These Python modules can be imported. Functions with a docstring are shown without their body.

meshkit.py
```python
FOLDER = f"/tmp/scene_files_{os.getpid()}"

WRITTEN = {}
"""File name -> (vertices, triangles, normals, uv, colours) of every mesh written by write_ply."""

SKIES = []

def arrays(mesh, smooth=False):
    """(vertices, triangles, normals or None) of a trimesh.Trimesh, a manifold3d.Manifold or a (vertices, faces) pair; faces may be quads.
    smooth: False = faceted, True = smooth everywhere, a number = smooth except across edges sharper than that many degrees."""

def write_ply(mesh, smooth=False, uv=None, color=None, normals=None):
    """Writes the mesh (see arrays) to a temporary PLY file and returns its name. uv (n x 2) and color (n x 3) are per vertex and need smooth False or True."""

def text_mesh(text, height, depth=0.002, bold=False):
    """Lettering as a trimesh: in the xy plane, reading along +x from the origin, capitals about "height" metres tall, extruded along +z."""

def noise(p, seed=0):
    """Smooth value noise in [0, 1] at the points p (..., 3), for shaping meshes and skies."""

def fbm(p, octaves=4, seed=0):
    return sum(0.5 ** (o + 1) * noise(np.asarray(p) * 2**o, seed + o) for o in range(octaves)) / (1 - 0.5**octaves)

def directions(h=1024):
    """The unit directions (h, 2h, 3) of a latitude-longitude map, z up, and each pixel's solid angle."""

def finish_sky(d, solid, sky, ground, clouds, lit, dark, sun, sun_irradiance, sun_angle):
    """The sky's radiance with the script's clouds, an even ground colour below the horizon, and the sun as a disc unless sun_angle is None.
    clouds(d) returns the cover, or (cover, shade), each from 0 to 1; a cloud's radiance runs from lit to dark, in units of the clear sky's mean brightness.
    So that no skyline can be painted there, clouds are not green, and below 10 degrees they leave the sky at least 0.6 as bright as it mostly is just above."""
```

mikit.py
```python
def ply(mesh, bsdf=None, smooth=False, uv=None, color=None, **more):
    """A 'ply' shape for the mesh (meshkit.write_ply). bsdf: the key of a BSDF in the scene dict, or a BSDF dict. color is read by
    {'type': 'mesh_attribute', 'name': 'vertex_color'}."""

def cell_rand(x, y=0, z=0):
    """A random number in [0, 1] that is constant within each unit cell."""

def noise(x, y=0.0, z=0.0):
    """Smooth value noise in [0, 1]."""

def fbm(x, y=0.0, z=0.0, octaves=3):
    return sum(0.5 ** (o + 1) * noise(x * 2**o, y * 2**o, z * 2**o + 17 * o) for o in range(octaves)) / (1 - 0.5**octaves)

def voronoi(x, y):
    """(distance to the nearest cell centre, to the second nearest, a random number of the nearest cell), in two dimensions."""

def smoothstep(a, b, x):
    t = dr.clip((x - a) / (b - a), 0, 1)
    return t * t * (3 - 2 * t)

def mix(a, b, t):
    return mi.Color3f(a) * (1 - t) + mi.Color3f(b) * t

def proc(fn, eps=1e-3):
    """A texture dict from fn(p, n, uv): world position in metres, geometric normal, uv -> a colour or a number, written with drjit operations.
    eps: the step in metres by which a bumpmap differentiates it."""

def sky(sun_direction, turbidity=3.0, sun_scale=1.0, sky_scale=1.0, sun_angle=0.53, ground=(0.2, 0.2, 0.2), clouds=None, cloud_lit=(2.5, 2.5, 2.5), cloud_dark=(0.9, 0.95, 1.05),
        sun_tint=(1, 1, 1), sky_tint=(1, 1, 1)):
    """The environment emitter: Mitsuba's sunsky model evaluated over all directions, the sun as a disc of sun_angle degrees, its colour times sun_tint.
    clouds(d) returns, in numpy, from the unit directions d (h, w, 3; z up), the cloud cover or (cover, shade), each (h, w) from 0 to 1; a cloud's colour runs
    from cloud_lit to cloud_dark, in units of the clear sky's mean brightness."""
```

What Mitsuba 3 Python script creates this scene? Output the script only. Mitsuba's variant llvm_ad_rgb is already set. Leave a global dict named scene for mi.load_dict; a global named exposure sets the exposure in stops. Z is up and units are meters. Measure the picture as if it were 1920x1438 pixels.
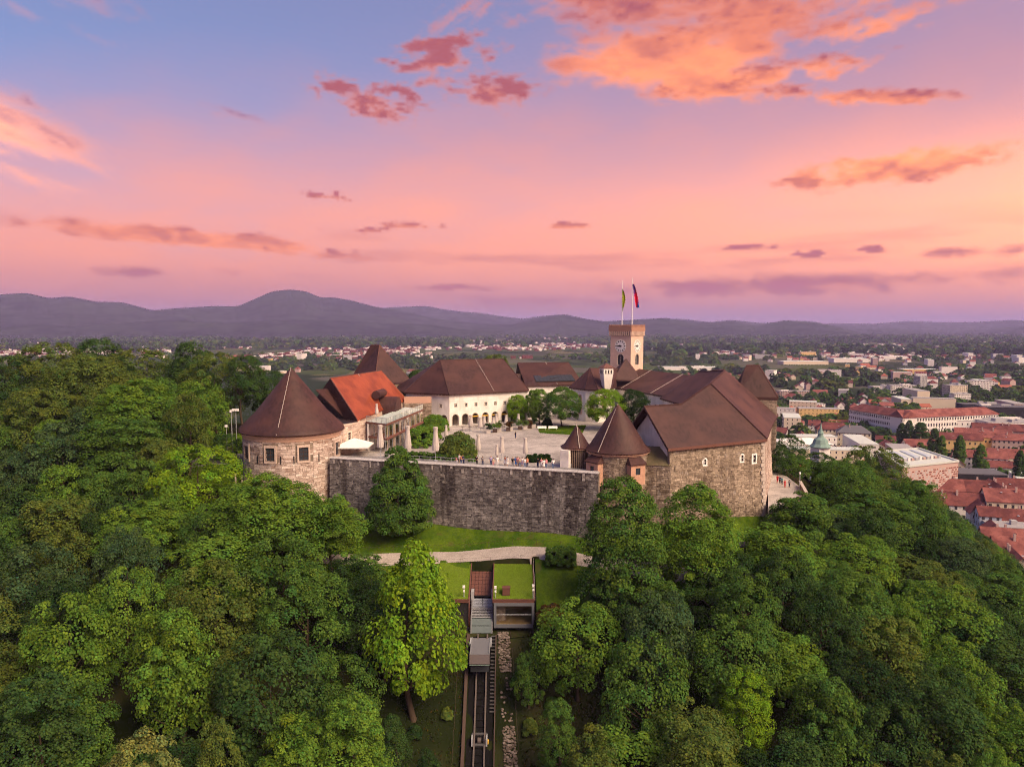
import math, random
import numpy as np, trimesh, drjit as dr, mitsuba as mi, mikit, meshkit
from manifold3d import Manifold
from shapely.geometry import Polygon, Point
from scipy.interpolate import RBFInterpolator

T = mi.ScalarTransform4f
scene, labels = {'type': 'scene'}, {}
rng = np.random.default_rng(7)

# ---------------------------------------------------------------- camera, sky, exposure
EYE = 27.0                                   # camera height over the castle terrace (z = 0), metres
FOC, UC, VC, TILT = 1423.0, 960.0, 719.0, math.atan(107 / 1423)
scene['camera'] = {'type': 'perspective', 'fov': 2 * math.degrees(math.atan(960 / FOC)), 'fov_axis': 'x', 'near_clip': 1.0, 'far_clip': 90000.0,
                   'to_world': T().look_at(origin=[0, 0, EYE], target=[0, math.cos(TILT), EYE - math.sin(TILT)], up=[0, 0, 1]),
                   'medium': {'type': 'ref', 'id': 'air'}}
exposure = 2.85
SUN = (0.55, -0.48, 0.68)

def cloud_fn(d):
    az = np.degrees(np.arctan2(d[..., 0], d[..., 1]))
    el = np.degrees(np.arcsin(np.clip(d[..., 2], -1, 1)))
    q = d / np.maximum(np.abs(d[..., 2:3]) + 0.22, 1e-3)          # a flat layer high above: clouds flatten towards the horizon
    n1 = meshkit.fbm(np.concatenate([q[..., :2] * [3.2, 3.4], d[..., 2:3] * 2], -1), 6, 3)
    n3 = meshkit.fbm(d * [5, 5, 34], 5, 21)
    ss = lambda a, b, x: (lambda t: t * t * (3 - 2 * t))(np.clip((x - a) / (b - a), 0, 1))
    # the evening glow: a veil that is pink over the horizon, warm on the sunset side, thinning towards the zenith
    warm = 0.5 + 0.5 * np.cos(np.radians(az - 95))
    top = 15 + 20 * warm
    veil = 1 - ss(3, top, el + (n1 - 0.5) * 7) * (1 - 0.30 * warm)
    glow = 1.9 * warm ** 4 * np.exp(-((el - 7.5) / 5.5) ** 2)       # the paler sky towards the sunset
    shade = 0.70 - 0.10 * np.exp(-((el - 8.0) / 4.5) ** 2) - glow + 0.22 * (1 - ss(0.3, 5.0, el)) * (1.3 - .6 * warm) + (n1 - 0.5) * 0.10
    cover = (0.86 - 0.20 * warm ** 2 * ss(3, 9, el)) * veil
    def blob(a, e, sa, se, amt, tilt=0.0, freq=1.0, soft=0.16, sh=0.0, edge=0.55, dens=0.96, up=.45, base=.60):
        """One bank of cloud round the direction (a, e); the noise eats its outline. sh: its shade, from lit to dark."""
        X, Y = az - a, el - e - tilt * (az - a)
        k = np.nonzero((X / sa) ** 2 + (Y / se) ** 2 < 3.2)
        x, y = X[k], Y[k]; r = np.sqrt((x / sa) ** 2 + (y / se) ** 2); A, E = az[k] * freq, (el[k] - tilt * az[k]) * freq
        w = meshkit.fbm(np.stack([A * .35, E * .8, x * 0 + a], -1), 3, 41) - .5
        nn = meshkit.fbm(np.stack([A * .30 + w * 1.2, E * .85 + w * .8, x * 0 + a], -1), 6, 31)
        fine = meshkit.fbm(np.stack([A * 1.1 + w * 2, E * 2.6, x * 0 + e], -1), 5, 51)
        m = ss(-.04, soft + .22, amt * (1 - r) + (nn - 0.5) * 2.2 * edge * np.clip(1.7 - r, 0, 1) + (fine - .5) * .85 * edge) * ss(1.75, 1.2, r)
        s = np.clip(base + (1 - base) * np.clip(sh + (nn - 0.5) * 1.7 + (fine - .5) * 1.0 + up * np.clip(y / se, -1, 1), -.1, 1), 0, 1)
        cover[k] = cover[k] * (1 - m * dens) + dens * m
        shade[k] = shade[k] * (1 - m) + s * m
    for b in CLOUDS:
        blob(*b[:5], **b[5])
    low = ss(0.52, 0.68, n3) * ss(9, 4, el) * ss(0.3, 1.5, el)     # flat streaks of grey mauve cloud near the horizon
    cover, shade = cover * (1 - low * 0.5) + 0.95 * low * 0.5, shade * (1 - low * 0.5) + 0.95 * low * 0.5
    return cover, shade

CLOUDS = [   # azimuth and elevation in degrees, half sizes, amount
    (4.0, 23.5, 8, 3.0, .8, dict(sh=.7, edge=.8, dens=.9, soft=.5, freq=.9)), (14, 22.5, 13, 4.6, .95, dict(sh=.62, edge=.8, dens=.92, soft=.5, freq=.8, up=.3)),   # mauve banks at the top
    (24.5, 22.6, 9, 3.2, .85, dict(sh=.30, tilt=.06, edge=.85, dens=.95, soft=.45, freq=.9, up=.2)),
    (11.8, 18.3, 9.8, 2.6, 1.2, dict(sh=.10, tilt=-.06, edge=.8, soft=.4, freq=.95, up=.35)),     # the big orange cloud
    (17.5, 20.6, 10, 2.6, .75, dict(sh=.4, tilt=.05, edge=1.0, dens=.8, soft=.7, freq=1.6)), (20, 17.0, 6, .9, .8, dict(base=.52, sh=.2, tilt=.02, edge=1, soft=.6, freq=1.5)),
    (24.5, 19.2, 6, 1.0, .7, dict(sh=.2, tilt=.12, edge=.9, soft=.4, freq=1.2)), (15.5, 16.0, 6.5, .8, .7, dict(sh=.2, tilt=-.04, edge=1, soft=.5, freq=1.3)),
    (24.0, 15.0, 6.5, .6, .85, dict(sh=.3, tilt=-.13, edge=.8, soft=.35, freq=1.6)),          # streak below it
    (26.5, 10.3, 7.5, 1.35, 1.1, dict(base=.46, sh=.3, tilt=.05, edge=.9, soft=.3, freq=1.3, up=-.45)),
    (-5.0, 18.6, 4.6, 1.8, .85, dict(sh=.9, tilt=.10, edge=1.0, soft=.45, freq=1.8)),
    (-10.2, 16.0, 4.4, 1.5, .8, dict(sh=.95, tilt=-.12, edge=1.0, soft=.4, freq=1.8)),
    (-1.5, 16.8, 4.2, 1.3, .75, dict(sh=.85, tilt=-.1, edge=1.0, soft=.5, freq=1.8)), (-3.5, 22.0, 3.4, 1.3, .5, dict(sh=.35, tilt=.5, edge=1.0, soft=.7, freq=1.6, dens=.7)),
    (-21.0, 5.9, 11.5, .75, 1.0, dict(base=.58, sh=.22, tilt=-.055, edge=.8, soft=.35, up=.1)), (-13, 5.2, 5, .4, .6, dict(sh=.4, tilt=-.05, edge=.9, soft=.4, freq=1.5)),
    (-13.5, 9.3, 1.6, .4, .55, dict(sh=.8, edge=1.2, freq=2.2)), (4.2, 7.4, 1.7, .28, .6, dict(sh=.35, edge=1.2, freq=2.2)),
    (-7.8, 7.3, 2.2, .35, .55, dict(sh=.45, edge=1.2, freq=2.2)), (-10.5, 7.0, 2.4, .25, .5, dict(sh=.7, edge=1.2, freq=2.2)),
    (-35.0, 12.8, 8.5, 3.2, 1.3, dict(base=.12, sh=.08, tilt=-.32, edge=1.0, soft=1.1, dens=.6)), (-36, 9.6, 5, 1.1, 1.0, dict(base=.3, sh=.05, tilt=-.1, edge=.9, soft=.8, dens=.8)), (-34, 22, 8, 3.4, .8, dict(base=.15, sh=.3, tilt=-.25, edge=1.1, soft=1.1, dens=.38, freq=1.1)),
    (20.0, 2.9, 18, 1.1, 1.1, dict(sh=1.0, tilt=.02, edge=.6, soft=.8, dens=.9)), (3, 1.8, 7, .5, .5, dict(sh=1, edge=.8, soft=.8)),
    (-25, 3.6, 9, .45, .6, dict(sh=1, edge=.8, soft=.7, dens=.85)), (-4.5, 2.9, 3.2, .32, .6, dict(sh=1, edge=.9, soft=.5)), (34, 4.7, 5, .45, .6, dict(sh=.95, edge=.9, soft=.5)), (21.5, 5.0, 1.4, .2, .6, dict(sh=.9, edge=1.2, freq=2)), (26, 5.2, 2, .2, .5, dict(sh=.9, edge=1.2, freq=2)), (17, 5.6, 2, .2, .5, dict(sh=.8, edge=1.2, freq=2)),
    (-20, 14.2, 2.5, .5, .45, dict(sh=.3, tilt=-.2, edge=1.2, soft=1.0, dens=.5)), (34.5, 20.3, 3, .5, .8, dict(base=.1, sh=.05, tilt=.4, edge=1.2, soft=.9, dens=.6)),
    (150, 20, 26, 6, .35, dict(sh=.3, edge=.9, soft=.5)), (-110, 24, 22, 6, .35, dict(sh=.45, edge=.9, soft=.5)), (-160, 14, 18, 3, .35, dict(sh=.4, edge=.9, soft=.5)), (75, 26, 20, 5, .45, dict(sh=.2, edge=.9, soft=.5)), (-70, 15, 14, 3, .4, dict(sh=.3, edge=.9, soft=.5)),
]
scene['sky'] = mikit.sky(SUN, turbidity=4, sun_scale=.66, sky_scale=0.90, sun_angle=42, sun_tint=(1.0, .90, .80), sky_tint=(.55, .555, .68), clouds=cloud_fn,
                         cloud_lit=(6.5, 2.14, .62), cloud_dark=(1.28, .30, .36), ground=(.10, .11, .07))
# ---------------------------------------------------------------- haze
scene['air'] = {'type': 'homogeneous', 'albedo': {'type': 'rgb', 'value': [.55, .51, .97]}, 'sigma_t': 6.4e-5}
scene['haze'] = {'type': 'cube', 'to_world': T().translate([0, 9000, 205]).scale([34000, 31000, 305]), 'bsdf': {'type': 'null'}, 'interior': {'type': 'ref', 'id': 'air'}}
labels['haze'] = {'label': 'thin evening haze over the plain and the hills', 'kind': 'stuff'}

# ---------------------------------------------------------------- helpers
def ray(u, v):
    x, z = (u - UC) / FOC, -(v - VC) / FOC
    c, s = math.cos(TILT), math.sin(TILT)
    return np.array([x, c + s * z, -s + c * z])
def atz(u, v, z=0.0):
    r = ray(u, v); return np.array([0, 0, EYE]) + r * ((z - EYE) / r[2])
def aty(u, v, Y):
    r = ray(u, v); return np.array([0, 0, EYE]) + r * (Y / r[1])

class MB:
    """Collects polygons into one mesh; an optional colour per vertex."""
    def __init__(s): s.v, s.f, s.c, s.n = [], [], [], 0
    def add(s, v, f, c=None):
        v = np.asarray(v, float).reshape(-1, 3); f = np.asarray(f, int)
        if f.shape[1] == 4: f = np.vstack([f[:, [0, 1, 2]], f[:, [0, 2, 3]]])
        s.v.append(v); s.f.append(f + s.n); s.n += len(v)
        s.c.append(np.broadcast_to(np.ones(3) if c is None else np.asarray(c, float), v.shape))
        return s
    def mesh(s, m, c=None): return s.add(m.vertices, m.faces, c)
    def quad(s, a, b, c_, d, col=None): return s.add([a, b, c_, d], [[0, 1, 2, 3]], col)
    def poly(s, pts, col=None):
        n = len(pts); return s.add(pts, [[0, i, i + 1] for i in range(1, n - 1)], col)
    def box(s, c, size, rz=0.0, col=None, m=None):
        """c: the centre of the BOTTOM face."""
        x, y, z = np.array(size, float) / [2, 2, 1]
        v = np.array([[sx * x, sy * y, k * z] for k in (0, 1) for sx, sy in ((-1, -1), (1, -1), (1, 1), (-1, 1))], float)
        if m is not None: v = v @ np.asarray(m).T
        elif rz: v = v @ rotz(rz).T
        return s.add(v + np.asarray(c, float), BOXF, col)
    def bar(s, a, b, w, h=None, col=None, up=(0, 0, 1)):
        """A square bar from a to b."""
        a, b = np.asarray(a, float), np.asarray(b, float); h = h or w
        d = (b - a) / np.linalg.norm(b - a)
        x = np.cross(d, up if abs(np.dot(d, up)) < .98 else (1, 0, 0)); x /= np.linalg.norm(x); y = np.cross(x, d)
        v = [p + x * sx * w / 2 + y * sy * h / 2 for p in (a, b) for sx, sy in ((-1, -1), (1, -1), (1, 1), (-1, 1))]
        return s.add(v, BOXF, col)
    def tube(s, pts, rad, n=8, col=None, cap=True):
        pts = np.asarray(pts, float); rad = np.broadcast_to(rad, (len(pts),)); t = np.gradient(pts, axis=0)
        t /= np.linalg.norm(t, axis=1, keepdims=True) + 1e-9
        a = np.cross(t, np.where(np.abs(t[:, 2:]) < .9, [0, 0, 1.], [1., 0, 0])); a /= np.linalg.norm(a, axis=1, keepdims=True); b = np.cross(t, a)
        an = np.arange(n) * 2 * np.pi / n
        v = pts[:, None] + rad[:, None, None] * (np.cos(an)[None, :, None] * a[:, None] + np.sin(an)[None, :, None] * b[:, None])
        f = [[i * n + j, i * n + (j + 1) % n, (i + 1) * n + (j + 1) % n, (i + 1) * n + j] for i in range(len(pts) - 1) for j in range(n)]
        s.add(v.reshape(-1, 3), f, col)
        if cap: s.poly(v[-1], col); s.poly(v[0][::-1], col)
        return s
    def prism(s, poly, z0, z1, col=None, top=True):
        """A vertical prism over a counter-clockwise outline of xy points."""
        p = np.asarray(poly, float)[:, :2]; n = len(p)
        if Polygon(p).exterior.is_ccw is False: p = p[::-1]
        v = np.vstack([np.c_[p, np.full(n, z0)], np.c_[p, np.full(n, z1)]])
        s.add(v, [[i, (i + 1) % n, (i + 1) % n + n, i + n] for i in range(n)], col)
        if top:
            m = trimesh.creation.triangulate_polygon(Polygon(p), engine='earcut')
            tv, tf = m[0], m[1]
            s.add(np.c_[tv, np.full(len(tv), z1)], tf, col); s.add(np.c_[tv, np.full(len(tv), z0)], np.asarray(tf)[:, ::-1], col)
        return s
    def lathe(s, c, prof, n=48, a0=0.0, a1=2 * np.pi, col=None):
        """prof: (radius, z) from bottom to top, turned about the vertical through c."""
        full = abs(a1 - a0 - 2 * np.pi) < 1e-6; k = n if full else n + 1
        an = a0 + (a1 - a0) * np.arange(k) / n; p = np.asarray(prof, float)
        v = np.stack([np.stack([c[0] + r * np.cos(an), c[1] + r * np.sin(an), np.full(k, c[2] + z)], -1) for r, z in p])
        m = n if full else n
        f = [[i * k + j, i * k + (j + 1) % k, (i + 1) * k + (j + 1) % k, (i + 1) * k + j] for i in range(len(p) - 1) for j in range(m)]
        return s.add(v.reshape(-1, 3), f, col)
    def build(s, key, bsdf, smooth=False, label=None, cat=None, group=None, kind=None, color=False, **more):
        v, f = np.vstack(s.v), np.vstack(s.f)
        if color: d = mikit.ply((v, f), bsdf, smooth=bool(smooth), color=np.vstack(s.c), **more)
        else: d = mikit.ply((v, f), bsdf, smooth=smooth, **more)
        return put(key, d, label, cat, group, kind)
BOXF = np.array([[0, 3, 2, 1], [4, 5, 6, 7], [0, 1, 5, 4], [1, 2, 6, 5], [2, 3, 7, 6], [3, 0, 4, 7]])
def rotz(a): c, s = math.cos(a), math.sin(a); return np.array([[c, -s, 0], [s, c, 0], [0, 0, 1.]])
TAKEN = {}
def fresh(key):
    """key, or key_001, key_002 ... where it is taken."""
    k = TAKEN.get(key, -1) + 1; TAKEN[key] = k
    return key if k == 0 else f'{key}_{k:03d}'
def tag(key, label=None, cat=None, group=None, kind=None):
    e = {k: x for k, x in (('label', label), ('category', cat), ('group', group), ('kind', kind)) if x}
    if e: labels[key] = {**labels.get(key, {}), **e}
    return key
def put(key, d, label=None, cat=None, group=None, kind=None):
    key = fresh(key); scene[key] = d; tag(key, label, cat, group, kind); return key
def thing(name, label, cat, group=None):
    return tag(fresh(name), label, cat, group)
def inset(wall, n): pass

# ---------------------------------------------------------------- materials
def C(r, g, b):
    """sRGB 0..255 of a material under white light, to linear."""
    f = lambda x: x / 12.92 if x <= .04045 else ((x + .055) / 1.055) ** 2.4
    return [f(x / 255) for x in (r, g, b)]
def flat(key, rgb, rough=None):
    b = {'type': 'diffuse', 'reflectance': {'type': 'rgb', 'value': list(rgb)}} if rough is None else \
        {'type': 'principled', 'base_color': {'type': 'rgb', 'value': list(rgb)}, 'roughness': rough, 'specular': .4}
    scene[key] = {'type': 'twosided', 'bsdf': b}; return key
def tex(key, fn, rough=None, bump=None, bs=.02, spec=.35):
    t = mikit.proc(fn)
    b = {'type': 'diffuse', 'reflectance': t} if rough is None else {'type': 'principled', 'base_color': t, 'roughness': rough, 'specular': spec}
    if bump: b = {'type': 'bumpmap', 'tex': mikit.proc(bump, eps=.01), 'scale': bs, 'bsdf': b}
    scene[key] = {'type': 'twosided', 'bsdf': b}; return key
sm, mx, fb, nz = mikit.smoothstep, mikit.mix, mikit.fbm, mikit.noise

scene['m_vertex'] = {'type': 'twosided', 'bsdf': {'type': 'diffuse', 'reflectance': {'type': 'mesh_attribute', 'name': 'vertex_color'}}}
scene['m_leaf'] = {'type': 'principledthin', 'base_color': {'type': 'mesh_attribute', 'name': 'vertex_color'}, 'roughness': .55, 'diff_trans': .75, 'eta': 1.35}
def f_plaster(p, n, uv):
    a = fb(p.x * .5, p.y * .5, p.z * .35, 4); b = fb(p.x * 3, p.y * 3, p.z * .4, 3)
    return mx((.66, .62, .58), (.80, .77, .74), sm(.3, .7, a)) * (0.86 + .2 * b)
def f_roof(p, n, uv):
    a = fb(p.x * .22, p.y * .22, p.z * .3, 4); b = fb(p.x * 2.4, p.y * 2.4, p.z * .25, 3); c = nz(p.x * 9, p.y * 9, p.z * 9)
    return mx(mx((.034, .016, .017), (.084, .036, .028), sm(.28, .74, a)), (.054, .023, .022), b) * (.66 + .62 * b) * (.9 + .2 * c)
def f_orange(p, n, uv):
    a = fb(p.x * .3, p.y * .3, p.z * .3, 4); b = fb(p.x * 2.2, p.y * 2.2, p.z * .3, 3)
    return mx((.175, .037, .016), (.255, .056, .023), sm(.3, .7, a)) * (.8 + .4 * b)
def f_stone(p, n, uv):
    a = fb(p.x * .7, p.y * .7, p.z * .7, 4); b = fb(p.x * 4, p.y * 4, p.z * 4, 3)
    return mx((.13, .105, .085), (.30, .245, .20), sm(.3, .7, .6 * a + .4 * b))
def f_pave(p, n, uv):
    a = fb(p.x * .09, p.y * .09, 0, 4); b = fb(p.x * 1.2, p.y * 1.2, 0, 3)
    gx = dr.abs(p.x * .94 + p.y * .33 - dr.floor(p.x * .94 + p.y * .33) - .5); k = .62 * (p.y * .94 - p.x * .33); gy = dr.abs(k - dr.floor(k) - .5)
    j = sm(.47, .495, dr.maximum(gx, gy)); cr = mikit.cell_rand(dr.floor(p.x * .94 + p.y * .33), dr.floor(k), 3)
    return mx((.33, .30, .28), (.44, .405, .38), sm(.3, .7, a)) * (.76 + .25 * b + .22 * cr) * (1 - .4 * j) * (.72 + .5 * fb(p.x * .3, p.y * .3, 4, 4))
def f_ground(p, n, uv):
    d = dr.sqrt(p.x * p.x + p.y * p.y)
    a = fb(p.x * .12, p.y * .12, 0, 4); b = fb(p.x * 1.7, p.y * 1.7, p.z * .5, 3)
    hill = mx((.014, .020, .007), mx((.046, .036, .020), (.030, .046, .013), b), sm(.35, .65, a))
    c = fb(p.x * .0021, p.y * .0021 * .8, 0, 4); e = fb(p.x * .011, p.y * .008, 3, 4); f = mikit.cell_rand(dr.floor(p.x / 170 + .3 * e), dr.floor(p.y / 420 + .5 * e))
    field = mx(mx((.055, .080, .028), (.14, .13, .055), sm(.62, .9, f)), (.020, .034, .016), sm(.42, .56, c * .6 + e * .4))
    far = mx(field, (.10, .095, .075), sm(.50, .66, fb(p.x * .006, p.y * .004, 9, 3)) * sm(4200., 900., d))
    return mx(hill, far, sm(-62., -72., p.z))
def f_grass(p, n, uv):
    a = fb(p.x * .25, p.y * .25, 0, 4); b = fb(p.x * 5, p.y * 7, 0, 3); c = fb(p.x * .9, p.y * .5, 5, 3)
    g = mx((.034, .076, .007), (.080, .130, .011), sm(.25, .75, .5 * a + .5 * c)) * (.6 + .8 * b)
    return mx(g, (.085, .08, .026), sm(.60, .80, fb(p.x * .45, p.y * .45, 8, 4)) * .6)
def f_hill(p, n, uv):
    a = fb(p.x * .0012, p.y * .0012, p.z * .003, 4); b = fb(p.x * .006, p.y * .006, p.z * .01, 3)
    return mx((.014, .020, .018), (.028, .040, .026), sm(.3, .7, .5 * a + .5 * b))
def f_path(p, n, uv):
    return mx((.30, .265, .235), (.42, .38, .35), fb(p.x * .8, p.y * .8, 0, 4)) * (.8 + .35 * nz(p.x * 7, p.y * 7))
tex('m_plaster', f_plaster); tex('m_roof', f_roof, .62, spec=.3); tex('m_orange', f_orange, .55); tex('m_stone', f_stone); tex('m_pave', f_pave)
tex('m_ground', f_ground); tex('m_grass', f_grass); tex('m_hill', f_hill); tex('m_path', f_path)
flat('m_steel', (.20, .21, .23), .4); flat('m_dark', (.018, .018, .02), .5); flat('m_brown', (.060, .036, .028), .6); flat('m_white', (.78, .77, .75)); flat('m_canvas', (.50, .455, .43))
flat('m_salmon', (.52, .33, .25)); flat('m_frame', (.62, .54, .46)); flat('m_pane', (.035, .04, .05), .12); flat('m_wood', (.19, .11, .06)); flat('m_bark', (.075, .055, .04))
flat('m_rust', (.13, .055, .042), .6); flat('m_trench', (.011, .011, .011)); flat('m_grey', (.34, .36, .39), .45); flat('m_yellowlit', (.62, .38, .06)); flat('m_copper', (.20, .30, .27)); flat('m_tile', (.30, .075, .05))
scene['m_glass'] = {'type': 'thindielectric', 'int_ior': 1.5}
scene['m_lit'] = {'type': 'twosided', 'bsdf': {'type': 'diffuse', 'reflectance': {'type': 'rgb', 'value': [.7, .5, .2]}}}
# ---------------------------------------------------------------- terrain: one sheet from the castle hill to the plain and on to the hills
PLAIN = -75.0
CTRL = np.array([
    # the castle plateau
    (-58, 172, 0), (-62, 156, -2.5), (-62, 148, -5), (-46, 142, -9.5), (-36, 146, -11.6), (-20, 142, -11), (0, 138.8, -10.8), (13, 134.8, -10.8), (30, 133, -11), (50, 146, -11), (56, 160, -9), (62, 170, -8.5), (72, 186, -10), (62, 182, -8.5), (68, 176, -9.5), (66, 196, -10),
    (-30, 190, -6), (0, 180, -8), (30, 170, -9), (40, 220, -8), (10, 235, -6), (-30, 230, -2), (-60, 200, 1), (-80, 200, 0), (-110, 205, -1), (-150, 210, -4), (-90, 175, -4), (-120, 180, -8),
    # lawn, path, station roof
    (-30, 134, -13.6), (-10, 133.6, -13.4), (14, 130.4, -13.4), (-30, 130, -14.4), (-10, 130, -14.3), (14, 127.3, -14.3), (-26, 122, -18.5), (6, 121, -18.2), (16, 121, -18.2), (30, 128, -14.5), (46, 134, -14.5), (36, 120, -19),
    # the slope towards the camera
    (-10, 112, -27), (0, 112, -27.2), (10, 112, -27), (-10, 100, -36), (8, 100, -36), (0, 85, -46), (0, 65, -57), (0, 40, -69), (0, 10, -75), (-40, 112, -21), (-40, 95, -32), (-45, 75, -47), (-45, 50, -62),
    (-75, 140, -14), (-80, 115, -23), (-85, 90, -37), (-85, 60, -55), (-120, 140, -20), (-130, 100, -38), (-130, 60, -58), (-170, 170, -20), (-180, 120, -42), (-180, 60, -66), (-220, 200, -30), (-240, 130, -60), (-220, 240, -30),
    (40, 100, -33), (45, 80, -43), (45, 50, -62), (70, 125, -30), (75, 100, -43), (75, 70, -57), (70, 150, -19), (90, 140, -34), (100, 110, -49), (105, 75, -58), (85, 170, -22), (95, 195, -25), (110, 165, -38), (125, 135, -53), (130, 100, -60), (140, 190, -42), (125, 220, -38), (150, 160, -58),
    (175, 200, -66), (165, 120, -73), (170, 60, -75), (200, 240, -74), (150, 250, -58), (100, 240, -30), (60, 260, -25), (0, 280, -30), (-60, 270, -22), (-120, 270, -25), (90, 290, -62), (0, 330, -66), (-90, 330, -66), (-190, 310, -66), (-260, 270, -66),
], float)
_rbf = RBFInterpolator(CTRL[:, :2], CTRL[:, 2], kernel='thin_plate_spline', smoothing=1.0)
def _sst(a, b, x): t = np.clip((x - a) / (b - a), 0, 1); return t * t * (3 - 2 * t)
def height(x, y):
    """The ground's height at plan points."""
    x, y = np.broadcast_arrays(np.asarray(x, float), np.asarray(y, float)); sh = x.shape
    p = np.c_[x.ravel(), y.ravel()]; z = np.full(len(p), PLAIN)
    r = np.hypot((p[:, 0] + 20) / 1.15, p[:, 1] - 150); inside = r < 260
    if inside.any():
        zi = _rbf(p[inside]); ri = r[inside]
        zi = np.maximum(zi, PLAIN); w = _sst(255, 165, ri)
        z[inside] = PLAIN + (zi - PLAIN) * w
    pit = (p[:, 0] > -7.4) & (p[:, 0] < 4.0) & (p[:, 1] > 117.5) & (p[:, 1] < 129.6); z[pit] = np.minimum(z[pit], -22.6 - .75 * np.maximum(0, 119.5 - p[pit, 1]))   # dug out for the station
    return z.reshape(sh)
def ground(x, y): return float(height(np.array([x]), np.array([y]))[0])

def lines(lo, hi, step, out, grow=1.18):
    """Grid lines: even from lo to hi, then ever farther apart out to -out and out."""
    a = list(np.arange(lo, hi + .1, step)); s = step
    while a[-1] < out: s *= grow; a.append(a[-1] + s)
    s = step
    while a[0] > -out: s *= grow; a.insert(0, a[0] - s)
    return np.array(a)
def terrain():
    xs, ys = lines(-300, 300, 3.0, 30000), lines(-60, 400, 3.0, 36000)
    ys = ys[ys > -16000]; xs, ys = np.unique(np.r_[xs, np.arange(-36, 24, .8)].round(2)), np.unique(np.r_[ys, np.arange(98, 150, .8)].round(2))
    X, Y = np.meshgrid(xs, ys); Z = height(X, Y)
    near = _sst(-70, -60, Z)
    Z = Z + near * (meshkit.fbm(np.stack([X * .15, Y * .15, X * 0], -1), 4, 5) - .5) * .5 * ((Y < 116) | (np.abs(X) > 50))
    n, m = X.shape; i, j = np.meshgrid(np.arange(n - 1), np.arange(m - 1), indexing='ij'); k = i * m + j
    f = np.stack([k, k + 1, k + m + 1, k + m], -1).reshape(-1, 4)
    b = MB().add(np.stack([X, Y, Z], -1).reshape(-1, 3), f); b.build('ground', 'm_ground', smooth=True, kind='structure', label='wooded castle hill and the wide plain with fields beyond')
terrain()

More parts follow.
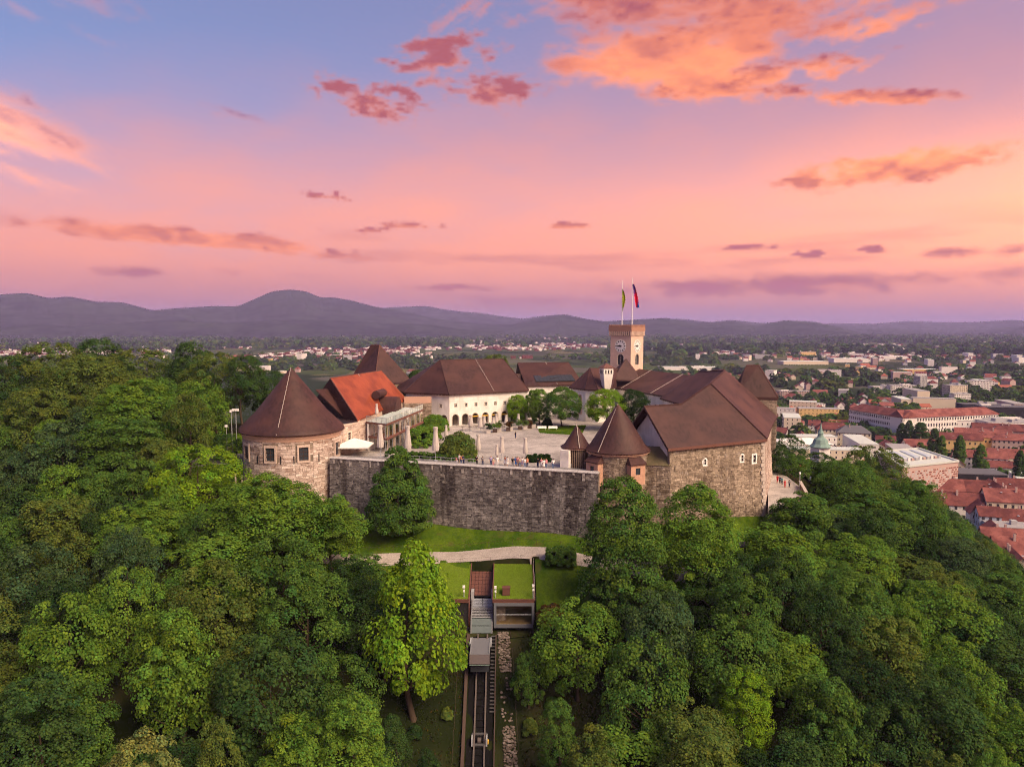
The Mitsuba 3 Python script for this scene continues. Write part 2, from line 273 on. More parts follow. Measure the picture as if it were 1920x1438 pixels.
# ---------------------------------------------------------------- hills along the horizon: real ridges 6 to 22 km away
def ridge(name, dist, prof, thick, label, seed, base=PLAIN - 20, rough=.05):
    """prof: azimuth in degrees, elevation of the crest in degrees as seen from the castle; a long hill body with slopes to both sides."""
    prof = np.asarray(prof, float)
    az = np.arange(prof[0, 0], prof[-1, 0] + .01, .16); e = np.interp(az, prof[:, 0], prof[:, 1])
    k = np.array([1, 4, 6, 4, 1.]); e = np.convolve(np.pad(e, 2, mode='edge'), k / k.sum(), 'valid')
    rows = np.linspace(-1, 1, 25); V = []
    for r in rows:
        a = np.radians(az); D = dist + r * thick
        crest = EYE + dist * np.tan(np.radians(e)) - base
        x, y = D * np.sin(a), D * np.cos(a)
        nzv = meshkit.fbm(np.stack([x / 900, y / 900, x * 0], -1), 5, seed) - .5
        sh = np.clip(1 - abs(r), 0, 1) ** .85
        spur = 1 + 1.1 * nzv * (1 - sh) * sh * 3
        z = base + crest * np.clip(sh * spur + .0, 0, None) + rough * crest * nzv * sh * .8
        V.append(np.stack([x, y, z], -1))
    V = np.array(V); n, m = V.shape[:2]; i, j = np.meshgrid(np.arange(n - 1), np.arange(m - 1), indexing='ij'); q = i * m + j
    MB().add(V.reshape(-1, 3), np.stack([q, q + 1, q + m + 1, q + m], -1).reshape(-1, 4)).build(name, 'm_hill', smooth=True, kind='structure', label=label)
def el(pts): return [(math.degrees(math.atan2(ray(u, v)[0], ray(u, v)[1])), math.degrees(math.atan2(ray(u, v)[2], math.hypot(*ray(u, v)[:2])))) for u, v in pts]
ridge('mountain', 8800, el([(-500, 600), (-250, 575), (-100, 562), (0, 553), (50, 550), (90, 559), (130, 556), (180, 566), (230, 567), (285, 582), (340, 577), (400, 574), (445, 575), (480, 560), (510, 547), (545, 543), (575, 547), (600, 558), (625, 558), (660, 564), (700, 575), (735, 580), (780, 590), (830, 600), (900, 606), (1000, 612), (1080, 618)]), 2100, 'broad blue grey mountain with a rounded summit left of centre', 3)
ridge('mountain', 11500, el([(500, 600), (650, 590), (720, 577), (765, 575), (800, 574), (830, 580), (870, 585), (900, 587), (945, 594), (980, 598), (1020, 592), (1060, 589), (1100, 598), (1160, 606), (1230, 598), (1280, 598), (1330, 604), (1370, 600), (1430, 606), (1480, 602), (1520, 604), (1580, 612), (1640, 616), (1750, 622), (1900, 630)]), 2000, 'pale mountain chain behind the castle in the middle', 8)
ridge('mountain', 8200, el([(780, 634), (880, 620), (960, 608), (1000, 600), (1050, 590), (1090, 598), (1130, 603), (1180, 600), (1250, 596), (1310, 606), (1370, 603), (1420, 612), (1470, 601), (1530, 604), (1570, 614), (1620, 625), (1680, 633)]), 1500, 'wooded ridge behind the clock tower', 5)
ridge('mountain', 14500, el([(1300, 625), (1480, 612), (1560, 606), (1640, 607), (1700, 602), (1760, 604), (1820, 604), (1900, 600), (1990, 606), (2150, 596), (2400, 612)]), 2500, 'faint far mountain range at the right edge', 13)
ridge('mountain', 10500, el([(1540, 628), (1600, 620), (1660, 615), (1720, 619), (1790, 622), (1850, 618), (1920, 611), (2050, 600), (2250, 612), (2500, 625)]), 1500, 'pale hills low in the haze on the far right', 17)
ridge('hill', 6900, el([(-420, 622), (-150, 618), (0, 613), (60, 606), (140, 612), (240, 604), (330, 599), (420, 606), (520, 600), (620, 600), (720, 606), (800, 608), (860, 616), (940, 622), (1010, 628), (1060, 634)]), 800, 'dark foothills along the foot of the broad mountain', 23)
ridge('hill', 5600, el([(1340, 640), (1365, 636), (1385, 632), (1410, 635), (1440, 638), (1462, 633), (1500, 630), (1540, 632), (1600, 629), (1650, 633), (1720, 634), (1790, 637), (1850, 643)]), 300, 'low dark wooded hill out in the plain on the right', 29)
ridge('hill', 6000, el([(1240, 640), (1290, 634), (1330, 632), (1370, 636), (1420, 641)]), 350, 'small low hill right of the clock tower', 31)
# ---------------------------------------------------------------- castle: building helpers
def on_line(A, B, u, z=4.0):
    """Distance along the plan line A-B where the picture column u of the photograph meets it (used to lay out windows)."""
    A, B = np.asarray(A, float)[:2], np.asarray(B, float)[:2]; d = (B - A) / np.linalg.norm(B - A); c, s = math.cos(TILT), math.sin(TILT); k = (u - UC) / FOC
    return (k * (A[1] * c + (EYE - z) * s) - A[0]) / (d[0] - k * d[1] * c)
def frame2(A, B):
    A, B = np.asarray(A, float)[:2], np.asarray(B, float)[:2]; L = np.linalg.norm(B - A); d = (B - A) / L
    return A, d, np.array([-d[1], d[0]]), L          # start, along, inward, length (the outside is on the right of A -> B)
def opening(s, z, w, h, arch=False):
    """An outline in the wall's plane: z is its bottom."""
    if not arch: return Polygon([(s - w / 2, z), (s + w / 2, z), (s + w / 2, z + h), (s - w / 2, z + h)])
    r = w / 2; k = h - r if arch == 1 else h - 1.25 * r; e = 1 if arch == 1 else 1.25
    return Polygon([(s - r, z), (s + r, z)] + [(s + r * math.cos(t), z + k + e * r * math.sin(t)) for t in np.linspace(0, math.pi, 11)])
def extrude(shape, A, B, d0, d1):
    """An outline in the plane of the wall A-B, from d0 to d1 inwards, as (vertices, faces)."""
    A, d, n, L = frame2(A, B); V, Fc, k = [], [], 0
    for g in getattr(shape, 'geoms', [shape]):
        m = trimesh.creation.extrude_polygon(g, abs(d1 - d0), engine='earcut'); v = m.vertices; dep = min(d0, d1) + v[:, 2]
        V.append(np.c_[A + v[:, :1] * d + dep[:, None] * n, v[:, 1]]); Fc.append(m.faces[:, ::-1] + k); k += len(v)
    return np.vstack(V), np.vstack(Fc)
def panel(key, A, B, z0, z1, holes=(), bsdf='m_plaster', thick=.6, top=None, label=None):
    L = frame2(A, B)[3]
    shape = Polygon([(0, z0), (L, z0)] + (top or [(L, z1), (0, z1)]))
    for o in holes: shape = shape.difference(o)
    return MB().add(*extrude(shape, A, B, 0, thick)).build(key, bsdf, label=label)
def window(parent, A, B, o, fr=.12, bars=(1, 1), recess=.22, frame='m_frame', pane='m_pane', name='window', label=None):
    """A framed window in the opening o of a wall: parent__window > frame, pane."""
    k = fresh(f'{parent}__{name}')
    if label: tag(k, label)
    x0, z0, x1, z1 = o.bounds
    f = MB().add(*extrude(o.buffer(fr, join_style=2).difference(o), A, B, -.04, .06))
    for i in range(bars[0]): x = x0 + (x1 - x0) * (i + 1) / (bars[0] + 1); f.add(*extrude(opening(x, z0, .07, z1 - z0 - (.0 if bars[1] is not None else 0)).intersection(o), A, B, recess - .08, recess - .01))
    for i in range(bars[1] or 0): z = z0 + (z1 - z0) * (i + 1) / (bars[1] + 1); f.add(*extrude(Polygon([(x0, z - .035), (x1, z - .035), (x1, z + .035), (x0, z + .035)]).intersection(o), A, B, recess - .09, recess - .012))
    f.build(k + '__frame', frame); MB().add(*extrude(o.buffer(.03), A, B, recess, recess + .05)).build(k + '__pane', pane)
    return k
def px_open(A, B, u, v, w, h, arch=False):
    """An opening centred on the photo's (u, v), w and h in its pixels."""
    s = on_line(A, B, u); a, d, n, L = frame2(A, B); Y = a[1] + s * d[1]; k = Y / FOC; z = aty(u, v, Y)[2]
    return opening(s, z - h * k / 2, w * k, h * k, arch)
def shell(polys, t=.35):
    """Roof planes as one body t thick: upper and lower sides, and edges where planes end."""
    idx, V = {}, []
    def vi(p):
        q = tuple(np.round(p, 3))
        if q not in idx: idx[q] = len(V); V.append(np.asarray(p, float))
        return idx[q]
    tris, edges = [], {}
    for P in polys:
        P = np.asarray(P, float); nrm = sum(np.cross(P[i] - P[0], P[i + 1] - P[0]) for i in range(1, len(P) - 1))
        if nrm[2] < 0: P = P[::-1]
        ids = [vi(p) for p in P]
        for i in range(1, len(ids) - 1): tris.append((ids[0], ids[i], ids[i + 1]))
        for a, b in zip(ids, ids[1:] + ids[:1]): edges[(a, b)] = 1
    V = np.array(V); n = len(V); f = [t_ for t_ in tris] + [(a + n, c + n, b + n) for a, b, c in tris]
    for a, b in edges:
        if (b, a) not in edges: f += [(b, a, a + n), (b, a + n, b + n)]
    return MB().add(np.vstack([V, V - [0, 0, t]]), f)
def seams(parent, pts_pairs, w=.16, bsdf='m_rust', name='ridge_cap'):
    for a, b in pts_pairs: MB().bar(np.asarray(a) + [0, 0, .03], np.asarray(b) + [0, 0, .03], w).build(f'{parent}__{name}', bsdf)
def wire(parent, a, b): MB().bar(np.asarray(a) + [0, 0, .1], np.asarray(b) + [0, 0, .1], .085).build(f'{parent}__conductor', 'm_wire')
flat('m_wire', (.42, .36, .33), .4)
PAL = np.array([[[.055, .048, .050], [.17, .145, .14]], [[.15, .105, .075], [.34, .25, .185]], [[.36, .26, .215], [.62, .50, .435]]])
def f_stones(p, n, uv):
    t = uv.x; a = fb(p.x * 2.2, p.y * 2.2, p.z * 2.2, 3); big = fb(p.x * .16, p.y * .16, p.z * .22, 4); st = fb(p.x * .9, p.y * .9, p.z * .06, 3)
    t = dr.clip(t * .75 + .35 * a + .9 * (big - .5) - .1, 0, 1.3)
    c0 = mx((.080, .072, .073), (.31, .285, .28), t); c1 = mx((.15, .115, .085), (.47, .385, .305), t); c2 = mx((.28, .19, .155), (.72, .62, .56), t)
    c = mi.Color3f(dr.select(uv.y < .25, c0, dr.select(uv.y < .75, c1, c2)))
    c = mx(c, c * mi.Color3f(.48, .46, .46), sm(.46, .68, st) * dr.select(uv.y < .25, 1., .55))
    return mx(c, (.46, .42, .40), sm(.60, .78, fb(p.x * 1.3, p.y * 1.3, p.z * .8, 3)) * dr.select(uv.y < .25, .55, .35))
tex('m_stones', f_stones)
def stonework(parent, surf, S, H_, pal, seed, hr=(.26, .44), lr=(.4, 1.1), skip=None, big=250, proud=.07, z_weight=None):
    """Coursed rubble over a wall: every stone a body of its own; the largest are parts, the rest one part."""
    r = np.random.default_rng(seed); stones, x0 = [], 0.0
    while x0 < S - .01:                                           # patches of wall, each with its own courses
        x1 = min(x0 + r.uniform(1.6, 4.2), S); x1 = S if S - x1 < 1 else x1; t = 0.0
        while t < H_ - .10:
            h = min(r.uniform(*hr), H_ - t); s = x0
            while s < x1 - .01:
                l = r.uniform(*lr) * r.choice([.6, 1, 1, 1.35]); e = x1 if x1 - s - l < .3 else s + l; t1 = t + h
                if not (skip and skip((s + e) / 2, t + h / 2)):
                    parts = [(s, e, t, t1)] if r.random() > .22 or h < .3 else [(s, e, t, t + h * .5), (s, (s + e) / 2, t + h * .5, t1), ((s + e) / 2, e, t + h * .5, t1)]
                    for (p, q, y0, y1) in parts: stones.append((p + .012, q - .012, y0 + .012, y1 - .012, np.clip(r.normal(.48, .30), 0, 1.15), proud * r.uniform(.35, 1.4), r.uniform(-.06, .06, 4)))
                s = e
            t += h
        x0 = x1
    order = np.argsort([-(a[1] - a[0]) * (a[3] - a[2]) for a in stones]); chosen = set(order[:big].tolist())
    rest_v, rest_f, rest_uv, n = [], [], [], 0
    for i, (s0, s1, t0, t1, tone, pr, j) in enumerate(stones):
        P, ch = [], .028
        for (s, q, ds, dt) in ((s0, t0, 1, 1), (s1, t0, -1, 1), (s1, t1, -1, -1), (s0, t1, 1, -1)):
            p, nv, tv = surf(s, q); P.append((p - nv * .04, p + nv * pr + tv * ds * ch + np.array([0, 0, dt * ch])))
        for k in range(4): P[k] = (P[k][0] + np.array([0, 0, j[k] * .5]), P[k][1] + np.array([0, 0, j[k] * .5]))
        v = np.array([a for a, _ in P] + [b for _, b in P]); f = np.array([[4, 5, 6], [4, 6, 7]] + [x for k in range(4) for x in ([k, (k + 1) % 4, (k + 1) % 4 + 4], [k, (k + 1) % 4 + 4, k + 4])])
        uv = np.tile([tone, pal / 2], (8, 1))
        if i in chosen: put(f'{parent}__stone', mikit.ply((v, f), 'm_stones', uv=uv))
        else: rest_v.append(v); rest_f.append(f + n); rest_uv.append(uv); n += 8
    put(f'{parent}__stonework', mikit.ply((np.vstack(rest_v), np.vstack(rest_f)), 'm_stones', uv=np.vstack(rest_uv)), kind='stuff')
def plane_surf(A, B, z0, batter=0.0):
    A, d, n, L = frame2(A, B); tv = np.r_[d, 0]; nv = np.r_[-n, 0]
    def f(s, t): return np.r_[A + d * s, z0 + t] + nv * batter * max(0, 1 - t / 12), nv, tv
    return f, L
def round_surf(c, R, a0, z0, batter=0.0):
    def f(s, t):
        a = a0 + s / R; nv = np.array([math.cos(a), math.sin(a), 0]); return np.array([c[0], c[1], z0 + t]) + nv * (R + batter * max(0, 1 - t / 12)), nv, np.array([-math.sin(a), math.cos(a), 0])
    return f
def dentils(parent, c, R, z, n, a0, a1, size=(.22, .3, .28), bsdf='m_salmon'):
    b = MB()
    for a in np.linspace(a0, a1, n): b.box((c[0] + R * math.cos(a), c[1] + R * math.sin(a), z), (size[1], size[0], size[2]), a)
    b.build(f'{parent}__dentils', bsdf, kind='stuff')
def cone_roof(parent, c, prof, n=64, wires=(), cap=True):
    MB().lathe(c, prof, n).build(f'{parent}__roof', 'm_roof', smooth=30)
    r0, z0 = prof[-1]
    for a in wires: wire(parent, (c[0] + prof[2][0] * math.cos(a), c[1] + prof[2][0] * math.sin(a), c[2] + prof[2][1]), (c[0] + r0 * math.cos(a), c[1] + r0 * math.sin(a), c[2] + z0))

# ---------------------------------------------------------------- courtyard and the wall along the terrace
WL, WR = atz(618, 857, 1.0)[:2], atz(1096, 884, 1.0)[:2]; WR = WR + (WR - WL) * .05             # ends of the terrace wall
COURT = [WL + [-1, 2], WR + [-1, 1.4], (20, 142), (29, 143), (40, 160), (46, 176), (40, 200), (44, 240), (6, 240), (-20, 222), (-33, 222), (-44, 200), (-48, 172), (-46, 160)]
b = MB().prism([tuple(p) for p in COURT], -2.0, 0.0); b.build('courtyard', 'm_pave', kind='structure', label='pale stone paved castle courtyard')
K = thing('castle_wall', 'long grey brown rubble stone wall holding up the terrace, with pale coping slabs', 'wall')
A_, d_, n_, L_ = frame2(WL, WR)
MB().add(*extrude(Polygon([(0, -14), (L_, -14), (L_, .72), (0, .72)]), WL, WR, 0, 1.0)).build(f'{K}__core', 'm_stone')
sf, L_ = plane_surf(WL, WR, -13.0, .5); stonework(K, sf, L_, 13.62, 0, 3, hr=(.24, .40), lr=(.3, .95))
k = 28
for i in range(k):
    s0, s1 = L_ * i / k, L_ * (i + 1) / k - .05; m = MB(); z = .74 + .02 * math.sin(i * 2.3)
    p = [np.r_[A_ + d_ * s + n_ * dd, zz] for s in (s0, s1) for dd, zz in ((-.22, z), (1.15, z), (1.15, z + .26), (.3, z + .26), (-.22, z + .12))]
    m.add(p, [[0, 5, 6, 1], [1, 6, 7, 2], [2, 7, 8, 3], [3, 8, 9, 4], [4, 9, 5, 0]]); m.poly(p[:5]); m.poly(p[5:][::-1])
    m.build(f'{K}__coping_slab', 'm_coping')
    if i % 1 == 0:
        q = MB(); ss_ = (s0 + s1) / 2 + .3 * math.sin(i * 5.1); hh = .9 + .5 * math.sin(i * 3.7)
        q.box(np.r_[A_ + d_ * ss_ - n_ * .02, .66 - hh], (.42 + .1 * math.sin(i), .22, hh), math.atan2(d_[1], d_[0])); q.build(f'{K}__merlon_edge', 'm_pale')
def f_coping(p, n, uv): return mx((.36, .345, .345), (.52, .50, .50), fb(p.x * 1.1, p.y * 1.1, p.z, 3)) * (.8 + .3 * nz(p.x * 5, p.y * 5, p.z * 5))
tex('m_coping', f_coping)
def f_pale(p, n, uv): return mx((.13, .115, .11), (.46, .42, .40), sm(.3, .65, fb(p.x * 1.6, p.y * 1.6, p.z * 1.2, 3)))
tex('m_pale', f_pale)

# ---------------------------------------------------------------- the great round tower on the left
c = aty(548, 803, 156.0); RT = thing('round_tower', 'great round tower of pale pink stone under a broad brown cone roof at the left', 'tower')
R0, zE = 9.75, c[2] - .15; cc = np.array([c[0], c[1], 0.])
MB().lathe(cc, [(R0 - .02, -14), (R0 - .02, zE - .9)], 72).build(f'{RT}__wall', 'm_stone', smooth=30)
MB().lathe(cc, [(R0 + .06, zE - 1.3), (R0 + .10, zE - .9), (R0 + .28, zE - .6), (R0 + .28, zE - .32)], 72).build(f'{RT}__cornice', 'm_salmon', smooth=30)
wins = []
for u in (463, 507, 569, 631):
    k = (u - UC) / FOC * 1.0; a = None
    for t in np.linspace(math.pi * 1.02, math.pi * 1.98, 800):       # bearing on the tower whose column is u
        x, y = cc[0] + R0 * math.cos(t), cc[1] + R0 * math.sin(t); du = UC + FOC * x / (y * math.cos(TILT) + 24 * math.sin(TILT)) - u
        if a is None or abs(du) < a[0]: a = (abs(du), t)
    wins.append(a[1])
zw = aty(538, 851, 147.0)[2]
def near_win(s, t, a0=math.pi * .98):
    a = a0 + s / R0; z = -13 + t
    return any(abs(a - w) * R0 < 1.45 and abs(z - zw) < 1.85 for w in wins)
stonework(RT, round_surf(cc, R0, math.pi * .98, -13.0), R0 * math.pi * 1.08, 13 + zE - 1.33, 2, 5, hr=(.28, .62), lr=(.6, 1.9), skip=near_win)
for w in wins:
    r_ = np.array([math.cos(w), math.sin(w)]); t_ = np.array([-r_[1], r_[0]]); P = cc[:2] + r_ * (R0 + .22)
    A, B = P - t_ * 2, P + t_ * 2; o = opening(2, zw - 1.3, 1.75, 2.5)
    MB().add(*extrude(opening(2, zw - 1.8, 2.5, 3.5).difference(o), A, B, .0, .5)).build(f'{RT}__window_surround', 'm_surround')
    window(RT, A, B, o, fr=.05, bars=(1, 2), recess=.2, frame='m_brown')
for a in np.linspace(wins[1] - .3, wins[2] + .32, 6):
    if min(abs(a - w) for w in wins) > .16:
        MB().box((cc[0] + (R0 + .05) * math.cos(a), cc[1] + (R0 + .05) * math.sin(a), zw - 1.9), (.12, .22, 1.5), a).build(f'{RT}__arrow_slit', 'm_dark')
dentils(RT, cc, R0 + .25, zE - .35, 150, math.pi * .9, math.pi * 2.1)
ap = aty(546, 690, 156.0)[2]
cone_roof(RT, cc, [(R0 - .2, zE - .1), (R0 + .8, zE - .12), (R0 + .86, zE + .05), (R0 + .55, zE + .75), (R0 * .72, zE + 4.0), (.35, ap - .25), (.02, ap)], 72, [math.pi * 1.5 + .0])

# ---------------------------------------------------------------- the house with the orange roof and its glass front
OH = thing('orange_roofed_house', 'long house with a bright orange roof and a brown dormer behind the great round tower', 'house')
E1, E2, Q1, Q2 = atz(670, 787, 7.0), atz(763, 749, 7.0), aty(619, 709, 170.0), aty(715, 695, 202.0)
E1b, E2b = np.r_[2 * Q1[:2] - E1[:2], 7.0], np.r_[2 * Q2[:2] - E2[:2], 7.0]
shell([[E1, E2, Q2, Q1]], .3).build(f'{OH}__roof', 'm_orange', label='orange red roof slope facing the courtyard')
shell([[E1b - [0, 0, .02], E1 - [0, 0, .02], Q1 - [0, 0, .02]], [E1b - [0, 0, .02], Q1 - [0, 0, .02], Q2 - [0, 0, .02], E2b - [0, 0, .02]]], .3).build(f'{OH}__roof', 'm_roof', label='brown hip and rear slope')
seams(OH, [(Q1, Q2), (Q1, E1), (Q2, E2)])
mid = .5 * (Q1 + Q2), .5 * (E1 + E2); wire(OH, mid[0], mid[1])
ins = lambda P, t=.5: P[:2] + (np.mean([E1[:2], E2[:2], E1b[:2], E2b[:2]], 0) - P[:2]) * (t / 12)
SH = [ins(E1), ins(E2), ins(E2b), ins(E1b)]
for i, (a, b2) in enumerate(((0, 1), (1, 2), (3, 0))):
    A, B = SH[a], SH[b2]; L = np.linalg.norm(B - A); hs = [opening(s, .6, 2.0, 2.2) for s in np.arange(5, L - 3, 5)] if i == 0 else []
    top = [(L, 6.75), (L / 2, 14.6), (0, 6.75)] if i == 1 else None
    panel(f'{OH}__wall', A, B, -6, 6.75, hs, 'm_cream', top=top)
    for o in hs: window(OH, A, B, o, recess=.3, frame='m_brown')
flat('m_cream', (.56, .44, .36)); flat('m_surround', (.52, .41, .35))
# the low link between tower and house
l1, l2, l3, l4 = atz(650, 786, 6.6), atz(674, 789, 6.6), aty(614, 729, 170.0), aty(592, 730, 166.0)
shell([[l1, l2, l3, l4]], .3).build(f'{OH}__roof', 'm_roof')
la, lb = np.array([cc[0] + 8.9, cc[1] + .2]), atz(688, 789, 6.4)[:2]
hs = [px_open(la, lb, 633, 834, 8, 24), px_open(la, lb, 655, 818, 9, 14)]
panel(f'{OH}__wall', la, lb, -6, 6.4, hs, 'm_cream', label='rough cream wall beside the tower')
for o in hs: window(OH, la, lb, o, fr=.25, bars=(1, 2))
sf, L = plane_surf(la, lb, .1); stonework(OH, sf, L, 6.1, 2, 9, lr=(.4, 1.3), big=40, proud=.04, skip=lambda s, t: any(o.buffer(.35).contains(Point(s, t + .1)) for o in hs))
# dormer: a drum and a vent barrel standing out of the orange slope
du = (E2 - E1)[:2] / np.linalg.norm((E2 - E1)[:2]); nd = np.array([du[1], -du[0]])
D = aty(733, 758, 186.0); b = MB()
for s in (-1,):
    an = np.linspace(0, math.pi, 13); w = 3.2
    P = [[np.r_[D[:2] + du * (w * math.cos(a)) + nd * q, D[2] - 2.0 + 3.9 * math.sin(a) ** .8] for a in an] for q in (-4.5, 1.9)]
    b.add(np.vstack(P), [[i, i + 1, i + 14, i + 13] for i in range(12)]); b.poly(P[1])
b.build(f'{OH}__dormer', 'm_roof', smooth=40)
Bq = aty(713, 738, 184.0); MB().tube([np.r_[Bq[:2] - du * 4.0, Bq[2]], np.r_[Bq[:2] + du * 2.6, Bq[2]]], 1.0, 14).build(f'{OH}__vent_barrel', 'm_roof', smooth=40)
MB().tube([np.r_[Bq[:2] + du * 2.62, Bq[2]], np.r_[Bq[:2] + du * 2.75, Bq[2]]], .85, 14).build(f'{OH}__vent_cap', 'm_frame', smooth=40)

GP = thing('glass_pavilion', 'two storey glass restaurant front with a railed roof terrace below the orange roof', 'pavilion')
g0, g1, g2 = atz(686, 790, 6.4)[:2], atz(725, 795, 6.4)[:2], atz(794, 767, 6.4)[:2]; g3 = g2 + (g0 - g1)
for i, (z, nm) in enumerate(((6.0, 'deck'), (2.9, 'floor_slab'))):
    gg = [g0 + (g1 - g0) * 0, g1, g2, g3]; MB().prism(gg, z, z + .38).build(f'{GP}__{nm}', 'm_rust')
MB().prism([g0 + .25 * (nn := np.array([.05, .1])), g1 + [-.3, .3], g2 + [-.3, -.3], g3], 6.385, 6.41).build(f'{GP}__deck_floor', 'm_glassfloor')
flat('m_glassfloor', (.42, .50, .46), .3)
def glass_run(a, b_, z0, z1, step, name, post=.1, inset_=.0, rail=None):
    A, d, n, L = frame2(a, b_); k = max(1, round(L / step))
    for i in range(k):
        s0, s1 = L * i / k, L * (i + 1) / k
        MB().quad(np.r_[A + d * (s0 + .06) + n * inset_, z0], np.r_[A + d * (s1 - .06) + n * inset_, z0], np.r_[A + d * (s1 - .06) + n * inset_, z1], np.r_[A + d * (s0 + .06) + n * inset_, z1]).build(f'{GP}__{name}', 'm_tint' if rail else 'm_glass')
        MB().box(np.r_[A + d * s0 + n * inset_, z0], (post, post, z1 - z0), math.atan2(d[1], d[0])).build(f'{GP}__mullion', 'm_steel')
    if rail: MB().bar(np.r_[A + n * inset_, z1], np.r_[A + d * L + n * inset_, z1], .07).build(f'{GP}__rail', 'm_grey')
scene['m_tint'] = {'type': 'blendbsdf', 'weight': .25, 'a': {'type': 'thindielectric'}, 'b': {'type': 'twosided', 'bsdf': {'type': 'diffuse', 'reflectance': {'type': 'rgb', 'value': [.40, .52, .47]}}}}
glass_run(g0, g1, 6.42, 7.6, 1.6, 'rail_pane', .06, .1, True); glass_run(g1, g2, 6.42, 7.6, 1.6, 'rail_pane', .06, .1, True)
for z0, z1 in ((0, 2.9), (3.29, 5.99)): glass_run(g0, g1, z0, z1, 2.2, 'pane', .12, .35); glass_run(g1, g2, z0, z1, 2.4, 'pane', .12, .35)
MB().box(np.r_[(g0 + g3) / 2 + (g1 - g0) * .1, 0], (.3, np.linalg.norm(g3 - g0), 5.9), math.atan2(-(g3 - g0)[0], (g3 - g0)[1])).build(f'{GP}__inner_wall', 'm_plaster')
for i, t in enumerate(np.linspace(.08, .95, 7)): MB().box(np.r_[g1 + (g2 - g1) * t + (g0 - g1) * .1, 0], (.45, .45, 6), 0).build(f'{GP}__column', 'm_cream')

# ---------------------------------------------------------------- square tower behind
ST = thing('square_tower', 'square stone tower with a steep brown pyramid roof behind the orange roofed house', 'tower')
X0 = aty(706, 700, 220.0)[0]; hd = 8.9; cy = 226.0; zE = 10.6
cor = [np.array([X0, cy - hd]), np.array([X0 + hd, cy]), np.array([X0, cy + hd]), np.array([X0 - hd, cy])]
t1, t2 = np.array([X0, cy - .5, aty(706, 647, cy)[2]]), np.array([X0 - 2.8, cy + .5, aty(706, 647, cy)[2]])
e = [np.r_[p + (p - [X0, cy]) * .05, zE] for p in cor]
shell([[e[0], e[1], t1], [e[1], e[2], t2, t1], [e[2], e[3], t2], [e[3], e[0], t1, t2]], .45).build(f'{ST}__roof', 'm_roof')
seams(ST, [(t1, e[0]), (t1, e[1]), (t1, t2)])
for i in range(4):
    A, B = cor[(i + 3) % 4], cor[i]; panel(f'{ST}__wall', A, B, -8, zE - .1, (), 'm_stone')
    if i < 2: sf, L = plane_surf(A, B, 0); stonework(ST, sf, L, zE - .2, 1, 20 + i, big=20)

# ---------------------------------------------------------------- the white arcaded house across the courtyard
AH = thing('arcaded_house', 'long white house with eight round arches and a big hipped brown roof across the courtyard', 'house')
a_, b_, c_ = atz(757, 735, 8.8), atz(842, 739, 8.8), atz(992, 731, 8.8); r1, r2 = aty(825, 675, 214.0), aty(943, 673, 226.0)
dd, ee = np.array([-5., 242, 8.8]), np.array([-35., 224, 8.8])
shell([[b_, c_, r2, r1], [a_, b_, r1], [c_, dd, r2], [dd, ee, r1, r2], [ee, a_, r1]], .4).build(f'{AH}__roof', 'm_roof')
seams(AH, [(r1, r2), (r1, b_), (r2, c_), (r1, a_)], bsdf='m_roof'); wire(AH, r1 * .45 + r2 * .55, b_ * .45 + c_ * .55)
o1, o2 = np.array([.25, .55]), np.array([-.3, .6])
wa, wb, wc = a_[:2] + [.5, .6], b_[:2] + [0, .8], c_[:2] + [-.3, .6]
us = [854, 872.5, 891, 910, 928, 946, 963.5, 980]
hs = [px_open(wb, wc, u, 790, 13.5, 1, 0) for u in us]; hs = [opening((o.bounds[0] + o.bounds[2]) / 2, .02, 2.05, 3.1, 1) for o in hs]
hw = [px_open(wb, wc, u, 760 - (u - 854) * .05, 5.2, 6.2) for u in (854.5, 874, 892.5, 911, 929, 946.5)]
panel(f'{AH}__wall', wb, wc, 0, 8.5, hs + hw, label='white courtyard wall with arches and small square windows')
for i, o in enumerate(hs):
    MB().add(*extrude(o.buffer(.16).difference(o).intersection(Polygon([(-9, .05), (99, .05), (99, 9), (-9, 9)])), wb, wc, -.06, .2)).build(f'{AH}__arch', 'm_yellowlit' if i in (2, 3, 4, 5) and False else 'm_frame')
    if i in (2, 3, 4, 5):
        x0, _, x1, z1 = o.bounds; MB().add(*extrude(Polygon([(x0, z1 - 1.05), (x1, z1 - 1.05), (x1, z1 - .75), (x0, z1 - .75)]), wb, wc, .15, .2)).build(f'{AH}__awning', 'm_yellowlit', label='awning strip in the arch painted with its yellow light')  # the yellow light along the arch edge is put into the strip colour
for o in hw: window(AH, wb, wc, o, fr=.1, bars=(1, 1))
A, d, n, L = frame2(wb, wc); MB().add(*extrude(Polygon([(.8, 0), (L - .8, 0), (L - .8, 3.8), (.8, 3.8)]), wb, wc, 3.4, 3.6)).build(f'{AH}__inner_wall', 'm_stone')
MB().add(*extrude(Polygon([(.6, 3.7), (L - .6, 3.7), (L - .6, 3.9), (.6, 3.9)]), wb, wc, .65, 3.4)).build(f'{AH}__ceiling', 'm_plaster')
for s in (.0, .0): pass
MB().add(*extrude(Polygon([(0, 6.75), (L, 6.75), (L, 6.95), (0, 6.95)]), wb, wc, -.06, .05)).build(f'{AH}__string_course', 'm_plaster')
hl = [px_open(wa, wb, 826, 761, 5.5, 6.5), opening(on_line(wa, wb, 832), .02, 2.2, 3.0, 1)]
panel(f'{AH}__wall', wa, wb, 0, 8.5, hl); window(AH, wa, wb, hl[0], fr=.1); MB().add(*extrude(Polygon([(0, 0), (13, 0), (13, 4), (0, 4)]), wa, wb, 1.6, 1.8)).build(f'{AH}__inner_wall', 'm_stone')
panel(f'{AH}__wall', wc, dd[:2] + [-.5, -.5], 0, 8.5)
SW = thing('stone_wall', 'rubble wall with a salmon plastered top between glass pavilion and arcaded house', 'wall')
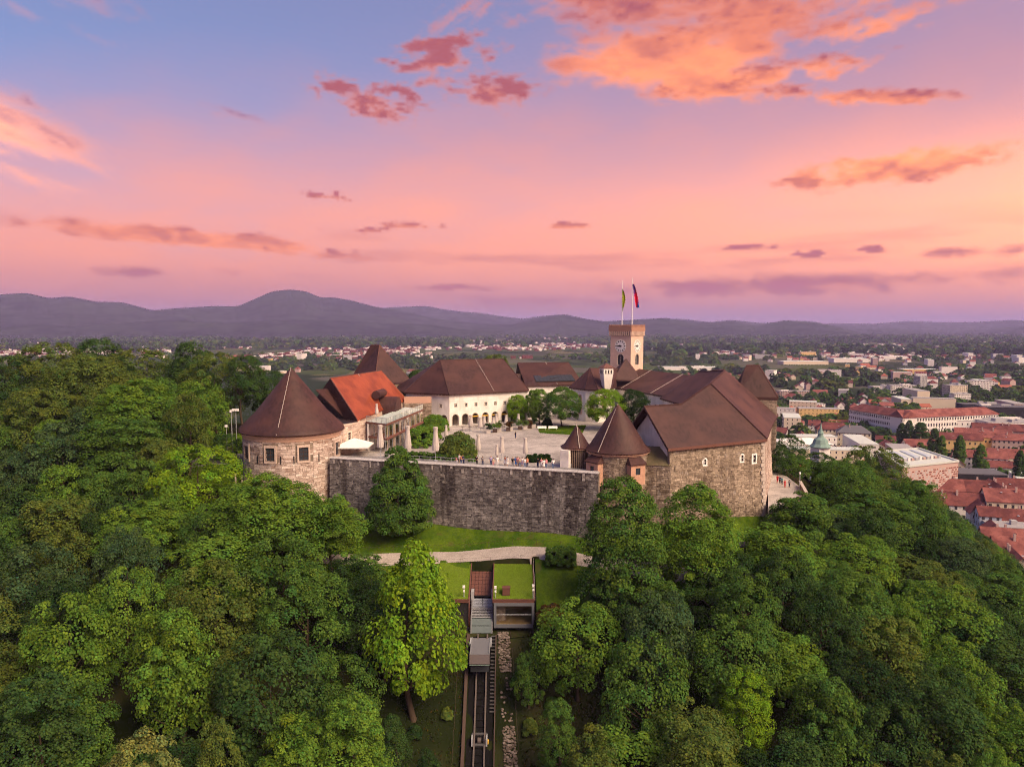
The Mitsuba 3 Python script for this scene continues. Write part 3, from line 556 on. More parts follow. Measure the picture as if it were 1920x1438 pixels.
A, B = aty(758, 770, 203.0)[:2], aty(809, 770, 203.5)[:2]; MB().add(*extrude(Polygon([(0, -1), (np.linalg.norm(B - A), -1), (np.linalg.norm(B - A), 8.2), (0, 8.2)]), A, B, 0, .8)).build(f'{SW}__core', 'm_stone')
sf, L = plane_surf(A, B, 0); stonework(SW, sf, L, 6.4, 1, 31, big=60); MB().add(*extrude(Polygon([(0, 6.4), (L, 6.4), (L, 8.15), (0, 8.15)]), A, B, -.04, .0)).build(f'{SW}__plaster_band', 'm_salmon')

# ---------------------------------------------------------------- rear house, chapel, turret
RH = thing('rear_house', 'white house with a dark band of roof windows at the back of the courtyard', 'house')
f1, f2, q1, q2 = atz(985, 723, 9.3), atz(1094, 720, 9.3), aty(970, 680, 239.0), aty(1066, 679, 241.0)
f3, f4 = np.r_[f2[:2] + [-1, 24], 9.3], np.r_[f1[:2] + [-3, 24], 9.3]
shell([[f1, f2, q2, q1], [f2, f3, q2], [f3, f4, q1, q2], [f4, f1, q1]], .4).build(f'{RH}__roof', 'm_roof'); wire(RH, q1 * .45 + q2 * .55, f1 * .45 + f2 * .55)
nrm = np.cross(f2 - f1, q1 - f1); nrm /= np.linalg.norm(nrm); nrm *= np.sign(nrm[2])
P = lambda s, t: f1 * (1 - s) * (1 - t) + f2 * s * (1 - t) + (q1 * (1 - s) + q2 * s) * t
for i in range(10): s0, s1 = .20 + .068 * i, .20 + .068 * (i + 1) - .006; MB().quad(P(s0, .12) + nrm * .42, P(s1, .12) + nrm * .42, P(s1, .36) + nrm * .42, P(s0, .36) + nrm * .42).build(f'{RH}__roof_window', 'm_pane')
fr_ = MB().quad(P(.19, .10) + nrm * .34, P(.885, .10) + nrm * .34, P(.885, .385) + nrm * .34, P(.19, .385) + nrm * .34).build(f'{RH}__roof_window_frame', 'm_dark')
wf1, wf2 = f1[:2] + [.2, .6], f2[:2] + [-.4, .6]; hs = [px_open(wf1, wf2, u, 752, 5, 8) for u in (1012, 1027, 1062)]
panel(f'{RH}__wall', wf1, wf2, 0, 8.95, hs)
for o in hs: window(RH, wf1, wf2, o)
LK = thing('link_house', 'low brown roofed link between the arcaded house and the rear house', 'house')
k1, k2, k3, k4 = atz(985, 727, 8.4), atz(1011, 724, 8.4), aty(995, 702, 234.0), aty(960, 700, 233.0)
shell([[k1, k2, k3, k4]], .35).build(f'{LK}__roof', 'm_roof'); panel(f'{LK}__wall', k1[:2] + [.1, .5], k2[:2] + [-.2, .5], 0, 8.1)

CH = thing('chapel', 'white chapel with a polygonal end and pointed windows in front of the clock tower', 'chapel')
cp = [np.array(p) for p in ((16.6, 221.), (17.2, 216.5), (20.2, 213.2), (24.6, 213.), (28.4, 215.5), (31., 224.))]
cp[1] = atz(1075, 727, 9.3)[:2]; cp[3] = atz(1122, 731, 9.3)[:2]; cp[2] = (cp[1] + cp[3]) / 2 + [-.3, -1.2]; apx, apy = aty(1106, 690, 221.0), aty(1160, 690, 229.0)
ev = [np.r_[p, 9.3] for p in cp]; shell([[ev[i], ev[i + 1], apx] for i in range(4)] + [[ev[4], ev[5], apy, apx], [ev[0], apx, apy]], .4).build(f'{CH}__roof', 'm_roof'); seams(CH, [(ev[3], apx), (ev[2], apx), (ev[1], apx)], .12, 'm_roof')
cen = np.mean(cp, 0); ci = [p + (cen - p) * .07 for p in cp]
for i in range(5):
    hs = [opening(np.linalg.norm(ci[i + 1] - ci[i]) / 2, 2.2, 1.25, 5.2, 2)] if i in (1, 2, 3) else []
    panel(f'{CH}__wall', ci[i], ci[i + 1], 0, 9.0, hs)
    for o in hs: window(CH, ci[i], ci[i + 1], o, fr=.3, bars=(1, 3), frame='m_salmon')
TU = thing('bell_turret', 'slender white turret with small arched openings and brown cap beside the chapel', 'turret')
p = aty(1137, 700, 214.0); zb, zt = aty(1137, 724, 214.0)[2], aty(1137, 689, 214.0)[2]; w = 1.45; rt = .3
b = MB(); sq = lambda w, z: [np.r_[p[:2] + rotz(rt)[:2, :2] @ np.array(q) * w, z] for q in ((-1, -1), (1, -1), (1, 1), (-1, 1))]
lv = [sq(.7, zb - 1.2), sq(1.0, zb), sq(1.18, zb + 1.5), sq(w, zb + 3.6), sq(w, zt)]
for i in range(4): b.add(np.vstack([lv[i], lv[i + 1]]), [[j, (j + 1) % 4, (j + 1) % 4 + 4, j + 4] for j in range(4)])
b.poly(lv[4]); b.build(f'{TU}__shaft', 'm_plaster')
A, B = np.array(lv[3][0][:2]), np.array(lv[3][1][:2])
for A, B in ((lv[3][0], lv[3][1]), (lv[3][3], lv[3][0]), (lv[3][1], lv[3][2])):
    for s in (.62, 1.45, 2.28): MB().add(*extrude(opening(s, zt - 1.75, .42, 1.1, 1), A[:2], B[:2], -.03, .02)).build(f'{TU}__opening', 'm_dark')
ec = sq(w + .25, zt + .02); tp = np.r_[p[:2], zt + 1.25]; shell([[ec[i], ec[(i + 1) % 4], tp] for i in range(4)], .15).build(f'{TU}__cap', 'm_rust')

# ---------------------------------------------------------------- clock tower
CT = thing('clock_tower', 'tall pink square clock tower with brick battlements and white clock dials behind the chapel', 'tower')
p0 = aty(1183, 650, 233.0)[:2]; s_ = 7.4; ph = math.radians(39.9); dl, dr_ = np.array([-math.cos(ph), math.sin(ph)]), np.array([math.sin(ph), math.cos(ph)])
P1, P2, P3 = p0 + dl * s_, p0 + dr_ * s_, p0 + (dl + dr_) * s_; tc = p0 + (dl + dr_) * s_ / 2
zc, zt = aty(1183, 630, 233.0)[2], aty(1183, 609, 233.0)[2]; zd = aty(1163, 649, 235.0)[2]
sides = [(P1, p0), (p0, P2), (P2, P3), (P3, P1)]
for i, (A, B) in enumerate(sides):
    o = opening(s_ / 2, aty(1163, 684, 235.0)[2], 2.2, 3.3, 1); panel(f'{CT}__wall', A, B, -4, zc + 1.3, [o] if i < 2 else [], 'm_pinkwall', .5)
    if i < 2:
        window(CT, A, B, o, fr=.25, bars=(1, None), recess=.3, frame='m_frame')
        k = fresh(f'{CT}__clock'); A2, d, n, L = frame2(A, B); ce = np.r_[A2 + d * L / 2, zd]
        disc = Polygon([(L / 2 + 1.95 * math.cos(t), zd + 1.95 * math.sin(t)) for t in np.linspace(0, 2 * math.pi, 40)[:-1]])
        MB().add(*extrude(disc, A, B, -.08, .0)).build(f'{k}__dial', 'm_white')
        for h in range(12):
            t = math.pi / 2 - h * math.pi / 6; rad = np.array([math.cos(t), math.sin(t)]); per = np.array([-rad[1], rad[0]])
            q = [np.array([L / 2, zd]) + rad * r_ + per * w_ for r_, w_ in ((1.22, -.11), (1.75, -.17), (1.75, .17), (1.22, .11))]
            MB().add(*extrude(Polygon(q), A, B, -.11, -.081)).build(f'{k}__numeral', 'm_dark')
        for nm, ang, ln, w_ in (('minute_hand', 180, 1.6, .13), ('hour_hand', 173, 1.0, .2)):
            t = math.radians(ang); rad = np.array([math.cos(t), math.sin(t)]); per = np.array([-rad[1], rad[0]])
            q = [np.array([L / 2, zd]) + rad * r_ + per * ww for r_, ww in ((-.45, -w_), (ln * .6, -w_ * 1.2), (ln, 0), (ln * .6, w_ * 1.2), (-.45, w_))]
            MB().add(*extrude(Polygon(q), A, B, -.17 if nm[0] == 'm' else -.14, -.142 if nm[0] == 'm' else -.112)).build(f'{k}__{nm}', 'm_dark')
        MB().add(*extrude(Polygon([(L / 2 + .36 * math.cos(t), zd + .36 * math.sin(t)) for t in np.linspace(0, 2 * math.pi, 16)[:-1]]), A, B, -.2, -.171)).build(f'{k}__hub', 'm_dark')
ov = .42; zp = zc + 1.45
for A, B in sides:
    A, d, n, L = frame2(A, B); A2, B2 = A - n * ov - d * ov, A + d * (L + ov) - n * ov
    MB().add(*extrude(Polygon([(.02, zc), (L - .02, zc), (L - .02, zp - .01), (.02, zp - .01)]), A, A + d, -.03, 0)).build(f'{CT}__gap_shade', 'm_dark')  # dark panel painting the shade in the open gaps between the corbels
    for i in range(11): s = L * i / 10; MB().add(*extrude(Polygon([(s - .19, zc + .05), (s + .19, zc + .05), (s + .19, zp), (s - .19, zp)]), A, A + d, -ov, -.031)).build(f'{CT}__corbel', 'm_pinkwall')
    MB().add(*extrude(Polygon([(0.0, zp), (L + 2 * ov, zp), (L + 2 * ov, zt - .75), (0, zt - .75)]), A2, B2, 0.0, .4)).build(f'{CT}__parapet', 'm_brick')
    for i in range(11): s = (L + 2 * ov) * (i + .5) / 11; MB().add(*extrude(Polygon([(s - .24, zt - .75), (s + .24, zt - .75), (s + .24, zt), (s - .24, zt)]), A2, B2, .01, .38)).build(f'{CT}__merlon', 'm_brick')
MB().prism([P1, p0, P2, P3], zp + .2, zp + .4).build(f'{CT}__platform', 'm_stone')
def f_pink(p, n, uv): return mx((.56, .40, .32), (.68, .51, .42), fb(p.x * .6, p.y * .6, p.z * .4, 4)) * (.88 + .2 * fb(p.x * 3, p.y * 3, p.z * 2, 2))
tex('m_pinkwall', f_pink); flat('m_brick', (.36, .20, .15))
for u, vt, nm, lab in ((1167, 526, 'green', 'slim flagpole with a limp yellow green flag on the clock tower'), (1186, 521, 'tri', 'flagpole with a drooping red and blue flag on the clock tower')):
    k = thing('flagpole', lab, 'flagpole'); Yp = 236.5 if nm == 'green' else 236.0; ft = aty(u, vt, Yp); MB().tube([(ft[0], Yp, zp), ft], [.16, .09], 8).build(f'{k}__pole', 'm_white')
    z1, z0 = (aty(u, 543, Yp)[2], aty(u, 585, Yp)[2]) if nm == 'green' else (aty(u, 533, Yp)[2], aty(u, 577, Yp)[2])
    n = 14; V, Cc, Fc = [], [], []
    for i in range(n + 1):
        t = i / n; z = z1 + (z0 - z1) * t
        if nm == 'green': xl, xr = -.05 + .2 * t, .1 + .95 * math.sin(math.pi * min(t * 1.05, 1)) ** .8 * (1 - .35 * t)
        else: xl, xr = .05 + 1.1 * t ** 1.2, .45 + .2 * math.sin(3 * t) + 1.7 * t ** .9
        for j in range(7):
            q = j / 6; V.append((ft[0] + xl + (xr - xl) * q, Yp - .25 * math.sin(q * 7 + t * 3) - .1, z))
            w = t + .35 * (q - .5)
            Cc.append((.30, .33, .02) if nm == 'green' else ((.10, .05, .22) if w < .36 else ((.60, .015, .05) if w < .88 else (.02, .07, .30))))
    for i in range(n):
        for j in range(6): a = i * 7 + j; Fc.append([a, a + 1, a + 8, a + 7])
    d = mikit.ply((V, Fc), 'm_vertex', smooth=True, color=np.array(Cc)); put(f'{k}__flag', d)

# ---------------------------------------------------------------- wings on the right of the courtyard
CW = thing('courtyard_wing', 'white wing with a long brown roof running right from the clock tower', 'house')
w1, w2, x1, x2, xa = atz(1138, 724, 8.8), atz(1243, 742, 8.8), aty(1192, 691, 238.0), aty(1306, 705, 210.0), aty(1174, 672, 231.0)
shell([[w1, w2, x2, x1], [w2, np.r_[w2[:2] + [22, 9], 8.8], x2]], .4).build(f'{CW}__roof', 'm_roof'); wire(CW, x1 * .72 + x2 * .28, w1 * .72 + w2 * .28); wire(CW, x1 * .2 + x2 * .8, w1 * .2 + w2 * .8)
g = [aty(1147, 690, 226.0), aty(1199, 692, 229.5)]; shell([[g[0] - [0, 3, 3.2], g[1] - [0, 3, 3.2], xa], [g[0] - [0, 3, 3.2], xa, g[0] + [0, 9, -3]], [g[1] - [0, 3, 3.2], xa, g[1] + [2, 9, -3]]], .35).build(f'{CW}__roof', 'm_roof', label='small steep cross roof against the clock tower')
hs = [px_open(w1[:2] + [.5, .5], w2[:2] + [.3, .5], u, v, 4, 9) for u, v in ((1213, 748), (1196, 742))]
panel(f'{CW}__wall', w1[:2] + [.5, .5], w2[:2] + [.3, .5], 0, 8.5, hs)
for o in hs: window(CW, w1[:2] + [.5, .5], w2[:2] + [.3, .5], o)

CO = thing('corner_house', 'big stone house with a steep brown roof at the right corner of the castle', 'house')
zE = 4.9; F0, F1 = atz(1252, 841, zE), atz(1438, 823, zE); d = (F1 - F0)[:2] / np.linalg.norm((F1 - F0)[:2]); nI = np.array([-d[1], d[0]])
at_ = lambda t, s, z=None: np.r_[F0[:2] + d * t + nI * s, zE + s if z is None else z]
Lf = np.linalg.norm((F1 - F0)[:2]); G = at_(0, 7.0); G2 = at_(8.9, 7.0); Hh = at_(Lf - 5.3, 10.4)
E3 = atz(1451, 790, zE); K1 = aty(1359, 702, 185.0); K1[2] = Hh[2]; K1 = np.r_[K1[:2], Hh[2] + .9]; K2 = aty(1310, 697, 197.0)
M1, M2 = aty(1275, 757, 180.0), aty(1237, 746, 195.0)
shell([[F0, F1, Hh, G2, G]], .4).build(f'{CO}__roof', 'm_roof', label='big front slope of the brown roof')
shell([[F1 - [0, 0, .01], E3, K1, Hh - [0, 0, .01]]], .4).build(f'{CO}__roof', 'm_roof', label='right hand slope of the brown roof')
B0 = at_(0, 14, zE); B1 = at_(8.9, 14, zE)
shell([[G, G2, B1, B0]], .4).build(f'{CO}__roof', 'm_roof')
shell([[M1, at_(8.9, 7.0) - [0, 0, .02], Hh - [0, 0, .02], K1 - [0, 0, .02]], [M1, K1 - [0, 0, .02], K2, M2]], .4).build(f'{CO}__roof', 'm_roof', label='rear slope over the courtyard')
shell([[K1, E3, E3 + [6, 14, 0], K2 + [10, 12, 0], K2]], .4).build(f'{CO}__roof', 'm_roof')
seams(CO, [(F1, Hh), (Hh, G2), (G2, G), (Hh, K1), (K1, K2)], .3, 'm_roof'); MB().bar(F0 - [0, 0, .25], F1 - [0, 0, .25], .3, .5).build(f'{CO}__gutter', 'm_rust'); MB().bar(F0 + [0, 0, .0], G, .3, .4).build(f'{CO}__verge_board', 'm_roof')
A, B = at_(.9, .55)[:2], at_(Lf - .2, .5)[:2]
hs = [px_open(A, B, 1322, 866, 7, 10, 1), px_open(A, B, 1392, 859, 7, 12, 1), px_open(A, B, 1415, 860, 7.5, 14), px_open(A, B, 1266, 879, 2, 11)]
panel(f'{CO}__wall', A, B, -14, 4.6, hs, 'm_stone')
for o in hs[:3]: window(CO, A, B, o, fr=.32, bars=(1, 1), frame='m_white')
sf, L = plane_surf(A, B, -13, 1.0); stonework(CO, sf, L, 17.5, 1, 41, skip=lambda s, t: any(o.buffer(.3).contains(Point(s, t - 13)) for o in hs))
A2, B2 = B, E3[:2] + [-.5, .2]; panel(f'{CO}__wall', A2, B2, -14, 4.6, (), 'm_stone'); sf, L = plane_surf(A2, B2, -13, .9); stonework(CO, sf, L, 17.5, 2, 42, big=60)
for i in range(24): z = -12.5 + i * .7; MB().box(np.r_[B + (d * -.45 if i % 2 else d * -.3) - nI * .12 * 0 - nI * (.08 + .9 * max(0, 1 - (i * .7) / 12)), z], (1.1 if i % 2 else .7, .3, .62), math.atan2(d[1], d[0])).build(f'{CO}__quoin', 'm_pale2')
flat('m_pale2', (.46, .40, .36))
A, B = at_(1.5, 13.4)[:2], at_(1.5, .6)[:2]; Lg = np.linalg.norm(B - A)
panel(f'{CO}__gable', A, B, -2, 5, (), 'm_plaster', top=[(Lg, 4.6), (Lg / 2, 11.0), (0, 4.6)], label='white plastered gable facing the courtyard')
panel(f'{CO}__wall', M2[:2] + [.6, 0], M1[:2] + [.6, 0], 0, M1[2] - .4, [o2_ := px_open(M2[:2] + [.6, 0], M1[:2] + [.6, 0], 1243, 757, 3, 8)]); window(CO, M2[:2] + [.6, 0], M1[:2] + [.6, 0], o2_)
panel(f'{CO}__wall', M1[:2] + [.6, 0], at_(9.2, 13.5)[:2], 0, 8.0); panel(f'{CO}__wall', at_(9.2, 13.5)[:2], at_(1.5, 13.4)[:2], 0, 4.6)

CP = thing('corner_tower', 'square stone corner tower with a steep brown pyramid roof at the far right', 'tower')
zE = 9.6; c0 = np.array([aty(1457, 745, 186.0)[0], 186.0]); w = 9.6; dx, dy = np.array([-.985, .17]), np.array([.17, .985])
cor = [c0 + dx * w, c0, c0 + dy * w, c0 + (dx + dy) * w]; e = [np.r_[p + (p - np.mean(cor, 0)) * .05, zE] for p in cor]
t1, t2 = aty(1423, 685, 190.5), aty(1399, 685, 191.5)
shell([[e[0], e[1], t1, t2], [e[1], e[2], t1], [e[2], e[3], t2, t1], [e[3], e[0], t2]], .6).build(f'{CP}__roof', 'm_roof'); seams(CP, [(t1, e[1]), (t1, t2)], .2)
for i in range(4): A, B = cor[(i + 3) % 4], cor[i]; panel(f'{CP}__wall', A, B, -14, zE - .1, (), 'm_stone')
for i, (A, B) in enumerate(((cor[0], cor[1]), (cor[1], cor[2]))): sf, L = plane_surf(A, B, -10); stonework(CP, sf, L, 19.3, 1, 50 + i, big=60)

# ---------------------------------------------------------------- small round tower, stair turret, bay boxes
RS = thing('small_round_tower', 'small round stone tower with a brown cone roof and two salmon bay boxes', 'tower')
c = aty(1158, 842, 141.0); cc = np.array([c[0], 141.0, 0]); R = 5.5; zE = c[2]
MB().lathe(cc, [(R - .02, -14), (R - .02, zE - .5)], 56).build(f'{RS}__wall', 'm_stone', smooth=30)
stonework(RS, round_surf(cc, R, math.pi * .95, -13.0, .5), R * math.pi * 1.1, 13 + zE - .55, 1, 61, hr=(.22, .38), lr=(.3, .8), big=150)
MB().lathe(cc, [(R + .05, zE - .75), (R + .12, zE - .5), (R + .35, zE - .35), (R + .35, zE - .12)], 56).build(f'{RS}__cornice', 'm_salmon', smooth=30); dentils(RS, cc, R + .3, zE - .38, 90, math.pi * .9, math.pi * 2.1, (.16, .3, .22))
ap = aty(1161, 758, 141.0)[2]; cone_roof(RS, cc, [(R - .3, zE - .1), (R + .62, zE - .1), (R + .66, zE + .05), (R * .93, zE + 1.0), (R * .45, zE + 5.2), (.3, ap - .2), (.02, ap)], 56, [math.pi * 1.5 - .75])
for u, v0, v1 in ((1114, 866, 897), (1197, 870, 897)):
    t = None
    for a in np.linspace(math.pi * 1.02, math.pi * 1.98, 600):
        du_ = UC + FOC * (cc[0] + (R + .8) * math.cos(a)) / (cc[1] + (R + .8) * math.sin(a)) - u
        if t is None or abs(du_) < t[0]: t = (abs(du_), a)
    a = t[1]; k = fresh(f'{RS}__bay'); r_ = np.array([math.cos(a), math.sin(a)]); t_ = np.array([-r_[1], r_[0]]); Pc = cc[:2] + r_ * (R + 1.15)
    zt, zb = aty(u, v0, Pc[1])[2], aty(u, v1, Pc[1])[2] - 1.2; o = opening(2, zt - 2.0, 1.0, 1.25); A, B = Pc - t_ * 2, Pc + t_ * 2; w = 1.55
    MB().add(*extrude(Polygon([(2 - w, zb), (2 + w, zb), (2 + w, zt), (2 - w, zt)]).difference(o), A, B, 0, .3)).add(*extrude(Polygon([(2 - w, zb), (2 - w + .3, zb), (2 - w + .3, zt), (2 - w, zt)]), A, B, .3, 2.2)).add(*extrude(Polygon([(2 + w - .3, zb), (2 + w, zb), (2 + w, zt), (2 + w - .3, zt)]), A, B, .3, 2.2)).build(f'{k}__box', 'm_bay')
    MB().add(*extrude(o, A, B, .15, .2)).build(f'{k}__pane', 'm_pane'); MB().add(*extrude(opening(2, zb - .8, .6, .8), A, B, .05, 1.2)).build(f'{k}__bracket', 'm_pale2')
    z = zt; q = [np.r_[Pc + t_ * x - r_ * y, zz] for x, y, zz in ((-w - .2, -.25, z), (w + .2, -.25, z), (w * .75, 1.7, z + 1.5), (-w * .75, 1.7, z + 1.5), (-w - .2, 1.9, z), (w + .2, 1.9, z))]
    shell([[q[0], q[1], q[2], q[3]], [q[1], q[5], q[2]], [q[4], q[0], q[3]]], .18).build(f'{k}__roof', 'm_roof')
def f_bay(p, n, uv): return mx((.40, .23, .16), (.56, .34, .25), fb(p.x * 1.2, p.y * 1.2, p.z * .9, 4))
tex('m_bay', f_bay)
SV = thing('stair_turret', 'little round stair turret with pointed roof and dark slatted sides at the wall top', 'turret')
c = aty(1081, 837, 143.5); cc2 = np.array([c[0], 143.5, 0]); R = 2.55; zE = c[2]
MB().lathe(cc2, [(R, -.5), (R, zE)], 32).build(f'{SV}__wall', 'm_dark2', smooth=30); flat('m_dark2', (.075, .055, .045))
for i, a in enumerate(np.linspace(math.pi * .9, math.pi * 2.1, 26)): MB().box((cc2[0] + (R + .05) * math.cos(a), cc2[1] + (R + .05) * math.sin(a), 0), (.16, .2, zE - .1), a).build(f'{SV}__slat', 'm_slat')
flat('m_slat', (.20, .15, .12)); dentils(SV, cc2, R + .25, zE - .28, 50, math.pi * .9, math.pi * 2.1, (.15, .25, .2))
ap = aty(1081, 797, 143.5)[2]; cone_roof(SV, cc2, [(R - .2, zE - .08), (R + .5, zE - .08), (R + .53, zE + .05), (R * .9, zE + .55), (R * .4, zE + 2.6), (.1, ap - .1), (.02, ap)], 40, [math.pi * 1.5 + .1])
MB().tube([(cc2[0], cc2[1], ap - .1), (cc2[0], cc2[1], ap + .9)], .05, 6).build(f'{SV}__spike', 'm_wire')
a1, a2 = aty(1056, 870, 141.0)[:2], aty(1066, 870, 140.2)[:2]; panel(f'{SV}__wall', a1 - [.6, 0], a2, -.5, zE - .3, (), 'm_plaster', 2.0, label='white plastered flank of the stair turret')
CL = thing('sloped_wall', 'short stone wall with a mossy sloping top right of the small round tower', 'wall')
A, B = cc[:2] + [4.6, -2.6], at_(1.2, .4)[:2]; L = np.linalg.norm(B - A); MB().add(*extrude(Polygon([(0, -14), (L, -14), (L, 1.6), (0, 1.6)]), A, B, 0, 1.0)).build(f'{CL}__core', 'm_stone'); sf, L = plane_surf(A, B, -13, .8); stonework(CL, sf, L, 14.5, 1, 71, big=30)
An, dn, nn_, Ln = frame2(A, B); MB().add([np.r_[An - nn_ * .2, 1.55], np.r_[An + dn * Ln - nn_ * .2, 1.55], np.r_[An + dn * Ln + nn_ * 3, 4.6], np.r_[An + nn_ * 3, 4.6]], [[0, 1, 2, 3]]).build(f'{CL}__coping', 'm_moss')
def f_moss(p, n, uv): return mx((.10, .10, .045), (.17, .13, .09), fb(p.x * 1.5, p.y * 1.5, p.z, 3))
tex('m_moss', f_moss)
# ---------------------------------------------------------------- trees
TONES = {'bright': (.170, .300, .022), 'mid': (.088, .172, .032), 'fresh': (.126, .232, .032), 'dark': (.052, .104, .028), 'olive': (.112, .162, .034), 'blue': (.066, .120, .046), 'yellow': (.20, .235, .065), 'deep': (.032, .066, .020)}
def profile(kind, t):
    """Half width of the crown at height t, 0 at its foot to 1 at its top."""
    t = np.asarray(t, float)
    if kind == 'cone': return np.clip(np.minimum(t / .12, 1), 0, 1) ** .6 * (1 - .88 * t ** 1.15)
    if kind == 'drop': return np.clip(np.minimum(t / .22, 1), 0, 1) ** .6 * np.clip(1 - np.clip((t - .22) / .8, 0, 1) ** 1.7, 0, 1) ** .8
    if kind == 'oval': return np.clip(1 - np.abs((t - .42) / .60) ** 2.4, 0, 1) ** .55
    if kind == 'slim': return np.clip(1 - np.abs((t - .4) / .62) ** 2.2, 0, 1) ** .7
    return np.clip(1 - np.abs((t - .40) / .61) ** 2.2, 0, 1) ** .5
def leaves(r, cen, out, rad, n, size, tone, flat_=.8):
    """n leaves on the outward side of each clump: kites, folded a little. Returns vertices, triangles, colours."""
    k = len(cen); d = r.normal(size=(k, n, 3)); d /= np.linalg.norm(d, axis=2, keepdims=True)
    o = out[:, None, :] + [0, 0, .75]; o = o / np.linalg.norm(o, axis=2, keepdims=True); dot = (d * o).sum(2, keepdims=True); d = np.where(dot < -.12, d - 2 * dot * o, d)
    dist = r.uniform(.55, 1.08, (k, n, 1)) ** .6
    p = cen[:, None] + d * dist * rad[:, None, None] * [1, 1, flat_]
    nn = d * .95 + o * .25 + [0, 0, .6] + r.normal(size=d.shape) * .36; nn /= np.linalg.norm(nn, axis=2, keepdims=True)
    a = np.cross(nn, r.normal(size=d.shape)); a /= np.linalg.norm(a, axis=2, keepdims=True) + 1e-9; b = np.cross(nn, a)
    s = size * r.uniform(.65, 1.3, (k, n, 1)); p, a, b, nn = p.reshape(-1, 3), (a * s).reshape(-1, 3), (b * s * .42).reshape(-1, 3), (nn * s * .14).reshape(-1, 3)
    V = np.stack([p - a * .5, p + b + nn, p + a * .5, p - b + nn], 1).reshape(-1, 3)
    m = len(p); i = np.arange(m) * 4; F = np.concatenate([np.stack([i, i + 1, i + 2], 1), np.stack([i, i + 2, i + 3], 1)])
    cv = (1 + r.normal(size=(k, 1, 1)) * .13) * (1 + r.normal(size=(k, n, 1)) * .17); hue = r.normal(size=(k, n, 1)) * .10 + r.normal(size=(k, 1, 1)) * .08
    c = np.clip(np.array(tone) * cv * (1 + hue * [1.2, .15, -1.0]), .004, .6).reshape(-1, 3)
    return V, F, np.repeat(c, 4, 0)
CROWNS = {}
def crown(kind, tone, seed, dense=1.0, size=6, tall=False):
    """A crown of unit half width and unit height as a ply dict; made once for each kind, tone and seed. 12 m wide and 14 m high it has leaves of some 0.45 m."""
    key = (kind, tone, seed, dense, size, tall)
    if key in CROWNS: return CROWNS[key]
    r = np.random.default_rng(seed * 17 + 3); A = np.array([size, size, (6 + 1.2 * size) * (1.75 if tall else 1)]) if kind != 'slim' else np.array([2.6, 2.6, 20.0])
    lobes = [(np.zeros(2), 0.0, 1.0, 1.0)]
    if kind == 'wide':                                            # several tops grown together
        lobes = [(np.array([.45 * math.cos(q), .45 * math.sin(q)]), 0.02 * j, r.uniform(.48, .62), r.uniform(.72, 1.0)) for j, q in enumerate(np.arange(5) * 1.2566 + r.uniform(0, 6))] + [(np.zeros(2), .05, .6, .95)]
    cen, out, rad = [], [], []
    for (c0, z0, rs, hs) in lobes:
        n = int((125 if len(lobes) == 1 else 40) * dense * (1.0 if kind != 'slim' else .7) * (size / 6) ** 1.3 * (1.6 if tall else 1)); ph = r.uniform(0, 100)
        t = r.beta(1.25, 1.15, n) if kind != 'cone' else r.beta(1.0, 1.6, n); az = r.uniform(0, 2 * math.pi, n)
        lump = .60 + .76 * meshkit.fbm(np.stack([np.cos(az) * 1.3 + ph, np.sin(az) * 1.3, t * (5.4 if tall else 3.1)], -1) * (size / 6) ** .5, 3, seed)
        q = profile(kind, t) * lump * rs * np.where(r.random(n) < .2, r.uniform(.35, .7, n), r.uniform(.82, 1.0, n))
        cen.append(np.stack([c0[0] + q * np.cos(az), c0[1] + q * np.sin(az), z0 + t * hs * (.93 if kind != 'cone' else .97)], -1) * A)
        o = np.stack([np.cos(az), np.sin(az), .25 + 1.3 * (t - .4)], -1); out.append(o / np.linalg.norm(o, axis=1, keepdims=True))
        rad.append(r.uniform(.7, 1.8, n) * (.8 + .5 * (1 - np.abs(2 * t - 1))) * (1 if kind != 'slim' else .55) * (.85 if kind == 'cone' else 1))
    cen, out, rad = np.vstack(cen), np.vstack(out), np.concatenate(rad)
    V, F, Cc = leaves(r, cen, out, rad, 94, .375 if kind != 'slim' else .42, TONES[tone])
    CROWNS[key] = mikit.ply((V / A, F), 'm_leaf', color=Cc); return CROWNS[key]
TRUNKS = {}
def trunk(kind, seed, base):
    key = (kind, seed, round(base, 1))
    if key in TRUNKS: return TRUNKS[key]
    r = np.random.default_rng(seed * 7 + 1); m = MB(); top = .78 if kind == 'slim' else .66
    bend = r.normal(size=2) * .03
    pts = [(bend[0] * math.sin(t * 3), bend[1] * math.sin(t * 2.4), -.06 + t * (top + .06)) for t in np.linspace(0, 1, 8)]
    m.tube(pts, np.array([.026, .018, .0155, .014, .012, .009, .006, .003]), 7)
    for i in range(9):
        a = r.uniform(0, 6.28); t0 = base + (top - base) * (i / 10) * .8; L = (.26 if kind != 'slim' else .07) * (1 - .5 * i / 9); q = np.array([bend[0] * math.sin(t0 * 3), bend[1] * math.sin(t0 * 2.4), t0])
        e = np.array([math.cos(a), math.sin(a), .55]) * L; m.tube([q, q + e * .5 + [0, 0, .012], q + e + [0, 0, .05]], [.008, .005, .002], 5)
    TRUNKS[key] = mikit.ply((np.vstack(m.v), np.vstack(m.f)), 'm_bark', smooth=True); return TRUNKS[key]
TREES = []
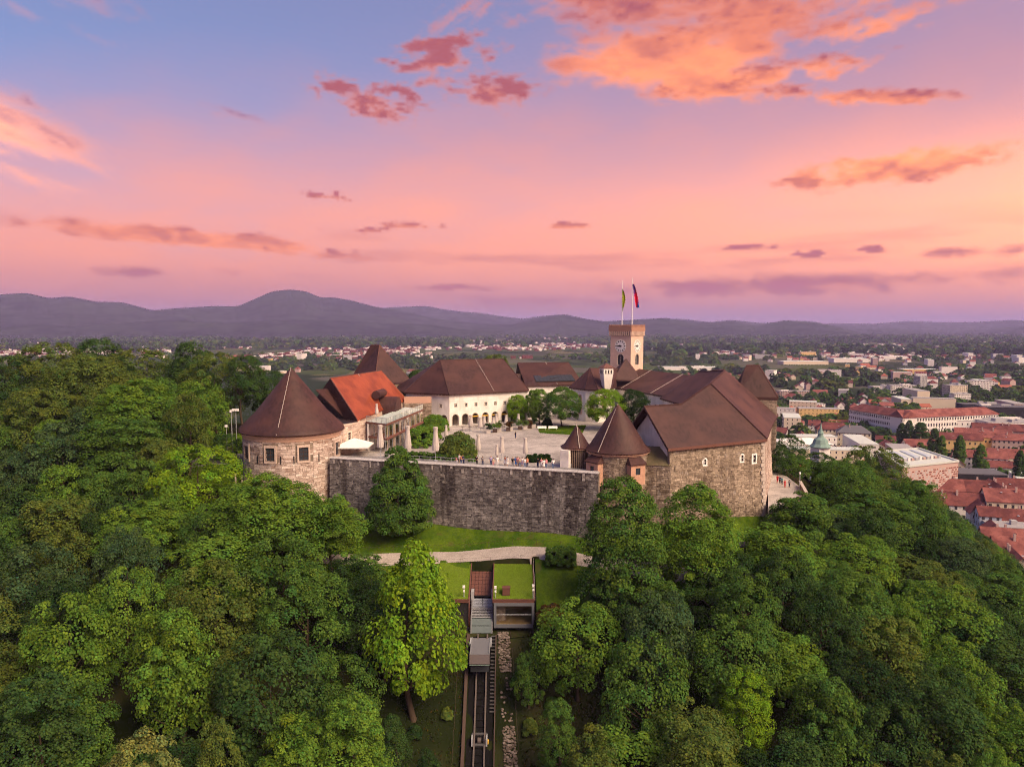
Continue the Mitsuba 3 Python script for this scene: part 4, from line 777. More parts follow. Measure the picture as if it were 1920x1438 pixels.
def tree(name, label, x, y, w, h, kind, tone, seed, base=.22, group=None, z=None, cat='tree', rot=None, dense=1.0):
    """A tree standing on the ground: crown w wide, h high over all, its crown from base * h upwards."""
    k = thing(name, label, cat, group); z = ground(x, y) if z is None else z; rot = (x * 37.7 + y * 11.3) % 360 if rot is None else rot
    lean = T().translate([x, y, z]).rotate([0, 0, 1], rot)
    s = seed % 2
    scene[f'{k}__crown'] = {**crown(kind, tone, s, dense, *((6, True) if kind != 'slim' and h * (1 - base) > 1.75 * w else ((6 if w < 14.5 else 8.5), False))), 'to_world': T().translate([x, y, z + h * base]).rotate([0, 0, 1], rot).scale([w / 2, w / 2 * (.88 + .2 * ((seed * 7) % 5) / 4), h * (1 - base)])}
    scene[f'{k}__trunk'] = {**trunk(kind, s, base), 'to_world': lean.scale([h, h, h])}
    TREES.append((x, y, w)); return k
# (u, v of the top in the photograph, distance, crown width in pixels, kind, tone, foot of the crown, label): planted on the terrain, so that the height follows
HAND = [
    (95, 636, 205, 150, 'round', 'olive', .3, 'broad olive tree breaking the skyline at the far left'), (186, 632, 212, 95, 'round', 'dark', .3, 'dark round tree on the skyline right of the broad olive one'),
    (258, 648, 205, 120, 'oval', 'olive', .3, 'olive green tree on the skyline near the middle of the left wood'), (358, 639, 200, 84, 'oval', 'dark', .3, 'tall dark tree with the highest top on the left skyline'),
    (402, 655, 188, 112, 'oval', 'olive', .25, 'tall olive tree left of the floodlight masts'), (458, 664, 182, 76, 'oval', 'dark', .45, 'slender dark tree with a bare trunk behind the floodlight masts'),
    (500, 690, 196, 84, 'round', 'dark', .3, 'dark tree peeping out left of the great cone roof'), (18, 664, 200, 105, 'round', 'dark', .3, 'dark tree at the left picture edge on the skyline'),
    (160, 662, 186, 165, 'round', 'olive', .3, 'large yellowish olive tree in front of the left skyline'), (62, 725, 172, 130, 'round', 'olive', .25, 'dull olive tree at the left edge below the skyline trees'),
    (262, 706, 168, 175, 'wide', 'fresh', .25, 'big fresh green spreading tree in the middle of the left wood'), (250, 775, 154, 190, 'wide', 'mid', .2, 'wide mid green tree just below the fresh spreading one'),
    (352, 720, 176, 100, 'oval', 'mid', .25, 'mid green oval tree below the tall skyline trees'), (110, 790, 150, 130, 'round', 'blue', .2, 'dark bluish tree in the left wood'),
    (372, 828, 139, 165, 'round', 'bright', .03, 'brilliant yellow green maple left of the great round tower'), (212, 848, 146, 130, 'oval', 'mid', .2, 'mid green tree left of the brilliant maple'),
    (30, 903, 138, 120, 'round', 'dark', .2, 'dark green tree at the left picture edge half way down'), (424, 812, 160, 50, 'oval', 'dark', .2, 'small dark tree beside the road left of the tower'),
    (500, 888, 126, 215, 'wide', 'fresh', .2, 'large fresh green tree right below the great round tower'), (622, 925, 127, 120, 'wide', 'fresh', .25, 'fresh green tree before the left end of the terrace wall'),
    (262, 935, 126, 180, 'wide', 'fresh', .2, 'wide fresh green tree in the left wood below the brilliant maple'), (405, 1000, 116, 170, 'round', 'fresh', .2, 'fresh round tree left of the large tree under the tower'),
    (120, 1108, 100, 140, 'oval', 'fresh', .2, 'light feathery tree low on the left side'), (325, 1140, 97, 165, 'wide', 'fresh', .2, 'light green feathery tree low left of centre'),
    (60, 1015, 112, 150, 'round', 'blue', .2, 'greyish blue green tree at the left picture edge'), (570, 1065, 108, 200, 'round', 'mid', .2, 'heavy round mid green tree left of the lawn'),
    (500, 1175, 95, 190, 'round', 'dark', .2, 'dark round tree low left of the bright tree by the track'), (262, 1362, 80, 150, 'oval', 'yellow', .2, 'yellowish flowering tree at the bottom left'), (405, 1330, 84, 90, 'oval', 'olive', .2, 'small olive tree at the bottom right of the yellowish one'),
    (540, 1325, 85, 150, 'wide', 'fresh', .2, 'fresh green tree at the bottom edge left of centre'), (60, 1245, 86, 190, 'round', 'dark', .2, 'dark tree in the bottom left corner'),
    (776, 1012, 107, 186, 'drop', 'bright', .17, 'large bright yellow green tree left of the funicular'), (655, 1290, 89, 130, 'round', 'fresh', .25, 'fresh green tree below the large bright one'), (680, 1040, 122, 110, 'round', 'mid', .2, 'mid green tree at the left end of the lawn'),
    (747, 828, 139, 150, 'cone', 'mid', .05, 'conical mid green tree standing in front of the terrace wall'),
    (1170, 884, 117, 140, 'oval', 'mid', .1, 'tall full tree in front of the small round tower'), (1306, 898, 121, 128, 'oval', 'fresh', .08, 'tall fresh green tree in front of the big corner house'),
    (1462, 980, 124, 150, 'wide', 'fresh', .15, 'fresh green maple below the right corner of the castle'), (1085, 1118, 110, 150, 'round', 'fresh', .15, 'fresh green tree right of the station box'),
    (992, 1218, 109, 58, 'oval', 'mid', .15, 'small slim tree right of the rubble strip'), (1215, 1185, 100, 160, 'round', 'mid', .15, 'round mid green tree low right of centre'), (1155, 1070, 117, 90, 'round', 'dark', .1, 'dark bushy tree at the foot of the tall tree'),
    (1310, 1340, 86, 165, 'round', 'olive', .2, 'pale olive round tree at the bottom right of centre'), (1660, 1155, 108, 160, 'oval', 'olive', .2, 'olive tree with upright sprays on the right slope'),
    (1502, 920, 140, 120, 'wide', 'mid', .15, 'mid green tree below the walkway on the right'), (1585, 868, 168, 130, 'wide', 'mid', .15, 'mid green tree right of the railed path'), (1640, 832, 186, 120, 'oval', 'olive', .2, 'olive green tree topping the right slope'),
    (1700, 890, 172, 120, 'wide', 'mid', .2, 'mid green tree on the shoulder of the right slope'), (1480, 812, 196, 62, 'round', 'dark', .2, 'dark tree close behind the right corner of the castle'), (1625, 915, 150, 170, 'wide', 'mid', .15, 'broad layered tree in the middle of the right slope'),
    (1790, 1000, 150, 150, 'wide', 'blue', .2, 'dull blue green tree where the right slope meets the roofs'), (1880, 1075, 140, 140, 'wide', 'mid', .2, 'mid green tree at the right picture edge'), (1850, 1165, 118, 170, 'wide', 'dark', .2, 'dark tree low at the right picture edge'),
    (1760, 1285, 96, 190, 'oval', 'dark', .2, 'large dark tree near the bottom right corner'), (1872, 1385, 82, 95, 'oval', 'fresh', .2, 'light feathery tree in the bottom right corner'), (1490, 1185, 106, 150, 'wide', 'fresh', .2, 'fresh green tree low on the right slope'),
    (1400, 1240, 98, 90, 'oval', 'bright', .15, 'small bright yellow green tree low on the right'), (1110, 1345, 88, 120, 'wide', 'olive', .2, 'olive tree at the bottom edge right of the track'), (1565, 1050, 126, 170, 'wide', 'mid', .15, 'layered dark edged tree right of the fresh maple'),
    (1700, 1040, 136, 130, 'wide', 'olive', .2, 'yellowish olive tree high on the right slope'), (1335, 1060, 116, 100, 'round', 'dark', .1, 'dark bush like tree below the tall fresh tree'), (1250, 1085, 113, 80, 'round', 'mid', .1, 'mid green bushy tree between the two tall trees'),
    (1770, 1090, 122, 150, 'oval', 'fresh', .2, 'fresh green tree in the middle of the right edge slope'), (1560, 1270, 95, 150, 'wide', 'mid', .2, 'mid green tree near the bottom right'), (392, 940, 128, 100, 'round', 'mid', .05, 'mid green tree directly below the brilliant maple'), (318, 905, 131, 80, 'oval', 'fresh', .05, 'fresh green tree at the left foot of the brilliant maple'), (1532, 846, 186, 74, 'round', 'dark', .1, 'dark rounded tree just right of the walkway lamp'), (1562, 862, 178, 60, 'oval', 'mid', .1, 'mid green tree behind the railed path on the right'), (1512, 868, 184, 46, 'round', 'fresh', .1, 'small fresh green tree behind the walkway people'),
    (1466, 838, 178, 50, 'round', 'dark', .05, 'dark low tree behind the red clothed people on the walkway'), (1492, 850, 176, 48, 'round', 'mid', .05, 'low mid green tree between walkway people and lamp'),
    (735, 1335, 97, 66, 'round', 'dark', .1, 'dark bushy tree below the trunk of the bright tree'), (1045, 1300, 99, 62, 'round', 'mid', .1, 'bushy tree on the dark slope right of the rubble strip'), (800, 1398, 95, 60, 'round', 'deep', .05, 'very dark bush at the bottom edge left of the track'),
    (930, 657, 246, 66, 'round', 'olive', .2, 'dark olive tree rising behind the arcaded house roof'), (785, 692, 240, 60, 'round', 'dark', .2, 'dark tree behind the gap left of the arcaded house'),
]
NEAR = '''far left skyline tree;round skyline tree;olive skyline tree;highest skyline tree;tall mast tree;bare trunk tree;cone roof tree;left edge skyline tree;large yellowish tree;dull olive edge tree;fresh spreading tree;wide mid wood tree;oval mid wood tree;dark bluish tree;brilliant maple;oval maple neighbour;dark left edge tree;small roadside tree;large tower foot tree;fresh wall end tree;wide lower wood tree;fresh round tree;feathery left tree;feathery lower tree;blue left edge tree;heavy lawn side tree;dark round lower tree;yellowish bottom tree;small olive bottom tree;fresh bottom edge tree;dark corner tree;bright track tree;fresh low tree;lawn end tree;conical wall tree;tall tower tree;tall fresh tree;fresh corner maple;station side tree;slim rubble tree;round slope tree;bushy foot tree;pale olive bottom tree;upright spray tree;walkway tree;railed path tree;slope top tree;slope shoulder tree;castle corner tree;broad layered tree;dull roof side tree;mid right edge tree;dark right edge tree;large dark corner tree;feathery corner tree;fresh low slope tree;small bright tree;olive track edge tree;dark layered tree;yellowish slope tree;dark bush tree;bushy between tree;fresh edge slope tree;low right tree;maple foot tree;left maple foot tree;lamp side tree;railed path back tree;small walkway tree;dark walkway tree;low walkway tree;bushy trunk tree;bushy rubble tree;very dark bottom bush;arcade roof tree;roof gap tree'''.split(';')
for i, (u, v, Y, wp, kind, tone, base, lab) in enumerate(HAND):
    p = aty(u, v, Y); z = ground(p[0], Y); tree('tree', lab, p[0], Y, wp * Y / FOC, max(p[2] - z, 5), kind, tone, i, base, z=z, dense=1.7 if 'in front of the' in lab else 1.0)
FILL = [(99.8, 221.7, 10.4, 13.2), (133.2, 229.3, 9.9, 14.4), (-108.2, 240, 12.9, 13.1), (-184.8, 248, 9.4, 18.1), (-151.4, 197.4, 11.9, 15.3), (-97.1, 155.3, 11.5, 13.6), (31.5, 104.1, 11.5, 17), (-121.2, 260, 12.4, 18.7), (73.8, 104.7, 9.1, 13.4), (-156.6, 248.4, 10.6, 14.1), (-153.4, 231.3, 10.8, 17.7), (-165.6, 247.3, 12.1, 14.6), (-69.2, 144.7, 9.3, 15.2), (-124.5, 228.1, 10.1, 18), (-94.8, 174.7, 9.9, 18.8), (133.1, 219.8, 8.5, 11.1), (-113.9, 190.6, 12.7, 18.8), (148.3, 230.8, 11, 12), (113.7, 214.7, 10.8, 14.6), (108, 164.1, 8.5, 14.6), (97.1, 147.4, 12.2, 13.9), (-103.4, 140, 12.1, 16.5), (-90.7, 223.1, 11, 13.6), (105.1, 212.5, 8.3, 13.5), (-66.6, 154.7, 9.3, 17.6), (144.4, 224.2, 7.7, 9.7), (-143.1, 245.1, 12.6, 14.5), (-138.2, 227, 11.2, 16.6), (-68.3, 89.2, 11.3, 18.7), (-112.6, 259.6, 10.6, 18), (121.5, 228.8, 8.9, 16.5), (-146.9, 206.2, 9.2, 14.8), (-159.7, 240.5, 12.3, 16.5), (117.8, 165.5, 8.5, 11.1), (110.6, 199.5, 10.2, 14.3), (-41.4, 138.4, 10.4, 10.2), (39.1, 80.9, 12.6, 18.8), (92, 216.8, 7.4, 10.4), (-77.9, 129.7, 13.5, 16.4), (134.4, 257.1, 10.2, 12.3), (156.6, 239.5, 12, 13.9), (-117.8, 177.6, 10.9, 17.3), (-124.9, 191.6, 10.3, 14.5), (114.5, 224.3, 12.1, 12.3), (108.8, 182.8, 8.5, 13.6), (-127.7, 168.4, 12.9, 14.6), (-165.3, 260.2, 12.5, 18.9), (152.3, 254.2, 8.3, 13.4), (80.1, 101.5, 8.8, 14.3), (84.5, 199.5, 7.7, 8.7), (60.9, 131.7, 12.2, 12.8), (-140.8, 188.2, 11.8, 18.2), (-152.2, 259.3, 12.4, 13.6), (92.1, 163.3, 8.5, 16.8), (79.5, 183.4, 9.5, 8.5), (138.1, 240.4, 9.4, 12.6), (120.2, 205, 9.9, 10.9), (127.4, 259.4, 9.8, 14.4), (97.7, 185.1, 9.4, 15.5), (-109.5, 220.9, 13.2, 15), (-132.9, 210.8, 10.9, 16.2), (120, 180, 8.3, 8.7), (68.7, 100.1, 9.8, 15.9), (79.7, 135.6, 9.1, 12.8), (-98.4, 243.8, 10.9, 16.2), (-126.3, 243, 9.8, 16.4), (95.1, 156.1, 10.2, 12.1), (155.7, 247.3, 8.9, 13.4), (79.2, 154.6, 9.7, 14.1), (94.9, 207.4, 9.7, 12.6), (-174, 256.6, 9, 14.2), (112.6, 240.1, 8.7, 14.8), (-85.4, 209, 9.5, 15.4), (-91.2, 183.3, 10.6, 14.2), (62.3, 118.2, 8.5, 13.6), (-186.1, 256.7, 12.3, 14.8), (98.1, 168.5, 11.5, 14.6), (-19.2, 111, 10.8, 14.7), (-68.2, 163.9, 11.1, 17.6), (-113.4, 201.7, 9.6, 13.4), (80.7, 111.8, 11.2, 15.1), (-168.6, 222, 11.6, 14.5), (130.9, 211.7, 7.9, 8.5), (116.8, 261.3, 9, 11.7), (-94.4, 165.2, 11.9, 17.6), (100.3, 197.7, 12.2, 16.5), (-54.5, 105, 9.3, 18.5), (-118.2, 240.8, 10, 14.5), (-93.9, 126.6, 9.8, 15.9), (-149.7, 240, 10.2, 14.5), (-172.7, 230.6, 10, 14.4), (-107.5, 157.3, 11.7, 13.4), (-130.6, 258.9, 10.6, 13.8), (146.5, 246.8, 8.8, 16.1), (88.7, 118.9, 10.4, 12.3), (-104.6, 252.7, 9.5, 14.9), (-72.3, 120.5, 10.2, 14.2), (100.1, 233.6, 7.9, 13.9), (115.4, 151.2, 8.4, 12), (-153.9, 217.6, 11.1, 13.2), (-101.3, 216.4, 10.5, 14.3), (-59.3, 115.3, 9.1, 16.3), (-142.7, 256.3, 10.2, 16.9), (122.8, 216.8, 8.2, 13.4), (-145.9, 222.6, 9.1, 13.3), (-20, 94.7, 7.6, 9.1), (-125.1, 216.5, 10.2, 15.5), (105, 134.3, 8.7, 13.8), (147.4, 259.2, 9.2, 16), (110.8, 250.6, 10.1, 13.1), (-94.6, 196.1, 10.8, 13.6), (-179.8, 240.7, 12.9, 15.4), (168.9, 244.5, 10.3, 13.2), (21.3, 106.9, 10, 18.9), (-117.7, 248.6, 10.4, 13), (-87.6, 193.6, 9.1, 15.7), (-57.3, 93.7, 10.5, 15.2), (-65.8, 107.9, 10.2, 14.9), (129.5, 235.1, 9, 12), (-114.6, 228.2, 10.6, 18.3), (52.8, 115.7, 13.1, 15.8), (36.3, 89.6, 11.4, 15), (-90.5, 214.7, 11.2, 16.2), (44.4, 87.8, 11, 13.1), (79.3, 126.8, 10.5, 14.6), (108.8, 174.1, 9, 12.9), (-99, 227.5, 9.1, 15.3), (121.5, 243.8, 12.3, 16), (60.2, 86.2, 10.1, 16.4), (-74.3, 104, 11.2, 17.9), (-40.9, 88.4, 10.4, 15.1), (65.4, 108.3, 11.1, 16.8), (113.3, 188.6, 8.5, 12.1), (46.4, 110, 9.6, 16.8), (-86, 120.6, 12.6, 15), (-43.6, 107.5, 13.1, 16.8), (111.3, 233.7, 8.9, 16.8), (-102, 176, 9.6, 13.2), (96.1, 122.2, 10.7, 11.9), (101.3, 176.6, 11.4, 15.4), (-119.3, 156.6, 9, 18.1), (-106.2, 148.2, 11.5, 13.7), (163.6, 237, 7.7, 11.2), (117.9, 173.3, 9.4, 10.2), (68, 141.7, 9.1, 14.2), (15, 92.7, 13, 15.2), (-131.6, 182.4, 11.9, 13.9), (-79.7, 109.7, 10.4, 17.1), (-80.6, 192.5, 9.1, 18.8), (86.8, 131.7, 9.9, 13.9), (49.1, 102.7, 10.7, 14.8), (-68.7, 137.7, 9.4, 15.4), (134.5, 249.2, 9, 12.3), (-120.9, 163.7, 9.8, 18.9), (-70.2, 97.9, 9.2, 13.1), (139.7, 232.9, 8.4, 14.7), (83.4, 193.1, 6.9, 9.1), (-22.5, 100.5, 9.2, 14.9), (-36, 115.4, 12.8, 15.5), (-82.4, 177.7, 10.6, 17.1), (-160.8, 210.6, 12.6, 14.4), (97.7, 131.5, 11.7, 12.6), (-147.4, 213.2, 9.2, 16.8), (-98.1, 147, 10.4, 18.2), (70.4, 91.8, 9.8, 16.8), (106.6, 149.3, 10, 13.2), (76.1, 175.7, 7.1, 9.8), (78.9, 144.6, 8.5, 13.4), (23.4, 95.5, 10.7, 15.2), (-48.5, 85.7, 11.7, 16.4), (121.3, 156.7, 8.6, 10.8), (-126.6, 236, 9.5, 15.8), (-136.7, 236.4, 12.2, 13.8), (105.7, 156.5, 9.7, 12), (-102, 167.5, 9.5, 15.5), (161.6, 251.8, 8.8, 12.2), (-85.9, 159, 9.5, 14.5), (-114, 151.4, 10.5, 17.9), (-176.2, 249.4, 11.3, 14.8), (127.6, 223.8, 8.5, 14.2), (130.7, 243, 9.8, 13.6), (111.1, 206.5, 8.6, 15.5), (104.5, 241.2, 9.9, 14.4), (139.9, 219.8, 8.7, 8.9), (83.2, 176.5, 11.9, 12.7), (156.6, 228.1, 9.3, 8.7), (35.4, 111.8, 10, 15.3), (-129.2, 250.4, 10.3, 15.4), (145.6, 239.2, 10.6, 13.2), (120.9, 193.6, 7.9, 8.8), (28.3, 87.6, 11, 16.4), (-100, 236.2, 10, 18.6), (62.8, 93.6, 10.5, 12.4), (128.1, 163.3, 9.1, 8.2), (92.8, 194.2, 9.1, 16.8), (-168.3, 236.4, 9.7, 16), (86.3, 160.3, 9.1, 14.4), (127.8, 251.5, 10, 12.6), (111.2, 141.4, 10.6, 11.8), (-106.8, 230.7, 9.6, 15.7), (-102.1, 131.6, 10.7, 16.3), (-37.3, 99.6, 9.6, 13.6), (140.2, 261.1, 9.4, 12.2), (87.4, 207.8, 7.6, 9.4), (169.2, 233.1, 8, 8.2), (-141.5, 200.7, 10.9, 18.7), (70, 128.6, 8.4, 11.8), (-158.1, 225.4, 9.3, 17.6), (97.8, 213.3, 8.3, 13.8), (-161.1, 232.3, 10.1, 17.9), (-144.7, 233.3, 9.9, 17), (-107.2, 211.2, 9.8, 17.7), (155.2, 259.8, 8.4, 12.2), (-85.1, 142.9, 10.3, 15.7), (105.8, 190.4, 9.8, 14.7), (-87.3, 129.5, 9.3, 13.7), (119.8, 252.9, 12.1, 16.7), (102.1, 141.6, 8.6, 12), (-139.6, 216.5, 11.3, 15.6), (-92.5, 204.2, 9.1, 18.3), (-130.2, 222.5, 9.2, 15.5), (35.7, 119.3, 8, 10.8), (-113.9, 166.1, 10, 17), (-25.7, 115.1, 9.5, 13.8), (62.9, 145.9, 7.5, 8.4), (-60.7, 80.1, 10, 18.5), (141.6, 252.8, 9.9, 12.9), (-104.8, 261.6, 10, 17.6), (-120, 185.1, 10.1, 15.5), (-148.6, 252, 9.1, 13.7), (-77.4, 138.5, 9.5, 16), (106.9, 224.1, 8.6, 16.8), (48.8, 94.2, 9.6, 16.1), (42.8, 116.1, 9, 15.5), (85.6, 140.5, 8.3, 12.6), (110.2, 260.4, 7.2, 9.4), (71.9, 159, 9.1, 16.2), (104.3, 205.2, 8.4, 11.7), (-105.7, 196.8, 11.9, 14.8), (-137.3, 262, 9.3, 16.5), (52.7, 88.1, 9.2, 16.4), (114.6, 159.2, 9.1, 12.9), (118.2, 236.9, 8.8, 15), (74.9, 97.7, 8.3, 15.3), (84, 166.4, 8.5, 12.1), (59.8, 103.4, 9.3, 15.8), (-69.6, 129.2, 9.2, 14.3), (-33.6, 133.6, 8.8, 8.1), (-118.5, 221, 9.8, 13.9), (-172.1, 243, 9.1, 17.3)]
TONE_NAME = {'mid': 'mid green', 'dark': 'dark green', 'olive': 'olive green', 'fresh': 'fresh green', 'blue': 'bluish green', 'deep': 'very dark'}
def seen(x, y, z):
    c, s = math.cos(TILT), math.sin(TILT); f = y * c - (z - EYE) * s; return UC + FOC * x / f, VC - FOC * (y * s + (z - EYE) * c) / f
USED = {}
def unique(lab, marks, u, v):
    """Adds the nearest landmarks of the picture to a description until it is a new one."""
    o = sorted(range(len(marks)), key=lambda i: math.hypot(marks[i][0] - u, marks[i][1] - v)); side = lambda m: ('left of' if m[0] > u + 12 else 'right of' if m[0] < u - 12 else 'above' if m[1] > v else 'below')
    for a in o[:5]:
        t = f'{lab} {side(marks[a])} the {marks[a][2]}'
        if t not in USED: break
        t = None
    if t is None:
        for a in o[:5]:
            for b_ in o[:7]:
                t = f'{lab} between the {marks[a][2]} and the {marks[b_][2]}'
                if a != b_ and t not in USED and len(t.split()) <= 16: break
                t = None
            if t: break
    if t is None: t = f'{lab} near the {marks[o[0]][2]}'
    USED[t] = 1; return t
TREE_MARKS = [(u, v + 45, nm) for (u, v, *_), nm in zip(HAND, NEAR)]
for i, (x, y, w, h) in enumerate(FILL):
    r = rng.random(); right = x > 45
    kind = str(rng.choice(['round', 'oval', 'wide'], p=[.42, .42, .16])); tone = rng.choice(['mid', 'dark', 'olive', 'fresh', 'blue', 'deep'], p=[.34, .2, .16, .12, .1, .08] if x > 0 or y < 120 else [.30, .14, .24, .2, .08, .04])
    region, grp = (('behind the castle', 'trees in the wood behind the castle') if y > 195 and abs(x) < 90 else ('on the right slope', 'trees in the wood on the right slope') if right and y > 105 else ('low on the right', 'trees in the wood low on the right') if right else
                   ('right of the track', 'trees on the slope right of the track') if x > 0 else ('low on the left', 'trees in the wood low on the left') if y < 115 else ('on the left', 'trees in the wood on the left'))
    tree('tree', unique(f"{TONE_NAME[str(tone)]} {kind if kind != 'wide' else 'spreading'} tree", TREE_MARKS, *seen(x, y, ground(x, y) + h * .8)), x, y, w, h, kind, str(tone), 0 * int(rng.integers(100)) + (1 if kind == 'round' and tone in ('mid', 'fresh') and i % 2 else 0), .2, grp)
# ---------------------------------------------------------------- lawns, paths, funicular station
def strip(key, low, up, bsdf, lift, rows=14, cols=60, label=None, kind='structure', zf=None):
    """A sheet on the ground between two plan polylines."""
    def along(P): P = np.asarray(P, float); t = np.r_[0, np.cumsum(np.linalg.norm(np.diff(P, axis=0), axis=1))]; q = np.linspace(0, t[-1], cols); return np.c_[np.interp(q, t, P[:, 0]), np.interp(q, t, P[:, 1])]
    a, b = along(low), along(up); t = np.linspace(0, 1, rows)[:, None, None]; P = a[None] * (1 - t) + b[None] * t
    Z = (height(P[..., 0], P[..., 1]) if zf is None else zf(P[..., 0], P[..., 1])) + lift
    i, j = np.meshgrid(np.arange(rows - 1), np.arange(cols - 1), indexing='ij'); k = i * cols + j
    return MB().add(np.concatenate([P, Z[..., None]], -1).reshape(-1, 3), np.stack([k, k + 1, k + cols + 1, k + cols], -1).reshape(-1, 4)).build(key, bsdf, smooth=True, kind=kind, label=label)
path_lo = [(-40, 129.6), (-30, 129.8), (-14, 130.2), (0, 130.2), (8, 128.7), (17, 126.6), (28, 125), (40, 124.6), (50, 126), (58, 131)]
path_up = [(-40, 132.6), (-30, 133.1), (-14, 133.6), (0, 133.4), (8, 131.9), (17, 129.8), (28, 128), (40, 127.8), (49, 129), (56, 134)]
strip('lawn', [(x, y - .4) for x, y in path_up], [(-44, 146), (-30, 150), (-10, 145), (14, 138), (30, 140), (46, 147), (54, 151), (60, 156)], 'm_grass', .05, 22, 110, 'green lawn between the terrace wall and the path')
strip('lawn', [(-34, 121), (-20, 121.5), (-7.4, 121.4)], [(-40, 129.9), (-20, 130.2), (-7.4, 130.5)], 'm_grass', .05, 14, 50, 'lower lawn left of the funicular station')
strip('lawn', [(4.0, 119.0), (10, 119.5), (17, 121), (30, 122), (44, 121)], [(4.0, 129.6), (8, 128.8), (17, 126.7), (28, 125.2), (44, 124.9)], 'm_grass', .05, 16, 70, 'lower lawn right of the funicular station')
strip('path', path_lo, path_up, 'm_path', .10, 5, 110, 'pale gravel path crossing the lawn below the castle')
strip('lawn', [(-66, 148), (-56, 147)], [(-68, 158), (-54, 158)], 'm_grass', .06, 8, 20, 'small lawn left of the great round tower'); strip('road', [(-74, 158), (-54, 158)], [(-74, 166), (-54, 164)], 'm_asphalt', .10, 5, 20, 'grey road passing left of the great round tower'); strip('lawn', [(-74, 166.1), (-54, 164.1)], [(-72, 186), (-54, 180)], 'm_grass', .06, 12, 20, 'grass bank behind the road on the left')
def f_asph(p, n, uv): return mx((.17, .165, .17), (.25, .24, .24), fb(p.x * .6, p.y * .6, 0, 3))
tex('m_asphalt', f_asph)

SB = thing('funicular_station', 'sunken hillside station with a grass roof, a rust brown shaft and a glazed box end', 'station')
rz = lambda x, y: -14.3 + (y - 130.3) * .30 + 0 * x
HX0, HX1, XR, XL, YF, YB = -7.05, -3.15, 3.62, -12.6, 120.3, 130.4
for xa, xb in ((HX1, XR), (XL, HX0)):
    strip(f'{SB}__grass_roof', [(xa, YF + .1), (xb, YF + .1)], [(xa, YB), (xb, YB)], 'm_grass2', .06, 10, 10, zf=rz, kind=None)
    m = MB(); v = [(x, y, rz(x, y) + dz) for dz in (-.45, .03) for x, y in ((xa, YF), (xb, YF), (xb, YB), (xa, YB))]; m.add(v, BOXF).build(f'{SB}__roof_slab', 'm_rust')
def f_grass2(p, n, uv): return mx((.095, .16, .012), (.125, .185, .02), fb(p.x * .7, p.y * .7, 0, 3)) * (.72 + .5 * nz(p.x * 9, p.y * 9))
tex('m_grass2', f_grass2)
for a, b in (((HX1, YF), (XR, YF)), ((XL, YF), (HX0, YF)), ((XR, YF), (XR, YB)), ((HX0, YF), (HX0, YB)), ((HX1, YF), (HX1, YB)), ((HX0, YB), (HX1, YB))): MB().bar((*a, rz(*a) + .06), (*b, rz(*b) + .06), .14, .22).build(f'{SB}__edge_beam', 'm_rust')
b = MB(); xs_ = np.linspace(XL, XR + .1, 14); [b.quad((p, YB - .1, rz(p, YB) + .05), (q, YB - .1, rz(q, YB) + .05), (q, 131.2, float(height(np.array([q]), np.array([131.2]))[0]) + .07), (p, 131.2, float(height(np.array([p]), np.array([131.2]))[0]) + .07)) for p, q in zip(xs_[:-1], xs_[1:])]; b.build('lawn', 'm_grass', kind='structure', label='narrow grass bank between the path and the station roof')
fl = lambda x, y: -15.4 - (YB - y) * .50 - np.where(y < 124.8, 2.5, 0)
for i in range(6):
    for j in range(7):
        x0, x1 = HX0 + .1 + (HX1 - HX0 - .2) * i / 6, HX0 + .1 + (HX1 - HX0 - .2) * (i + 1) / 6 - .06; y0, y1 = 124.95 + (YB - 125.1) * j / 7, 124.95 + (YB - 125.1) * (j + 1) / 7 - .09
        MB().add([(x, y, fl(x, y) + dz) for dz in (-.06, .0) for x, y in ((x0, y0), (x1, y0), (x1, y1), (x0, y1))], BOXF).build(f'{SB}__shaft_panel', 'm_rust')
MB().quad(*[(x, y, fl(x, y) - .1) for x, y in ((HX0, 124.8), (HX1, 124.8), (HX1, YB), (HX0, YB))]).build(f'{SB}__shaft_floor', 'm_dark')
for x in (HX0, HX1): MB().quad((x, YF, -23), (x, YB, -23), (x, YB, rz(x, YB) - .1), (x, YF, rz(x, YF) - .1)).build(f'{SB}__shaft_side', 'm_rust')
# glazed box end on the right
zt, zb = rz(0, YF) - .46, -21.9; x0, x1 = -2.95, XR
for a, b, h in (((x0, zt - .25), (x1, zt - .25), .5), ((x0, zb + .3), (x1, zb + .3), .6)): MB().box(((a[0] + b[0]) / 2, YF + .9, a[1] - h / 2), (b[0] - a[0], 2.0, h)).build(f'{SB}__frame', 'm_boxsteel')
for x in (x0 + .2, x1 - .2): MB().box((x, YF + .9, zb + .6), (.4, 2.0, zt - zb - 1.1)).build(f'{SB}__frame', 'm_boxsteel')
flat('m_boxsteel', (.14, .15, .17), .4)
MB().bar((x0 + .4, YF + .1, -19.75), (x1 - .4, YF + .1, -19.75), .09).build(f'{SB}__handrail', 'm_grey')
MB().quad((x0 + .4, YF + .3, zb + .6), (x1 - .4, YF + .3, zb + .6), (x1 - .4, YF + .3, zt - .5), (x0 + .4, YF + .3, zt - .5)).build(f'{SB}__pane', 'm_glass')
MB().quad((x0, YF + 6.5, zb), (x1, YF + 6.5, zb), (x1, YF + 6.5, zt), (x0, YF + 6.5, zt)).build(f'{SB}__back_wall', 'm_olive'); MB().quad((x0, YF, zb + .61), (x1, YF, zb + .61), (x1, YF + 6.5, zb + .61), (x0, YF + 6.5, zb + .61)).build(f'{SB}__floor', 'm_olive')
MB().quad((x1 - .02, YF, zb), (x1 - .02, YB, zb), (x1 - .02, YB, zt + 2), (x1 - .02, YF, zt)).build(f'{SB}__side_wall', 'm_boxsteel')
